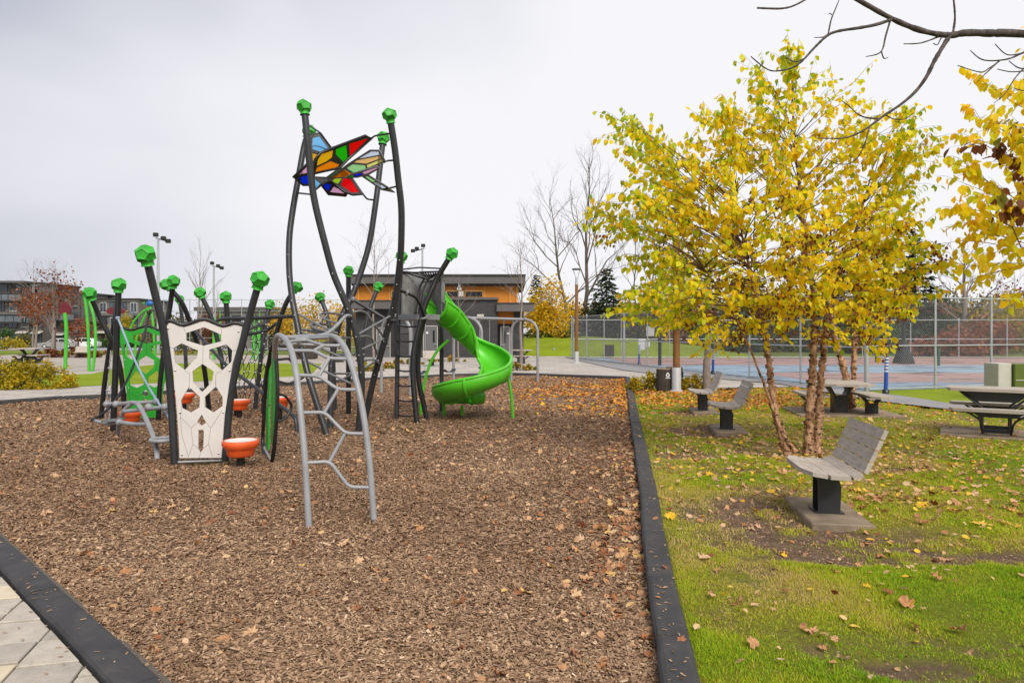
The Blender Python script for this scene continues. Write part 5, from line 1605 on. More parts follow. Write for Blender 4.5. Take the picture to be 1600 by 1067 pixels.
def ped_table(loc, rz, h, lx, ly, n, name, label, cat, w=.30, d=.3, group=None):
    t = thing(name, loc, label, cat, group, rz)
    pedestal(t, h - .045, w, d)
    plank_top(t, 'top_plank', 0, 0, h, lx, ly, .045, n, along='y')
    return t
q = G(1311, 646)
pad(q.x + .1, q.y + .15, 1.9, 1.5, R(-9), 'low concrete slab under the pedestal picnic table')
ped_table((q.x, q.y, .03), R(-9), .60, .92, 1.5, 5, 'picnic_table', 'dark pedestal picnic table with weathered top behind the birch trunks', 'table', w=.24, d=.42)
q2 = G(1362, 648)
ped_table((q2.x, q2.y, .03), R(-9), .375, .42, 1.3, 3, 'pedestal_bench', 'weathered backless bench on the right side of the pedestal picnic table', 'bench', w=.17, d=.3, group='benches of the pedestal table')
q3 = G(1266, 645)
ped_table((q3.x, q3.y, .03), R(-9), .375, .42, 1.3, 3, 'pedestal_bench', 'weathered backless bench left of the pedestal table, half hidden by the birch trunks', 'bench', w=.17, d=.3, group='benches of the pedestal table')

# picnic table with attached benches on the right
q = Vector((7.62, 10.75, .03))
pad(7.80, 10.65, 1.9, 1.2, R(-33), 'concrete slab under the picnic table at the right edge')
pt = thing('picnic_table', q, 'weathered picnic table with attached benches on black steel frame at the right edge', 'table', rz=R(-33))
plank_top(pt, 'table_plank', .05, 0, .705, 1.40, .72, .045, 5, along='x', corner=.05)
plank_top(pt, 'bench_plank', .05, -.58, .42, 1.34, .26, .045, 2, along='x', corner=.05)
plank_top(pt, 'bench_plank', .05, .58, .42, 1.34, .26, .045, 2, along='x', corner=.05)
for yy_ in (-.24, .24):
    mb = MB(); mb.extr([(-.42, yy_, .655), (.42, yy_, .655), (.26, yy_, .50), (-.26, yy_, .50)], (0, .012, 0)); mb.build('top_web', M['post'], pt)
    for s in (-1, 1):
        mb = MB(); mb.tube(round_path([(s * .48, yy_, .655), (s * .30, yy_, .50), (s * .18, yy_, .40), (s * .18, yy_, .0)], .05), .016, 8); mb.build('frame_tube', M['post'], pt)
for yy_ in (-.56, .56):
    mb = MB(); mb.extr([(-.36, yy_, .372), (.36, yy_, .372), (.22, yy_, .29), (-.22, yy_, .29)], (0, .012, 0)); mb.build('bench_web', M['post'], pt)
    for s in (-1, 1):
        mb = MB(); mb.tube(round_path([(s * .40, yy_, .372), (s * .22, yy_, .25), (s * .20, yy_ * .55, .16), (s * .18, yy_ * .45, .0)], .06), .016, 8); mb.build('frame_tube', M['post'], pt)
for yy_ in (-.27, .27):
    mb = MB(); mb.box((0, yy_, .05), (.36, .014, .06)); mb.build('foot_web', M['post'], pt)

# ---- litter bins, lamp posts, markers
M['foot_grey'] = painted('pale_grey_paint', (.36, .36, .37), .5, .1)
def bin_(loc, label, w, h, emblem):
    t = thing('litter_bin', loc, label, 'bin', 'litter bins by the near lamp post')
    n = 14
    for k in range(n):
        a = 2 * math.pi * k / n
        mb = MB(); mb.box((math.cos(a) * w / 2, math.sin(a) * w / 2, h * .53), (.016, w * 3.1 / n * .93, h * .92), rz=a, bev=.004); mb.build('slat', M['wood_dark'], t)
    mb = MB(); mb.lathe([(w * .47, .04), (w * .47, h * .98), (.01, h * .985)], n=24); mb.build('drum', M['black'], t)
    mb = MB(); mb.lathe([(w * .53, h * .985), (w * .535, h), (w * .50, h * 1.025), (w * .30, h * 1.03), (w * .28, h * 1.0), (.001, h * .99)], n=24); mb.build('lid', M['concrete'], t)
    if emblem:
        y = -w / 2 - .012
        def drop(cx_, cz, s):
            return [(cx_ + s * math.sin(a) * (1 if math.cos(a) < .2 else .75), y, cz - s * .15 + s * math.cos(a) * (1 if math.cos(a) < 0 else 1.35)) for a in np.linspace(0, 2 * math.pi, 18)[:-1]]
        mb = MB(); mb.extr(drop(.07, h * .76, .055), (0, .004, 0)); e_ = mb.build('emblem', M['white_paint'], t)
        mb = MB(); mb.extr([(p[0], p[1] - .002, p[2]) for p in drop(.07, h * .755, .022)], (0, .003, 0)); mb.build('emblem_centre', M['black'], e_)
        mb = MB(); mb.box((.07, y, h * .62), (.13, .004, .022)); mb.build('emblem_bar', M['white_paint'], t)
    return t
g = G(1037, 612); bin_(g, 'dark slatted round litter bin with white drop emblem left of the near lamp post', .37, .62, True)
g = G(1058, 609); t_ = bin_(Vector((g.x - .02, g.y + .25, 0)), 'dark slatted litter bin with blue sticker behind the near lamp post', .44, .62, False)
mb = MB(); mb.box((.215, -.12, .42), (.012, .1, .17)); mb.build('sticker', painted('blue_sticker', (.05, .30, .62), .5), t_)
def lamp_post(loc, h, label, base_h=.62, r=.072):
    t = thing('lamp_post', loc, label, 'lamp post', 'wooden lamp posts with white feet')
    mb = MB(); mb.lathe([(.26, -.02), (.26, .025), (.16, .05), (r * 1.55, .09), (r * 1.5, base_h), (r * 1.3, base_h + .01)], n=20); mb.build('foot', M['foot_grey'], t)
    mb = MB(); mb.tube([(0, 0, base_h), (0, 0, h * .83)], r * 1.15, 14); mb.build('pole', M['wood_brown'], t)
    mb = MB(); mb.lathe([(r * 1.2, h * .83), (r * 1.0, h * .86), (r * .9, h * .90)], n=14)
    for s in (-1, 1):
        mb.tube([(s * .03, 0, h * .88), (s * .10, 0, h * .94), (s * .17, 0, h * .985)], .022, 6)
    mb.build('fork', M['steel'], t)
    mb = MB(); mb.lathe([(.001, h * .985), (.24, h * .985), (.25, h * .993), (.21, h), (.001, h)], n=20); mb.build('lantern', M['fascia'], t)
    return t
lamp_post(G(901, 568), 4.95, 'far wooden lamp post with white foot standing on the plaza by the court fence')
lamp_post(G(1057, 613), 4.95, 'near wooden lamp post with white foot beside the litter bins', base_h=.66, r=.080)
g = G(1031, 571)
t = thing('light_mast', g, 'slim black light mast behind the yellow birch crown', 'light mast')
mb = MB(); mb.tube([(0, 0, -.05), (0, 0, 2.2)], .085, 12); mb.build('lower_pole', M['black'], t)
mb = MB(); mb.tube([(0, 0, 2.2), (0, 0, 6.6)], .055, 10); mb.build('upper_pole', M['steel'], t)
mb = MB(); mb.box((.2, 0, 6.6), (.6, .25, .12), bev=.03); mb.build('lamp_head', M['black'], t)
def marker(x, y, h, label, z=.02):
    g = G(x, y, z)
    t = thing('marker_post', g, label, 'marker post', 'blue and white marker posts')
    mb = MB(); mb.lathe([(.085, -.02), (.085, .10), (.06, .11)], n=12); mb.build('foot', M['black'], t)
    mb = MB(); mb.tube([(0, 0, .1), (.03 * h, 0, h)], .048, 12); o = mb.build('shaft', M['blue_paint'], t)
    for k in range(5):
        zc = h * (.60 + .085 * k)
        xx_ = .03 * h * (zc - .1) / (h - .1)
        mb = MB(); mb.lathe([(.0495, zc - h * .022), (.0505, zc), (.0495, zc + h * .022)], (xx_, 0, 0), 12); mb.build('white_band', M['white_paint'], o)
    return t
marker(998.5, 570, .98, 'blue and white marker post below the notices on the court fence')
marker(1114, 584, .98, 'blue and white marker post right of the mottled birch trunk')
marker(1384, 615, .98, 'blue and white marker post right of the pedestal picnic table')
marker(865, 555, .55, 'small distant blue and white marker post on the grass mound edge')
g = Vector((11.95, 16.3, 0))
t = thing('utility_cabinet', g, 'beige and olive utility cabinet standing on the grass at the right edge', 'cabinet')
mb = MB(); mb.box((-.32, .05, .44), (.32, .5, .88), bev=.012); mb.build('side_box', M['beige'], t)
mb = MB(); mb.box((.40, 0, .44), (1.1, .56, .86), bev=.012); mb.build('body', M['olive'], t)
mb = MB(); mb.box((.40, -.285, .49), (1.06, .012, .018)); mb.build('seam', M['beige'], t)
mb = MB(); mb.box((.40, 0, -.02), (1.3, .7, .10)); mb.build('plinth', M['concrete'], t)
for k, zz_ in enumerate((.25, .68)):
    mb = MB(); mb.box((.78, -.29, zz_), (.05, .03, .12)); mb.build('latch', M['black'], t)
# court equipment
g = G(1412, 568)
t = thing('basketball_stand', g, 'dark basketball stand with a wide black skirted foot on the far court', 'basketball stand')
mb = MB(); mb.lathe([(.54, 0), (.52, .06), (.40, .4), (.24, .85), (.15, 1.08), (.11, 1.12)], n=14); mb.build('skirt', M['rope_black'], t)
mb = MB(); mb.tube([(0, 0, 1.0), (0, 0, 2.5)], .09, 10); mb.build('pole', M['black'], t)
mb = MB(); mb.box((0, -.4, 2.45), (.9, .05, .6), bev=.02); mb.build('backboard', M['black'], t)
mb = MB(); mb.tube([Vector((math.cos(a) * .22, -.66 + math.sin(a) * .22, 2.25)) for a in np.linspace(0, 6.283, 17)[:-1]], .012, 6, closed=True); mb.build('hoop', M['orange'], t)
for i, (x, y) in enumerate(((1369, 566), (1467, 572))):
    g = G(x, y)
    mb = MB(g); mb.tube([g, g + Vector((0, 0, 1.0))], .06, 10); mb.lathe([(.07, 1.0), (.07, 1.05), (.01, 1.07)], g, 10)
    tag(mb.build('net_post', painted('dark_green_paint', (.01, .09, .05), .5)), ('green net post on the court left of the basketball stand', 'green net post on the court right of the basketball stand')[i], 'net post', 'court net posts')
for i, (x, y, lab) in enumerate(((949, 556.5, 'dark recycling bin on the grass behind the court fence, left of the pair'), (956, 556.5, 'dark recycling bin on the grass behind the court fence, right of the pair'))):
    g = P(x, y, 46)
    mb = MB(g); mb.box((g.x, g.y, g.z + .38), (.28, .4, .78), bev=.03); mb.box((g.x, g.y - .21, g.z + .55), (.16, .02, .2))
    tag(mb.build('recycling_bin', M['wood_dark']), lab, 'bin', 'recycling bins behind the court fence')
# floodlight masts
for (x, yt, Y, lab) in ((247, 372, 58, 'tall grey floodlight mast behind the leftmost climbing poles'), (334, 415, 75, 'grey floodlight mast left of the tall fence trees'), (660, 388, 70, 'grey floodlight mast above the park pavilion')):
    p = P(x, yt, Y)
    t = thing('floodlight_mast', (p.x, Y, -.4), lab, 'floodlight', 'floodlight masts')
    H_ = p.z + .4
    mb = MB(); mb.tube([(0, 0, 0), (0, 0, H_)], [.14, .09], 10); mb.build('mast', M['steel'], t)
    sg = -1 if x > 600 else 1
    mb = MB(); mb.tube([(-.2 * sg, 0, H_), (1.0 * sg, .1, H_ - .35)], .05, 6); mb.build('cross_arm', M['black'], t)
    for (dx, dz) in ((-.1, .25), (.55, -.05), (.95, -.28)):
        mb = MB(); mb.box((dx * sg, -.2, H_ + dz), (.42, .3, .34), rz=.3, bev=.05); mb.build('lamp_head', M['black'], t)

# ---- splash pad figures on the left
def stem_(root, pts, r_=.05, m='green_pole'):
    mb = MB(root.location); mb.tube(smooth_path(PP(pts), 6), r_, 10); mb.build('stem', M[m], root)
b = G(101.5, 577, -.03)
t = thing('spray_flower', b, 'green spray pole with dark red disc on the splash pad', 'water feature', 'splash pad figures')
Yb = b.y
stem_(t, [(101.5, 578, Yb), (103, 540, Yb), (103, 510, Yb), (101, 489, Yb)], .075)
mb = MB(t.location)
c = P(101, 484, Yb + .1)
mb.extr([c + Vector((math.cos(a) * .27, 0, math.sin(a) * .30 * (1.1 if math.sin(a) > 0 else .75))) for a in np.linspace(0, 6.283, 21)[:-1]], (0, .08, 0)); mb.build('disc', M['red_dark'], t)
b = G(141, 580, -.03); Yb = b.y
t = thing('spray_arch', b, 'pair of tall curved green spray poles left of the leaning ball post', 'water feature', 'splash pad figures')
stem_(t, [(139, 580, Yb), (138.5, 540, Yb), (136, 495, Yb), (132, 462, Yb)], .062); stem_(t, [(144.5, 580, Yb), (148, 550, Yb), (149, 520, Yb), (145, 490, Yb), (136, 462, Yb)], .058)
stem_(t, [(133, 463, Yb), (134.5, 459, Yb), (137, 463, Yb)], .06)
t = thing('spray_flower', P(183, 560, 36) * 1.0, 'distant spray pole with wide dark red disc behind the ball posts', 'water feature', 'splash pad figures')
t.location.z = -.03
stem_(t, [(183, 566, 36), (183, 530, 36), (183, 495, 36)], .06)
mb = MB(t.location); c = P(180, 486, 36); mb.extr([c + Vector((math.cos(a) * .5, 0, math.sin(a) * .2)) for a in np.linspace(0, 6.283, 21)[:-1]], (0, .08, 0)); mb.build('disc', M['red_dark'], t)
t = thing('spray_bird', Vector((P(220, 560, 30).x, 30, -.03)), 'green looped spray stems carrying a blue bird shape', 'water feature', 'splash pad figures')
stem_(t, [(198, 578, 30), (198, 545, 30), (206, 508, 30), (222, 488, 30), (236, 480, 30)], .042)
stem_(t, [(211, 578, 30), (212, 536, 30), (221, 505, 30), (233, 482, 30)], .042)
stem_(t, [(243, 577, 30), (241, 540, 30), (239, 505, 30), (235, 481, 30)], .05)
c = P(234, 474.5, 30)
mb = MB(t.location); mb.lathe([(.001, -.22), (.05, -.16), (.11, -.05), (.12, .04), (.07, .13), (.02, .16), (.001, .24)], c, 12, axis=(1, 0, .1)); mb.build('bird_body', M['bluebird'], t)
mb = MB(t.location); mb.extr([c + Vector(p) for p in ((-.05, 0, .05), (.08, 0, .06), (-.12, .02, .22))], (0, .04, 0)); mb.build('bird_wing', M['bluebird'], t)
mb = MB(t.location); mb.lathe([(.05, 0), (.03, .08), (.001, .18)], c + Vector((-.2, 0, .02)), 8, axis=(-1, 0, .1)); mb.build('beak', M['green_pole'], t)
for (x, Y, lab) in ((400, 40, 'pair of pointed green spray blades right of the cream panel'), (338, 41, 'pointed green spray blades seen through the cream panel')):
    t = thing('spray_fountain', Vector((P(x, 560, Y).x, Y, -.03)), lab, 'water feature', 'splash pad figures')
    for (dx, h0) in ((-4, 492), (4, 484)):
        pts = [P(x + dx - 2, 562, Y), P(x + dx - 2.2, 525, Y), P(x + dx + 1.6, h0, Y), P(x + dx + 2.2, 520, Y), P(x + dx + 1.5, 562, Y)]
        mb = MB(t.location); mb.extr(pts, (0, .08, 0)); mb.build('blade', M['green_pole'], t)
# left picnic table and benches, building bench and table
def small_table(g, Y_, label, sc=1.0):
    t = ped_table((g.x, g.y, -.02), R(10), .66 * sc, 1.1 * sc, 1.5 * sc, 4, 'picnic_table', label, 'table', w=.34 * sc, d=.4)
    return t
g = G(46, 567, -.03)
small_table(g, 0, 'dark pedestal picnic table on the splash pad at the left edge', 1.2)
for (x, lab) in ((29, 'backless bench left of the left-edge picnic table'), (60, 'backless bench right of the left-edge picnic table')):
    g = G(x, 567.5, -.03); ped_table((g.x, g.y, -.02), R(10), .45, .55, 1.6, 3, 'pedestal_bench', lab, 'bench', w=.3, d=.4, group='benches of the left table')
def far_bench(g, rz, label, s=.95):
    o = copy_tree(b0); o['label'] = label; o['group'] = 'distant benches'
    o.location = g; o.rotation_euler = (0, 0, rz); o.scale = (s, s, s)
far_bench(G(126, 559, -.03), R(100), 'small bench with pale backrest in front of the orange hedge')
far_bench(G(675, 572), R(105), 'small bench with pale backrest in front of the pavilion door')
g = G(814, 566); ped_table((g.x, g.y, .0), R(0), .68, 1.25, .8, 4, 'picnic_table', 'small picnic table at the right front of the pavilion', 'table', w=.4, d=.4)
g = G(815, 568); ped_table((g.x, g.y - .2, .0), R(0), .42, 1.1, .35, 2, 'pedestal_bench', 'backless bench in front of the small pavilion picnic table', 'bench', w=.34, d=.3)
g = G(530, 566); ped_table((g.x, g.y, .0), R(0), .68, 1.3, .8, 4, 'picnic_table', 'picnic table at the left front of the pavilion behind the tower poles', 'table', w=.4, d=.4)
# bins seen through the climbing bars
g = G(474, 560); mb = MB(g); mb.box((g.x, g.y, .5), (1.6, .8, 1.0), bev=.04); mb.box((g.x, g.y, 1.03), (1.7, .9, .07), bev=.02)
tag(mb.build('waste_container', M['wood_dark']), 'dark boxy waste container seen between the tower bars left of the pavilion', 'container')
# ================================================================== VEGETATION
OVAL_V = np.array([(0, 0, 0), (.30, .22, .06), (.36, .48, .07), (.20, .80, .03), (0, 1.0, -.06), (-.20, .80, .03), (-.36, .48, .07), (-.30, .22, .06), (0, .5, 0)], float)
OVAL_V[:, 1] -= .0
OVAL_T = np.array([(8, 0, 1), (8, 1, 2), (8, 2, 3), (8, 3, 4), (8, 4, 5), (8, 5, 6), (8, 6, 7), (8, 7, 0)])
QUAD_V = np.array([(-.4, 0, .04), (0, .0, -.02), (.4, 0, .04), (.3, .8, .04), (0, 1, 0), (-.3, .8, .04)], float)
QUAD_T = np.array([(0, 1, 4), (0, 4, 5), (1, 2, 3), (1, 3, 4)])
def maple():
    out = []
    ang = [-90, -60, -25, -5, 18, 40, 62, 75, 90, 105, 118, 140, 162, 185, 205, 240]
    rad = [.30, .50, .70, .52, .86, .62, .66, .62, .98, .60, .70, .60, .84, .50, .74, .48]
    for a, r_ in zip(ang, rad):
        x, y = math.cos(R(a)) * r_ * .62, math.sin(R(a)) * r_ * .62
        out.append((x, y, .34 * x * x + .07 * math.sin(a * .13) + .30 * max(0, r_ - .6) * math.cos(R(a) * 1.5)))
    n = len(out)
    v = np.array([(0, .02, 0)] + out)
    f = np.array([(0, 1 + i, 1 + (i + 1) % n) for i in range(n)])
    return v, f
MAP_V, MAP_T = maple()

def limb(mb, a, b, r0, r1, bow=.15, n=5, segs=5, jit=.05, rnd_=random):
    L = (b - a).length
    up = Vector((0, 0, bow * L))
    pts, rs = [], []
    for k in range(segs + 1):
        t = k / segs
        p = a.lerp(b, t) + up * math.sin(math.pi * t) * (.6)
        if 0 < k < segs: p += Vector((rnd_.uniform(-1, 1), rnd_.uniform(-1, 1), rnd_.uniform(-1, 1))) * jit * L * .5
        pts.append(p); rs.append(r0 + (r1 - r0) * t)
    mb.tube(pts, rs, n, caps=False)
    return pts

# ---------------------------------------------------------------- birches
def leaf_variants(tv, tt, mat_, n, lo=0.0, hi=1.0):
    out = []
    for i in range(n):
        me = bpy.data.meshes.new('leaf')
        tv2 = tv * (1 + rng.normal(0, .09, tv.shape)) + np.stack([np.zeros(len(tv)), np.zeros(len(tv)), rng.normal(0, .035, len(tv))], -1)
        me.from_pydata([tuple(p) for p in tv2], [], [tuple(int(q) for q in f) for f in tt])
        a = me.attributes.new('rnd', 'FLOAT', 'POINT')
        a.data.foreach_set('value', np.full(len(tv), lo + (hi - lo) * (i + .5) / n, dtype=np.float32))
        me.materials.append(mat_); out.append(me)
    return out
BIRCH_VAR = leaf_variants(OVAL_V, OVAL_T, LF['birch'], 24)

def birch(root, stems, outline, Zc, dh, ntarget, leaf_s, green=None, singles=0, dead=0, dead_c=None, twl=(.22, .5), nleaf=7, seed=1, low=1.15, trunk_m='birch', dead_out=None, bw=.014, shrink=1.0, extra=()):
    rr = random.Random(seed); rn = np.random.default_rng(seed)
    cx_ = sum(p[0] for p in outline) / len(outline); cy_ = sum(p[1] for p in outline) / len(outline)
    hx = max(abs(p[0] - cx_) for p in outline); hy = max(abs(p[1] - cy_) for p in outline)
    o = root.location
    spaths = []
    for pts, r0, r1 in stems:
        pp = smooth_path(PP(pts), 6)
        n = len(pp)
        rs = [r0 + (r1 - r0) * (k / (n - 1)) for k in range(n)]
        rs[0] *= 1.35; rs[1] *= 1.12
        mb = MB(o); mb.tube([p + Vector((rr.uniform(-1, 1), rr.uniform(-1, 1), 0)) * .006 for p in pp], rs, 12); mb.build('trunk', M[trunk_m], root)
        if trunk_m == 'birch' and r0 > .03:
            fv = MB(o)                                    # curling bark flakes
            for k in range(int(60 * (pp[-1] - pp[0]).length)):
                i = rr.randrange(0, int(n * .75)); a = rr.uniform(0, 6.283); r_ = rs[i]
                c = pp[i].lerp(pp[i + 1], rr.random()); d = Vector((math.cos(a), math.sin(a), 0)); s_ = Vector((-d.y, d.x, 0)); w = rr.uniform(.008, .022); h = rr.uniform(.01, .03)
                b_ = c + d * r_ * .97
                fv.add([b_ - s_ * w - Vector((0, 0, h)), b_ - s_ * w + Vector((0, 0, h)), b_ + s_ * w + d * rr.uniform(.008, .032) + Vector((0, 0, h * .8)), b_ + s_ * w + d * rr.uniform(.005, .02) - Vector((0, 0, h * .8))], [(0, 1, 2, 3)])
            fv.build('bark_flakes', M['birch'], root, kind='stuff')
        spaths.append(pp)
    bmb, tmb = MB(o), MB(o)
    LP, LD, LG = [], [], []
    done = 0; tries = 0; seen = []
    px_ = [p[0] for p in outline]; py_ = [p[1] for p in outline]
    while done < ntarget and tries < ntarget * 30:
        tries += 1
        x, y = rr.uniform(min(px_), max(px_)), rr.uniform(min(py_), max(py_))
        if done < len(extra):
            x, y = extra[done]
        # best of several candidates keeps the crown evenly filled
        bx = None
        for _c in range(3 if done >= len(extra) else 0):
            x, y = rr.uniform(min(px_), max(px_)), rr.uniform(min(py_), max(py_))
            if not in_poly(np.array([x]), np.array([y]), outline)[0]: continue
            dmin = min([(x - a_) ** 2 + (y - b_) ** 2 for a_, b_ in seen] or [1e9])
            if bx is None or dmin > bx[0]: bx = (dmin, x, y)
        if bx is None and done >= len(extra): continue
        if bx is not None: x, y = bx[1], bx[2]
        seen.append((x, y))
        q = ((x - cx_) / hx) ** 2 + ((y - cy_) / hy) ** 2
        if done >= len(extra) and rr.random() < .35 * min(1, q): continue
        x = cx_ + (x - cx_) * shrink; y = cy_ + (y - cy_) * shrink
        Z = Zc + rr.uniform(-1, 1) * dh * math.sqrt(max(.08, 1 - min(1, q)))
        tgt = P(x, y, Z)
        best, bd = None, 1e9
        slope = -.12 + .85 * min(1, max(0, (tgt.z - 1.5) / 2.6)) + rr.uniform(-.12, .12)
        for sp in spaths:
            for p in sp:
                if p.z < low: continue
                h = math.hypot(tgt.x - p.x, tgt.y - p.y); dzv = tgt.z - p.z
                cost = (tgt - p).length + (3.0 * abs(dzv - h * slope)) + rr.uniform(0, .5)
                if cost < bd: bd, best = cost, p
        done += 1
        L = (tgt - best).length
        pts = limb(bmb, best, tgt, min(bw, .0035 + L * .0032), .0018, .10, 5, 6, .06, rr)
        # twigs
        nt = max(4, int(L * 5.5))
        for k in range(nt):
            f = rr.uniform(.42, 1.0) if k else 1.0
            i = min(len(pts) - 2, int(f * (len(pts) - 1))); b = pts[i].lerp(pts[i + 1], f * (len(pts) - 1) - i)
            out_ = (tgt - best).normalized()
            d = (out_ * 1.0 + Vector((rr.gauss(0, .5), rr.gauss(0, .5), rr.gauss(.10, .42)))).normalized()
            tl = rr.uniform(*twl) * (1.0 if f < .85 else .75)
            e = b + d * tl + Vector((0, 0, -.10 * tl))
            mid = (b + e) / 2 + Vector((0, 0, .06 * tl))
            tmb.tube([b, mid, e], [.0028, .002, .001], 3, caps=False)
            for j in range(nleaf):
                g = (j + rr.random()) / nleaf
                p = b.lerp(e, g)
                LP.append(p); LD.append(d); LG.append((x, y))
    bmb.build('branches', M['twig'], root); tmb.build('twigs', M['twig'], root, kind='stuff')
    n = len(LP)
    LPa = np.array([tuple(p) for p in LP]); LDa = np.array([tuple(d) for d in LD]); LGa = np.array(LG)
    yaw = np.arctan2(-LDa[:, 0], LDa[:, 1]) + rn.normal(0, 1.0, n)
    Rm = rot_from(yaw, rn.normal(-1.05, .5, n), rn.normal(0, .6, n))
    sc = leaf_s * rn.uniform(.62, 1.18, n)
    rv = rn.uniform(.30, 1.0, n)
    if green is not None:
        gp = np.clip(green(LGa[:, 0], LGa[:, 1]) + rn.normal(0, .10, n), 0, 1)
        isg = rn.random(n) < gp
        rv[isg] = rn.uniform(.08, .42, isg.sum())
    if dead_out is not None:
        inside = in_poly(LGa[:, 0], LGa[:, 1], dead_out) & (rn.random(n) < .8)
        rv[inside] = rn.uniform(0, .05, inside.sum())
    # the leaves that show largest become objects of their own
    size = sc / LPa[:, 1]
    sxp = CX + LPa[:, 0] / LPa[:, 1] * F; syp = HY - (LPa[:, 2] - CH) / LPa[:, 1] * F
    vis = (sxp > 5) & (sxp < 1595) & (syp > 5) & (syp < 1060)
    order = np.argsort(-(size * vis))
    single = order[:singles]
    rest = np.ones(n, bool); rest[single] = False
    v, f, r_ = scatter(OVAL_V, OVAL_T, LPa[rest] - np.array(tuple(o)), Rm[rest], sc[rest], rv[rest])
    np_mesh('foliage', v, f, LF['birch'], root, rnd=r_, kind='stuff')
    for i in single:
        ob = bpy.data.objects.new('leaf', BIRCH_VAR[min(23, int(rv[i] * 24))])
        m4 = Matrix([list(Rm[i][0]), list(Rm[i][1]), list(Rm[i][2])]).to_4x4()
        ob.matrix_local = Matrix.Translation(LP[i] - o) @ m4 @ Matrix.Scale(float(sc[i]), 4)
        C.objects.link(ob); ob.parent = root
    if dead:
        c, s_ = dead_c
        dp = np.stack([rn.normal(c[0], s_[0], dead), rn.normal(c[1], s_[1], dead), rn.normal(c[2], s_[2], dead)], -1)
        # clustered around branch points
        cl = LPa[rn.integers(0, n, dead // 8)]
        w = np.exp(-(((cl - np.array(c)) / np.array(s_)) ** 2).sum(1))
        cl = cl[rn.random(len(cl)) < w * 1.5]
        if len(cl):
            base = cl[rn.integers(0, len(cl), dead)]
            dp = base + rn.normal(0, .07, (dead, 3))
        v, f, r_ = scatter(OVAL_V, OVAL_T, dp - np.array(tuple(o)), rot_from(rn.uniform(0, 6.28, dead), rn.normal(-1.0, .6, dead), rn.normal(0, .8, dead)), rn.uniform(.03, .062, dead), rn.random(dead))
        np_mesh('dry_leaves', v, f, LF['birch_dead'], root, rnd=r_, kind='stuff')

bt = thing('birch_tree', G(1255, 706), 'yellow autumn birch with several peeling peach-coloured trunks behind the nearest bench', 'tree', 'birch trees')
stems = [([(1232, 712, 9.0), (1218, 670, 9.02), (1208, 625, 9.05), (1203, 580, 9.1), (1198, 540, 9.15), (1190, 500, 9.2), (1176, 440, 9.2), (1160, 370, 9.1), (1150, 300, 9.0)], .052, .010),
         ([(1244, 706, 8.95), (1225, 680, 8.97), (1212, 650, 9.0), (1196, 605, 9.0), (1180, 565, 8.95), (1163, 527, 8.9), (1135, 470, 8.8), (1100, 420, 8.6)], .026, .007),
         ([(1263, 710, 9.1), (1264, 660, 9.1), (1268, 600, 9.12), (1271, 550, 9.15), (1273, 500, 9.2), (1268, 430, 9.3), (1255, 350, 9.35), (1245, 250, 9.3), (1238, 150, 9.2), (1236, 90, 9.2)], .056, .007),
         ([(1276, 708, 9.2), (1280, 650, 9.25), (1282, 600, 9.3), (1287, 550, 9.4), (1292, 500, 9.5), (1310, 430, 9.6), (1340, 350, 9.7), (1365, 260, 9.7)], .052, .008)]
crown = [(948, 178), (1010, 205), (1062, 262), (1075, 205), (1125, 140), (1165, 175), (1185, 95), (1232, 62), (1262, 100), (1300, 160), (1338, 105), (1345, 175), (1400, 175), (1435, 150), (1462, 215), (1470, 262), (1430, 290), (1450, 340), (1432, 372), (1475, 420), (1440, 470), (1400, 500), (1375, 548), (1330, 535), (1280, 545), (1240, 530), (1200, 545), (1150, 525), (1110, 555), (1075, 520), (1030, 520), (985, 495), (955, 470), (990, 440), (985, 395), (950, 330), (898, 360), (935, 300), (985, 262)]
def greenf(x, y):
    return np.clip(.12 + .30 * (x < 1110) * (y > 360) + .45 * np.clip((300 - y) / 250, 0, 1) * (x < 1300) * .6 + .35 * ((x < 1010) | (x > 1400)) + .25 * (y < 140), 0, .75)
birch(bt, stems, crown, 8.9, 1.3, 335, .088, greenf, singles=300, dead=2600, dead_c=((4.0, 9.1, 2.05), (1.7, 1.4, .75)), seed=3, nleaf=7, twl=(.2, .52), low=1.55, extra=((962, 192), (958, 185), (1005, 222), (1030, 232), (1020, 262), (912, 352), (935, 335), (960, 318), (985, 330), (970, 480), (985, 452), (1005, 500), (1235, 100), (1232, 122), (1185, 112), (1205, 135), (1135, 158), (1155, 180), (1338, 125), (1325, 160), (1458, 262), (1425, 200), (1405, 190), (1465, 410), (1440, 440), (1400, 490), (1370, 530), (1080, 505), (1040, 505), (1110, 535)))
# a left low limb group leaning towards the camera
b2 = thing('birch_tree', G(1105, 612), 'slim mottled birch trunk beside the farthest bench, crown merging into the big birch', 'tree', 'birch trees')
birch(b2, [([(1105, 614, 18.6), (1104, 580, 18.6), (1106, 545, 18.6), (1110, 500, 18.6), (1108, 450, 18.6), (1112, 400, 18.6)], .12, .03)], [(1010, 470), (1040, 400), (1100, 360), (1180, 380), (1210, 450), (1190, 510), (1120, 530), (1050, 520)], 18.6, 1.4, 60, .11, greenf, seed=5, low=1.7, trunk_m='bark_pale', twl=(.3, .7))
b3 = thing('birch_tree', G(1322, 640), 'twin-trunk birch behind the pedestal picnic table', 'tree', 'birch trees')
birch(b3, [([(1330, 636, 14.0), (1322, 590, 14.0), (1314, 560, 14.0), (1306, 530, 14.0), (1300, 480, 14.0), (1305, 400, 14.1)], .075, .03), ([(1330, 640, 14.2), (1334, 590, 14.2), (1335, 545, 14.2), (1338, 500, 14.2), (1345, 420, 14.2)], .058, .03)],
      [(1220, 480), (1240, 400), (1310, 330), (1400, 350), (1440, 430), (1420, 500), (1340, 530), (1260, 520)], 14.2, 1.5, 70, .105, greenf, seed=6, low=1.7, twl=(.3, .6))
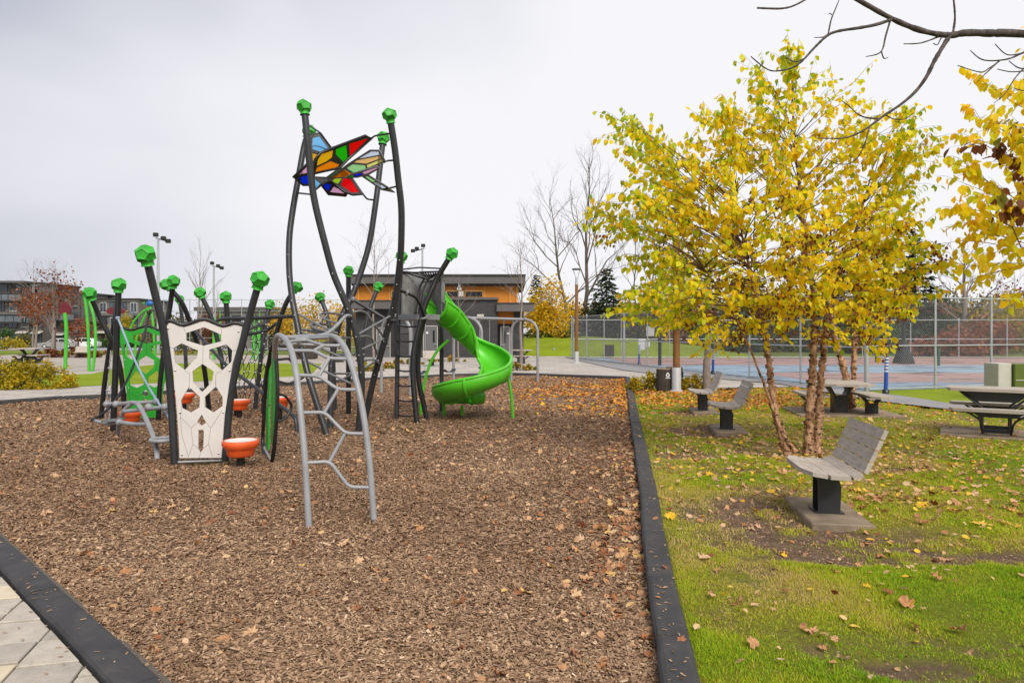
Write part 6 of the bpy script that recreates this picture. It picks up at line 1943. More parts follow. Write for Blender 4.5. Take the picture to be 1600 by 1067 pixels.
# birch standing just beyond the right edge, its branches reach into view
b4 = thing('birch_tree', (7.1, 8.2, 0), 'yellow birch standing beyond the right edge with a cluster of brown dry leaves', 'tree', 'birch trees')
birch(b4, [([(1724, 740, 8.2), (1720, 600, 8.2), (1712, 480, 8.2), (1705, 350, 8.2), (1700, 200, 8.2)], .08, .015)],
      [(1495, 150), (1520, 95), (1580, 60), (1700, 30), (1850, 150), (1850, 430), (1720, 520), (1620, 480), (1560, 470), (1480, 420), (1440, 400), (1500, 350), (1475, 290), (1470, 210)], 8.0, 1.4, 62, .118, None, singles=60, seed=8, nleaf=5, low=1.4, dead_out=[(1500, 225), (1600, 215), (1660, 300), (1560, 320)], twl=(.2, .45))

# ---------------------------------------------------------------- overhanging bare limb
ol = thing('bare_tree', (6.6, 4.9, 0), 'bare dark limb with lichen reaching in at the top right corner', 'tree')
def zq(x, y, Z): return (1200 + x / 3.557, y / 3.557, Z)
mbt = MB(ol.location); mbt.tube(smooth_path([Vector((6.6, 4.9, -.1)), Vector((6.55, 4.9, 1.5)), Vector((6.4, 4.95, 3.0)), Vector((6.5, 5.0, 5.2))], 6), [.16 - .004 * k for k in range(19)], 12); mbt.build('trunk', M['bark'], ol)
limbs = [([(2950, 330, 5.0), (2200, 250, 5.0), (1423, 190, 5.0), (1240, 186, 4.98), (1100, 184, 4.95), (1000, 197, 4.95), (850, 170, 4.9), (690, 105, 4.9), (500, 0, 4.85), (300, -110, 4.8)], .034, .012),
         ([(1010, 200, 4.95), (960, 280, 4.9), (920, 350, 4.9), (880, 430, 4.85), (820, 510, 4.85), (740, 580, 4.8), (650, 640, 4.8), (540, 720, 4.75), (470, 755, 4.75), (400, 770, 4.7), (270, 768, 4.7)], .0165, .0035),
         ([(610, 660, 4.78), (550, 655, 4.78), (500, 635, 4.8), (450, 590, 4.8), (410, 560, 4.8)], .006, .003), ([(655, 640, 4.8), (700, 662, 4.78), (760, 662, 4.75), (810, 628, 4.75)], .005, .0025),
         ([(565, 705, 4.75), (545, 780, 4.72), (515, 850, 4.7), (465, 905, 4.7), (390, 912, 4.7), (325, 882, 4.7)], .006, .0025), ([(690, 108, 4.9), (600, 138, 4.85), (500, 157, 4.8), (400, 172, 4.8), (340, 192, 4.8), (300, 225, 4.75), (250, 275, 4.75), (200, 330, 4.7), (150, 370, 4.7), (80, 392, 4.7), (0, 388, 4.65), (-95, 315, 4.65)], .0125, .004),
         ([(335, 192, 4.8), (352, 110, 4.8), (380, 40, 4.8), (420, -60, 4.8)], .0055, .003), ([(355, 85, 4.8), (345, 75, 4.8), (335, 82, 4.8)], .004, .002), ([(338, 200, 4.8), (300, 208, 4.8), (258, 210, 4.8)], .005, .0025), ([(205, 325, 4.7), (150, 345, 4.7), (100, 322, 4.7)], .0055, .003),
         ([(1030, 178, 4.95), (1040, 90, 4.95), (1028, -40, 4.95)], .0085, .006), ([(955, 203, 4.95), (850, 240, 4.92), (755, 245, 4.9)], .0065, .0035), ([(1000, 180, 4.95), (965, 210, 4.93), (942, 250, 4.9), (918, 240, 4.9)], .0055, .003),
         ([(680, 115, 4.9), (655, 200, 4.88), (628, 290, 4.85), (545, 316, 4.85)], .0075, .003), ([(630, 285, 4.85), (645, 325, 4.85), (668, 320, 4.85)], .005, .003), ([(-60, 45, 4.7), (0, 48, 4.7), (80, 48, 4.7), (150, 30, 4.7), (260, -30, 4.75)], .007, .006),
         ([(1500, 270, 5.0), (1423, 292, 4.95), (1330, 330, 4.9), (1200, 335, 4.9), (1125, 282, 4.9)], .009, .003), ([(1285, 342, 4.9), (1230, 380, 4.9), (1180, 402, 4.88), (1055, 365, 4.85)], .006, .003), ([(1423, 295, 4.95), (1330, 305, 4.9), (1262, 245, 4.9)], .006, .003), ([(1280, 345, 4.9), (1210, 410, 4.88), (1165, 452, 4.85)], .005, .0025),
         ([(1500, 380, 5.0), (1400, 380, 4.95), (1340, 340, 4.9)], .006, .003), ([(1423, 380, 4.95), (1370, 440, 4.92), (1320, 520, 4.9), (1255, 575, 4.9)], .005, .002), ([(1430, 395, 4.95), (1350, 400, 4.92), (1275, 385, 4.9)], .005, .003), ([(1500, 500, 5), (1420, 505, 4.95), (1365, 490, 4.95)], .004, .003)]
for k, (pts, r0, r1) in enumerate(limbs):
    pp = smooth_path(PP([zq(*p) for p in pts]), 5)
    n = len(pp)
    rs = [(r0 + (r1 - r0) * i / (n - 1)) * random.uniform(.88, 1.14) for i in range(n)]
    mb = MB(ol.location); mb.tube(pp, rs, 8 if r0 > .008 else 6)
    for i in range(2, n - 1, 2):
        if r0 < .02: mb.lathe([(.001, -rs[i] * .9), (rs[i] * 1.35, 0), (.001, rs[i] * .9)], pp[i], 6)
    mb.build('limb' if k == 0 else 'branch', M['bark_dark'], ol)

# ---------------------------------------------------------------- background trees and shrubs
def bare_tree(name, base, h, label, m='bark', seed=0, spread=.38, r0=None, levels=4, forks=3, lean=(0, 0), first=.35, col=False, group='bare trees', twigs=1.0):
    rr = random.Random(seed)
    t = thing(name, base, label, 'tree', group)
    mb = MB()
    r0 = r0 or h * .013
    top = Vector((lean[0], lean[1], h))
    pts = [Vector((0, 0, -.1))]
    for k in range(1, 7):
        f = k / 6
        pts.append(top * f + Vector((rr.uniform(-1, 1), rr.uniform(-1, 1), 0)) * h * .012 * (1 if k < 6 else 0))
    tm = MB(); tm.tube(pts, [r0 * (1 - .9 * k / 6) for k in range(7)], 8, caps=False); tm.build('trunk', M[m], t)
    def rec(a, d, L, r, lv):
        b = a + d * L
        mid = a.lerp(b, .5) + Vector((rr.uniform(-1, 1), rr.uniform(-1, 1), rr.uniform(-.5, 1))) * L * .07
        mb.tube([a, mid, b], [r, r * .75, r * .5], 4 if lv > 1 else 3, caps=False)
        if lv <= 0: return
        for k in range(forks if lv > 1 else int(forks * twigs + .5)):
            f = rr.uniform(.35, 1.0) if k else 1.0
            p = a.lerp(mid, f * 2) if f < .5 else mid.lerp(b, f * 2 - 1)
            nd = (d + Vector((rr.gauss(0, 1), rr.gauss(0, 1), rr.gauss(.25, .6))) * (spread * (1.25 if lv < 2 else 1.0))).normalized()
            rec(p, nd, L * rr.uniform(.5, .72), r * .5, lv - 1)
    nb = 11
    for k in range(nb):
        f = first + (1 - first) * (k + rr.random()) / nb
        i = min(5, int(f * 6)); p = pts[i].lerp(pts[i + 1], f * 6 - i)
        a = k * 2.4 + rr.uniform(-.4, .4)
        d = Vector((math.cos(a), math.sin(a), (1.6 if col else .75) + f * .6)).normalized()
        rec(p, d, h * (.30 if not col else .26) * (1.15 - f * .75), r0 * (1 - .85 * f) * .55, levels - 1)
    rec(pts[-1] - Vector((0, 0, h * .05)), Vector((0, 0, 1)), h * .10, r0 * .12, levels - 2)
    mb.build('branches', M[m], t)
    return t
def leafy_tree(name, base, h, w, label, lf, seed=0, n=2600, ls=.14, trunk=.35, m='bark', cat='tree', group='background trees', dens=.75, ragged=.3):
    rr = random.Random(seed); rn = np.random.default_rng(seed)
    t = thing(name, base, label, cat, group)
    mb = MB(); mb.tube([(0, 0, -.15), (.03 * h, 0, h * .4), (0, .02 * h, h * .85)], [h * .022, h * .015, h * .004], 7, caps=False); mb.build('trunk', M[m], t)
    c0 = h * trunk
    ncl = max(10, n // 55)
    u = rn.normal(0, 1, (ncl, 3)); u /= np.linalg.norm(u, axis=1)[:, None]
    rad = rn.random(ncl) ** .38
    prof = np.array([w / 2, w / 2, (h - c0) / 2])
    cl = u * rad[:, None] * prof + np.array([0, 0, (h + c0) / 2])
    cl[:, :2] *= (1 + ragged * rn.normal(0, 1, (ncl, 1)) * .5)
    taper = 1 - .45 * np.clip((cl[:, 2] - c0) / (h - c0), 0, 1)
    cl[:, :2] *= taper[:, None]
    lm = MB()
    for k in range(min(22, ncl)):
        e = Vector(cl[k]); s = Vector((0, 0, max(c0 * .7, e.z * .55)))
        limb(lm, s, e, h * .007, h * .0018, .08, 4, 3, .05, rr)
    lm.build('limbs', M[m], t)
    idx = rn.integers(0, ncl, n)
    sz = w * .13
    pos = cl[idx] + rn.normal(0, sz, (n, 3)) * np.array([1, 1, .75])
    pos[:, 2] = np.maximum(pos[:, 2], .05)
    tone = rn.random(ncl)[idx] * .55 + rn.random(n) * .45
    v, f, r_ = scatter(QUAD_V, QUAD_T, pos, rot_from(rn.uniform(0, 6.28, n), rn.normal(-.5, .8, n), rn.normal(0, .8, n)), ls * rn.uniform(.6, 1.3, n), tone)
    np_mesh('crown', v, f, LF[lf], t, rnd=r_, kind='stuff')
    return t
def shrub(base, w, d, h, label, lf, seed=0, n=2200, ls=.05, group='shrubs', name='shrub', cat='shrub'):
    rr = random.Random(seed); rn = np.random.default_rng(seed)
    t = thing(name, base, label, cat, group)
    mb = MB()
    for k in range(16):
        a = rr.uniform(0, 6.28); e = Vector((math.cos(a) * w * .36, math.sin(a) * d * .36, h * rr.uniform(.5, .85)))
        mb.tube([(e.x * .2, e.y * .2, 0), (e.x * .6, e.y * .6, e.z * .6), e], [.012, .009, .004], 4, caps=False)
    mb.build('stems', M['twig'], t)
    ncl = max(12, n // 45)
    u = rn.normal(0, 1, (ncl, 3)); u[:, 2] = np.abs(u[:, 2]); u /= np.linalg.norm(u, axis=1)[:, None]
    rad = .62 + .38 * rn.random(ncl) ** .5
    cl = u * rad[:, None] * np.array([w / 2, d / 2, h]) * (1 + .10 * rn.normal(0, 1, (ncl, 1)))
    idx = rn.integers(0, ncl, n)
    pos = cl[idx] + rn.normal(0, min(w, h) * .085, (n, 3)); pos[:, 2] = np.maximum(pos[:, 2], .02)
    tone = rn.random(ncl)[idx] * .5 + rn.random(n) * .5
    v, f, r_ = scatter(QUAD_V, QUAD_T, pos, rot_from(rn.uniform(0, 6.28, n), rn.normal(-.2, .7, n), rn.normal(0, .7, n)), ls * rn.uniform(.6, 1.3, n), tone)
    np_mesh('foliage', v, f, LF[lf], t, rnd=r_, kind='stuff')
    return t
def conifer(base, h, w, label, seed=0, n=4200, ls=.3, gap=.3, group='conifers'):
    rr = random.Random(seed); rn = np.random.default_rng(seed)
    t = thing('conifer_tree', base, label, 'tree', group)
    mb = MB(); mb.tube([(0, 0, -.2), (0, 0, h)], [h * .02, .01], 7, caps=False); mb.build('trunk', M['bark'], t)
    bm_ = MB(); P_, D_ = [], []
    nb = 70
    for k in range(nb):
        z = h * (.10 + .88 * (k / nb)); L = w / 2 * (1 - z / h) ** .8 * rr.uniform(.7, 1.15) + .1
        a = k * 2.4
        d = Vector((math.cos(a), math.sin(a), -.12)); e = Vector((0, 0, z)) + d * L + Vector((0, 0, .10 * L))
        bm_.tube([(0, 0, z), Vector((0, 0, z)) + d * L * .6, e], [.03, .02, .006], 4, caps=False)
        m_ = int(n / nb * (L / (w / 2)) * 1.6) + 4
        for j in range(m_):
            f = rr.random() ** .7
            P_.append(Vector((0, 0, z)) + d * L * f + Vector((rr.gauss(0, .16 * L), rr.gauss(0, .16 * L), rr.gauss(-.05, .05 * L)))); D_.append(a)
    bm_.build('branches', M['bark'], t)
    m_ = len(P_)
    v, f, r_ = scatter(QUAD_V * np.array([.55, 1, 1]), QUAD_T, np.array([tuple(p) for p in P_]), rot_from(np.array(D_) - 1.57 + rn.normal(0, .6, m_), rn.normal(-.2, .3, m_), rn.normal(0, .5, m_)), ls * rn.uniform(.6, 1.3, m_), rn.random(m_))
    np_mesh('crown', v, f, LF['dark'], t, rnd=r_, kind='stuff')
def at(x, Y, z=-.1): return Vector(((x - CX) / F * Y, Y, z))
def hgt(y, Y): return CH + (HY - y) / F * Y + .1

# right of the pavilion
bare_tree('bare_tree', at(911, 62), hgt(262, 62), 'tallest bare tree, rising left of the yellow birch crown', seed=11, spread=.34, lean=(.6, 0), levels=5, forks=3, first=.28, col=True, r0=.24)
bare_tree('bare_tree', at(893, 60), hgt(312, 60), 'bare leaning tree just left of the tallest bare tree', seed=12, lean=(-1.9, 0), spread=.42, levels=5, forks=3, first=.3, r0=.19)
for i, (x, y, Y, lab) in enumerate(((992, 345, 72, 'thin bare tree behind the court, left of the birch crown'), (1022, 330, 74, 'thin bare tree behind the court near the black light mast'), (1350, 380, 64, 'thin bare tree behind the birch crown above the court'))):
    bare_tree('bare_tree', at(x, Y), hgt(y, Y), lab, seed=20 + i, spread=.3, levels=4, first=.3, col=True, r0=.12)
bare_tree('bare_tree', at(1508, 55), hgt(400, 55), 'spreading bare tree behind the right-hand court fence', seed=31, spread=.42, levels=5, forks=3, first=.16, r0=.3, m='bark_pale')
bare_tree('bare_tree', at(1585, 66), hgt(420, 66), 'bare tree at the far right edge behind the court', seed=32, spread=.45, levels=4, first=.2, m='bark_pale')
bare_tree('young_bare_tree', G(584, 566), hgt(366, 37), 'young bare tree in front of the left half of the pavilion', seed=41, spread=.5, levels=4, first=.45, r0=.075, m='bark_pale', group='young bare trees')
bare_tree('young_bare_tree', G(814, 575), hgt(392, 31), 'young bare tree in a planted pit right of the swing set', seed=42, spread=.5, levels=4, first=.4, r0=.075, m='bark_pale', group='young bare trees')
bare_tree('young_bare_tree', G(717, 567), hgt(440, 36), 'young bare tree in front of the brick middle of the pavilion', seed=43, spread=.6, levels=4, first=.5, r0=.05, m='bark_pale', group='young bare trees')
leafy_tree('yellow_tree', at(858, 56), hgt(440, 56), 4.2, 'yellow autumn tree right of the pavilion roof', 'yellow', 51, 3600, .17, trunk=.12)
leafy_tree('yellow_tree', at(838, 60), hgt(452, 60), 3.0, 'smaller yellow tree half hidden by the pavilion', 'yellow', 52, 1600, .17, trunk=.15)
leafy_tree('orange_tree', at(893, 66), hgt(468, 66), 4.0, 'orange-leaved tree behind the far lamp post', 'yellow', 53, 2000, .18, trunk=.1)
leafy_tree('shrub', at(884, 57), hgt(512, 57), 3.4, 'dark green bush left of the far lamp post', 'hedge', 54, 2000, .15, trunk=.02, cat='shrub', group='background bushes')
leafy_tree('shrub', at(846, 55), hgt(520, 55), 2.4, 'dark green bush at the right end of the pavilion', 'hedge', 55, 1400, .15, trunk=.02, cat='shrub', group='background bushes')
conifer(at(948, 60), hgt(415, 60), 5.6, 'open-crowned conifer left of the yellow birch', seed=61, n=3600, ls=.32)
conifer(at(838, 66), hgt(425, 66), 2.6, 'slim dark conifer behind the pavilion corner', seed=62, n=1800, ls=.3)
conifer(at(1430, 58), hgt(350, 58), 5.2, 'dark conifer behind the right side of the birch crown', seed=63, n=4200, ls=.34)
conifer(at(1180, 68), hgt(420, 68), 5.0, 'dark conifer hidden behind the middle of the birch crown', seed=64, n=2600, ls=.34)
BG = [(930, 62, 478, 4.5, 'olive', 'autumn bush behind the left end of the court'), (968, 64, 486, 5, 'yellow', 'yellowish bush behind the court left of the notices'), (1012, 62, 482, 5.5, 'olive', 'autumn bush behind the court notices'), (1062, 63, 478, 6, 'olive', 'autumn bush behind the near lamp post'),
      (1110, 62, 486, 6, 'hedge', 'green bush behind the mottled birch trunk'), (1165, 61, 492, 6, 'hedge', 'green bush behind the court left of the big birch trunks'), (1225, 62, 486, 6, 'olive', 'autumn bush behind the big birch trunks'), (1285, 61, 490, 6, 'hedge', 'green bush right of the big birch trunks behind the court'),
      (1345, 62, 482, 6, 'olive', 'autumn bush behind the twin birch trunks'), (1400, 60, 488, 5, 'olive', 'autumn bush behind the basketball stand'), (1450, 62, 478, 5.5, 'olive', 'autumn bush right of the basketball stand'), (1545, 54, 505, 4.6, 'redbush', 'red autumn bush behind the right-hand fence'),
      (1492, 52, 522, 3.4, 'redbush', 'low red bush behind the far fence beside the shed'), (1560, 64, 468, 6.5, 'olive', 'tall olive bush behind the red autumn bush'), (1618, 58, 470, 6.5, 'gold', 'golden bush at the right edge behind the court'), (1520, 66, 482, 6, 'olive', 'autumn bush behind the spreading bare tree')]
BG += [(1090, 70, 462, 7, 'olive', 'tall autumn tree behind the near lamp post and court'), (1150, 72, 455, 7, 'olive', 'tall autumn tree behind the mottled birch'), (1215, 70, 460, 7, 'yellow', 'tall yellowish tree behind the big birch trunks'), (1275, 72, 455, 7, 'olive', 'tall autumn tree right of the big birch trunks'), (1335, 70, 458, 7, 'olive', 'tall autumn tree behind the twin birch trunks'),
       (1395, 70, 462, 6.5, 'olive', 'tall autumn tree behind the basketball stand'), (1470, 58, 500, 5, 'hedge', 'green bush right of the beige shed'), (1478, 72, 458, 7, 'olive', 'tall autumn tree left of the spreading bare tree'), (1590, 70, 452, 8, 'olive', 'tall autumn tree at the right edge'), (1492, 48, 528, 3.0, 'redbush', 'low red bush at the right end of the beige shed'), (1440, 50, 540, 2.6, 'redbush', 'low red bush in front of the beige shed'), (1360, 56, 512, 4.5, 'hedge', 'green bush left of the beige shed'), (1030, 70, 465, 6, 'yellow', 'tall yellowish tree behind the notices'), (975, 72, 470, 6, 'olive', 'tall autumn tree left of the notices')]
for i, (x, Y, y, w, lf, lab) in enumerate(BG):
    leafy_tree('bush', at(x, Y), hgt(y, Y), w, lab, ('gold' if lf == 'olive' and i % 4 == 1 else 'redbush' if lf == 'olive' and i % 7 == 3 else lf), 100 + i, 2800, .25, trunk=.02, cat='bush', group='bushes behind the court', ragged=.25)
# left half
bare_tree('bare_tree', at(314, 72, -.6), hgt(398, 72) + .5, 'pale upright bare tree behind the tall fence', seed=71, spread=.26, levels=4, forks=3, first=.18, col=True, m='bark_pale')
YB = [(452, 82, 478, 5, 'yellow', 'yellow bush behind the tall fence left of the tower'), (488, 80, 468, 6.5, 'yellow', 'bright yellow tree behind the tall fence between the tower poles'), (530, 84, 474, 6, 'yellow', 'yellow tree just left of the pavilion'), (420, 84, 488, 5, 'olive', 'autumn bush behind the tall fence right of the cream panel'),
      (290, 80, 490, 5, 'olive', 'brownish bush behind the tall fence above the cream panel'), (258, 84, 495, 4, 'olive', 'brownish bush behind the left end of the tall fence'), (330, 78, 486, 4, 'russet', 'russet bush at the foot of the pale bare tree'), (568, 90, 480, 6, 'olive', 'olive tree behind the left end of the pavilion')]
for i, (x, Y, y, w, lf, lab) in enumerate(YB):
    leafy_tree('bush', at(x, Y, -.5), hgt(y, Y) + .4, w, lab, lf, 140 + i, 2000, .22, trunk=.08, cat='bush', group='bushes behind the tall fence')
leafy_tree('street_tree', G(80.5, 557, -.05), hgt(425, 46), 4.0, 'russet street tree beside the red-disc spray pole', 'russet', 161, 1300, .13, trunk=.36, m='bark_pale', group='street trees', ragged=.5)
leafy_tree('street_tree', at(54, 58, -.2), hgt(448, 58), 3.2, 'thin russet street tree left of the red-disc spray pole', 'russet', 162, 700, .13, trunk=.40, m='bark_pale', group='street trees', ragged=.5)
bare_tree('bare_tree', at(52, 58, -.2), hgt(418, 58), 'bare-topped tree in front of the left townhouse', seed=72, spread=.6, levels=4, first=.5, r0=.1, m='bark_pale')
bare_tree('bare_tree', at(86, 60, -.2), hgt(420, 60), 'bare twiggy tree behind the russet street tree', seed=73, spread=.5, levels=4, first=.4, r0=.1, m='bark')
leafy_tree('street_tree', at(121, 62, -.25), hgt(492, 62), 2.6, 'small orange street tree behind the paired spray poles', 'redbush', 163, 700, .15, trunk=.35, group='street trees')
leafy_tree('street_tree', at(193, 60, -.25), hgt(488, 60), 2.4, 'small yellow-green street tree behind the left ball posts', 'gold', 164, 900, .15, trunk=.3, group='street trees')
leafy_tree('street_tree', at(232, 88, -.6), hgt(470, 88), 3.5, 'thin bare-looking street tree behind the blue bird', 'russet', 165, 300, .15, trunk=.2, group='street trees')
for i, (x, y, w, lab) in enumerate(((72, 559, 1.3, 'orange hedge bush at the foot of the russet street tree'), (92, 559, 1.4, 'orange hedge bush right of the red-disc spray pole'), (112, 559, 1.4, 'orange hedge bush left of the small distant bench'), (137, 559, 1.3, 'orange hedge bush behind the paired spray poles'), (155, 559, 1.2, 'orange hedge bush at the right end of the row'))):
    g = G(x, y, -.05); shrub(g, w, 1.2, .62, lab, 'russet', 170 + i, 700, .09, group='orange hedge bushes')
for i, (x, Y, y, w, lf, lab) in enumerate(((4, 90, 512, 3.2, 'hedge', 'clipped green hedge at the far left edge'), (24, 88, 530, 3.0, 'gold', 'tawny grass clump in front of the left townhouse'), (38, 100, 525, 3, 'olive', 'autumn bush in front of the left townhouse'), (196, 100, 528, 3.2, 'hedge', 'green hedge bush behind the left ball posts'), (215, 100, 526, 3, 'hedge', 'green hedge bush right of the left ball posts'), (165, 100, 530, 2.6, 'hedge', 'green bush right of the parked white car'))):
    leafy_tree('hedge_bush', at(x, Y, -.65), hgt(y, Y) + .55, w, lab, lf, 180 + i, 900, .2, trunk=.0, cat='bush', group='bushes along the street')
g = P(21, 545, 88); mb = MB(g); mb.lathe([(.55, -.3), (.7, .1), (.5, .5), (.15, .7), (.01, .72)], (g.x, g.y, -.6), 9); tag(mb.build('boulder', M['rock']), 'pale boulder on the grass in front of the left townhouse', 'rock')
# near shrubs
shrub(G(36, 607), 2.9, 1.2, .78, 'golden-green spreading shrub at the left edge behind the paver path', 'gold', 191, 5200, .062, group='golden shrubs')
shrub(G(6, 604), 1.9, 1.1, .62, 'golden-green shrub cut off by the left edge', 'gold', 192, 2600, .062, group='golden shrubs')
shrub(Vector((3.72, 18.95, 0)), 1.15, .8, .46, 'yellow-green shrub left of the litter bin by the kerb corner', 'gold', 193, 2400, .05, group='golden shrubs')
shrub(Vector((5.05, 19.0, 0)), 1.1, .8, .44, 'yellow-green shrub right of the near lamp post', 'gold', 194, 2400, .05, group='golden shrubs')
for i, (x, y, w, d, lab) in enumerate(((593, 576, 2.0, 1.0, 'planted bed of yellow and red leaves left of the ladder'), (636, 569, 1.8, .9, 'planted bed of green and yellow leaves behind the ladder'), (694, 565, 2.6, .9, 'planted bed of yellow-green leaves behind the slide top'), (813, 579, 1.5, .7, 'planted pit of red and yellow leaves at the young tree by the swing set'), (294, 553, 3.0, .8, 'low planted bed seen through the cream panel'), (575, 580, 1.2, .7, 'small planted bed at the left end of the pavilion front'))):
    shrub(G(x, y), w, d, .26, lab, 'bedplants', 200 + i, 700, .11, group='planted beds', name='plant_bed', cat='plant bed')

# ================================================================== GROUND COVER
# ---- wood chips as loose pieces
CHV = np.array([(-.5, -.5, 0), (.5, -.42, .10), (.46, .5, .04), (-.46, .44, -.06)], float)
CHF = np.array([(0, 1, 2, 3)])
def sample_bed(n, y0, y1):
    y = np.sqrt(rng.uniform(y0 ** 2, y1 ** 2, n)); x = rng.uniform(-1.0, .62, n) * y
    k = in_poly(x, y, BED); return x[k], y[k]
vs_, fs_, rs_ = [], [], []
off = 0
for (n, y0, y1, l0, l1) in ((210000, 2.3, 5.0, .012, .036), (210000, 5.0, 9.0, .015, .042), (150000, 9.0, 16.0, .022, .06), (60000, 16, 26.5, .04, .09)):
    x, y = sample_bed(n, y0, y1)
    k = len(x)
    L = rng.uniform(l0, l1, k) * np.where(rng.random(k) < .05, 1.7, 1.0) * np.where(rng.random(k) < .3, .6, 1.0); W = L * rng.uniform(.22, .5, k)
    pos = np.stack([x, y, chip_z(x, y) + rng.uniform(.0, .016, k)], -1)
    Rm = rot_from(rng.uniform(0, 6.283, k), rng.normal(0, .32, k), rng.normal(0, .32, k))
    patch = (fbm(x * .6, y * .6, 5, 5) - .5) * 1.0
    v, f, r_ = scatter(CHV, CHF, pos, Rm, np.stack([L, W, W], -1), np.clip(rng.beta(2.5, 2.6, k) + patch * .4, 0, 1))
    vs_.append(v); fs_.append(f + off); rs_.append(r_); off += len(v)
# a sprinkling of chips kicked onto kerb and pavers
x = rng.uniform(-4, 0, 2600); y = rng.uniform(2.4, 6.0, 2600)
d_ = (x - ka.x) * kn.x + (y - ka.y) * kn.y
k = (d_ > 0) & (d_ < 1.2) & (rng.random(2600) < np.exp(-np.maximum(0, d_ - .1) * 2.2) * .55)
x, y, d_ = x[k], y[k], d_[k]
x2 = rng.uniform(0, 1.2, 900); y2 = rng.uniform(2.5, 12, 900); x2 = np.array([kx(b) for b in y2]) + rng.uniform(.02, .16, 900); k2 = rng.random(900) < .22
x = np.concatenate([x, x2[k2]]); y = np.concatenate([y, y2[k2]]); z = np.concatenate([np.where(d_ < .18, .040, .008), np.full(k2.sum(), .042)])
k = len(x); L = rng.uniform(.006, .03, k)
v, f, r_ = scatter(CHV, CHF, np.stack([x, y, z], -1), rot_from(rng.uniform(0, 6.283, k), rng.normal(0, .1, k), rng.normal(0, .1, k)), np.stack([L, L * .35, L * .3], -1), rng.uniform(.2, 1, k))
vs_.append(v); fs_.append(f + off); rs_.append(r_)
o = np_mesh('wood_chips', np.concatenate(vs_), np.concatenate(fs_), M['chip'], rnd=np.concatenate(rs_))
tag(o, 'brown shredded wood chips covering the play area', 'wood chips', kind='stuff')

# ---- grass blades
BLV = np.array([(-.5, 0, 0), (.5, 0, 0), (.32, .16, .55), (-.32, .16, .55), (0, .48, 1.0)], float)
BLT = np.array([(0, 1, 2), (0, 2, 3), (3, 2, 4)])
vs_, fs_, rs_ = [], [], []
off = 0
for (n, y0, y1, w0, h0) in ((440000, 2.0, 5.0, .0042, .030), (440000, 5.0, 9.0, .007, .036), (330000, 9.0, 20.0, .014, .045)):
    y = np.sqrt(rng.uniform(y0 ** 2, y1 ** 2, n)); x = rng.uniform(.0, 1.22, n) * y
    k = in_poly(x, y, LAWN); x, y = x[k], y[k]
    s = soil_at(x, y)
    kerbd = x - (kx(0) + .158 * y + .18)
    thin = fbm(x * 2.0, y * 2.0, 41, 3)
    k = (rng.random(len(x)) > s * 1.06) & (kerbd > 0) & (rng.random(len(x)) < -.1 + 1.5 * thin)
    x, y, thin = x[k], y[k], thin[k]
    n2 = len(x)
    h = h0 * rng.uniform(.35, 1.2, n2) * (.35 + 1.0 * thin)
    pos = np.stack([x, y, lawn_z(x, y) - .004], -1)
    tone = np.clip(1.5 * (fbm(x * 1.2, y * 1.2, 55, 4) - .5) + .22 + .62 * rng.random(n2) + .25 * soil_at(x, y), 0, 1)
    v, f, r_ = scatter(BLV, BLT, pos, rot_from(rng.uniform(0, 6.283, n2), rng.normal(-.25, .45, n2), rng.normal(0, .3, n2)), np.stack([np.full(n2, w0) * rng.uniform(.7, 1.4, n2), h, h], -1), tone)
    vs_.append(v); fs_.append(f + off); rs_.append(r_); off += len(v)
o = np_mesh('grass', np.concatenate(vs_), np.concatenate(fs_), M['grassblade'], rnd=np.concatenate(rs_))
tag(o, 'short yellow-green grass on the lawn right of the kerb', 'grass', kind='stuff')

# ---- crumbs, bark bits and pebbles on the bare soil
n = 120000
y = np.sqrt(rng.uniform(2.3 ** 2, 15 ** 2, n)); x = rng.uniform(.1, .8, n) * y
k = in_poly(x, y, LAWN); x, y = x[k], y[k]
k = rng.random(len(x)) < soil_at(x, y) * .85; x, y = x[k], y[k]
k = len(x); L = rng.uniform(.004, .016, k) * np.clip(.6 + y * .12, .8, 2)
PBV = np.array([(1, 0, 0), (-.3, .8, .1), (-.4, -.8, 0), (0, 0, .75)], float); PBT = np.array([(0, 1, 3), (1, 2, 3), (2, 0, 3)])
v, f, r_ = scatter(PBV, PBT, np.stack([x, y, lawn_z(x, y) - .001], -1), rot_from(rng.uniform(0, 6.283, k), rng.normal(0, .3, k), rng.normal(0, .3, k)), np.stack([L, L * rng.uniform(.3, 1, k), L * .7], -1), np.clip(rng.beta(1.5, 2.2, k), 0, 1))
o = np_mesh('soil_crumbs', v, f, M['chip'], rnd=r_)
tag(o, 'loose crumbs and pebbles on the bare soil patches', 'soil crumbs', kind='stuff')
# ---- fallen leaves
def leaf_density(x, y, place):
    if place == 'chips':
        d = np.array(kx(0)) + .158 * y - x
        far = np.clip((y - 13) / 5, 0, 1) * np.clip((x + 1.5) / 4, 0, 1) * np.clip((24 - y) / 3, 0, 1)
        return 11 + 240 * np.exp(-d / .26) * np.clip((y - 2.5) / 2, .25, 1) + 45 * np.exp(-d / 1.3) * np.clip((y - 4) / 5, 0, 1) + 150 * far * (fbm(x * .8, y * .8, 77) > .44)
    under = np.exp(-(((x - 3.9) / 2.2) ** 2 + ((y - 8.8) / 2.7) ** 2))
    band = np.clip((y - 14.0) / 1.5, 0, 1) * np.clip((19.6 - y) / .6, 0, 1) * np.clip((8.4 - x) / 2.5, 0, 1)
    return 16 + 130 * under * (.5 + fbm(x * 1.5, y * 1.5, 78)) + 150 * band + 22 * np.clip((y - 7) / 3, 0, 1)
DMAX = 190
LX, LY, LZ, LPL = [], [], [], []
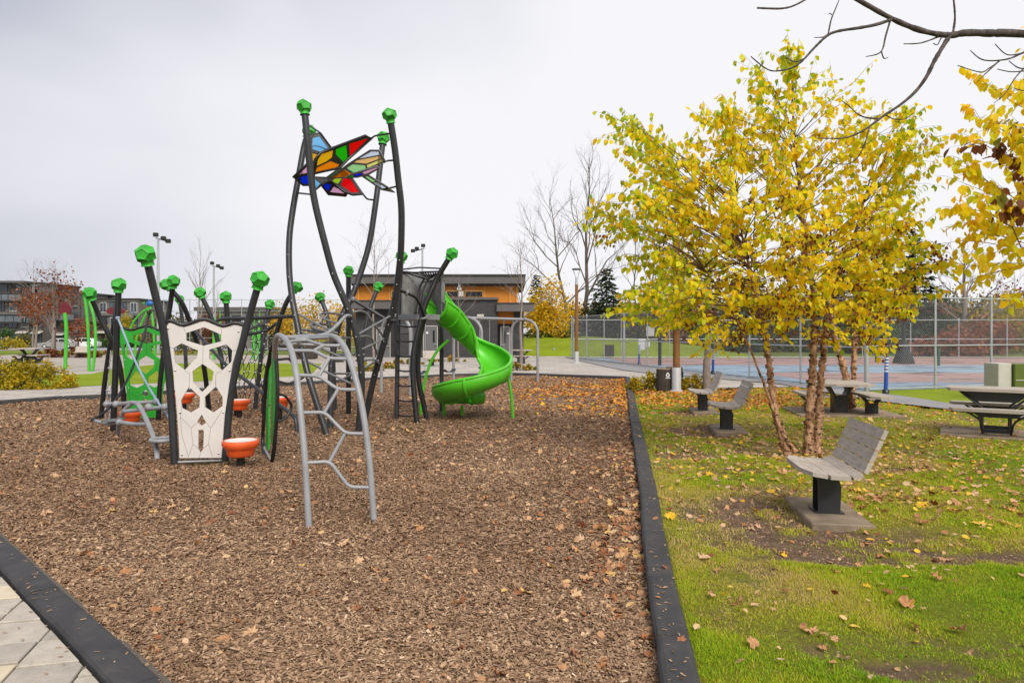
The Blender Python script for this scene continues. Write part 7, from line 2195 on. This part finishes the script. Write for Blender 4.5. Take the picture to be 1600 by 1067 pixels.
for place, poly in (('wood chips', BED), ('lawn', LAWN)):
    n = 220000
    y = np.sqrt(rng.uniform(2.3 ** 2, 26 ** 2, n)); x = rng.uniform(-.8, .8, n) * y
    area = .8 * (26 ** 2 - 2.3 ** 2)
    k = in_poly(x, y, poly); x, y = x[k], y[k]
    dens = leaf_density(x, y, 'chips' if place == 'wood chips' else 'lawn')
    k = rng.random(len(x)) < dens / (n / area)
    if place == 'lawn': k &= (x - (kx(0) + .158 * y + .2)) > 0
    x, y = x[k], y[k]
    LX.append(x); LY.append(y); LZ.append((chip_z(x, y) + .018) if place == 'wood chips' else (lawn_z(x, y) + .022 * (1 - soil_at(x, y)) + .008)); LPL += [place] * len(x)
yk = rng.uniform(2.6, 20, 46); xk = np.array([kx(b) for b in yk]) + rng.uniform(.03, .15, 46)
LX.append(xk); LY.append(yk); LZ.append(np.full(46, .044)); LPL += ['kerb'] * 46
LX, LY, LZ, LPL = np.concatenate(LX), np.concatenate(LY), np.concatenate(LZ), np.array(LPL)
n = len(LX)
near_maple = (rng.random(n) < np.where(LY < 7, .30, .10))
size = np.where(near_maple, rng.uniform(.055, .12, n), rng.uniform(.028, .07, n))
size = np.where(LPL == 'kerb', size * .6, size) * np.clip(.62 + LY * .07, .7, 1) * np.where((LY > 13.5) & (LX > 0), 1.3, 1.0)
bandm = ((LY > 13.5) & (LX > 0))
rv = np.where(bandm, rng.choice([.25, .35, .80, .9, .95, .98, 1.0], n) + rng.uniform(-.06, .06, n), np.where(LPL == 'lawn', np.where(rng.random(n) < .25, rng.uniform(.75, .9, n), rng.uniform(.2, .72, n)), rng.uniform(.08, .76, n)))
rv = np.clip(np.where(rng.random(n) < .06, rng.uniform(0, .1, n), rv), 0, 1)
Rm = rot_from(rng.uniform(0, 6.283, n), rng.normal(0, .36, n), rng.normal(0, .36, n))
pos = np.stack([LX, LY, LZ], -1)
sxp = CX + LX / LY * F; syp = HY + (CH - LZ) / LY * F
vis = (sxp > 8) & (sxp < 1592) & (syp < 1060)
order = np.argsort(-(size / LY * vis))
single = order[:280]
rest = np.ones(n, bool); rest[single] = False
lit = thing('leaf_litter', (0, 0, 0), 'scattered small fallen autumn leaves on chips and lawn', 'leaf litter')
lit['kind'] = 'stuff'
for nm, tv, tt, msk in (('oval_leaves', OVAL_V - np.array([0, .5, 0]), OVAL_T, rest & ~near_maple), ('lobed_leaves', MAP_V, MAP_T, rest & near_maple)):
    v, f, r_ = scatter(tv, tt, pos[msk], Rm[msk], size[msk], rv[msk])
    np_mesh(nm, v, f, LF['litter'], lit, rnd=r_, kind='stuff')
VAR_O = leaf_variants(OVAL_V - np.array([0, .5, 0]), OVAL_T, LF['litter'], 20)
VAR_M = leaf_variants(MAP_V, MAP_T, LF['litter'], 20)
def colour_word(r_):
    return 'red-brown' if r_ < .14 else 'russet' if r_ < .38 else 'tan' if r_ < .72 else 'yellow' if r_ < .95 else 'orange'
for i in single:
    me = (VAR_M if near_maple[i] else VAR_O)[min(19, int(rv[i] * 20))]
    ob = bpy.data.objects.new('fallen_leaf', me)
    m4 = Matrix([list(Rm[i][0]), list(Rm[i][1]), list(Rm[i][2])]).to_4x4()
    ob.matrix_world = Matrix.Translation(Vector(pos[i])) @ m4 @ Matrix.Scale(float(size[i]), 4)
    C.objects.link(ob)
    shape = 'lobed' if near_maple[i] else 'oval'
    x_, y_ = float(LX[i]), float(LY[i])
    if LPL[i] == 'kerb': where = 'lying on top of the black kerb'
    elif LPL[i] == 'lawn':
        db = math.hypot(x_ - 2.8, y_ - 6.0)
        where = 'lying close to the nearest bench' if db < 1.2 else 'lying on grass beside the kerb' if x_ - kx(y_) < .7 else 'lying on the grass in the lower right corner' if y_ < 4.4 else 'lying on worn lawn between bench and corner' if y_ < 5.6 else 'lying on grass near the birch trunks' if x_ < 4.6 else 'lying on grass towards the right picnic table'
    else:
        dk_ = kx(y_) - x_
        dl_ = abs((x_ - ka.x) * kn.x + (y_ - ka.y) * kn.y)
        where = 'lying on chips along the right kerb' if dk_ < .45 else 'lying on chips along the left kerb' if dl_ < .6 else 'lying on chips left of the grey arch ladder' if x_ < -1.3 else 'lying on open chips right of the arch ladder' if y_ > 5 else 'lying on chips at the bottom of the picture'
    lab = f'{colour_word(rv[i])} {shape} fallen leaf {where}'
    tag(ob, lab, 'leaf', lab.replace(' leaf ', ' leaves '))
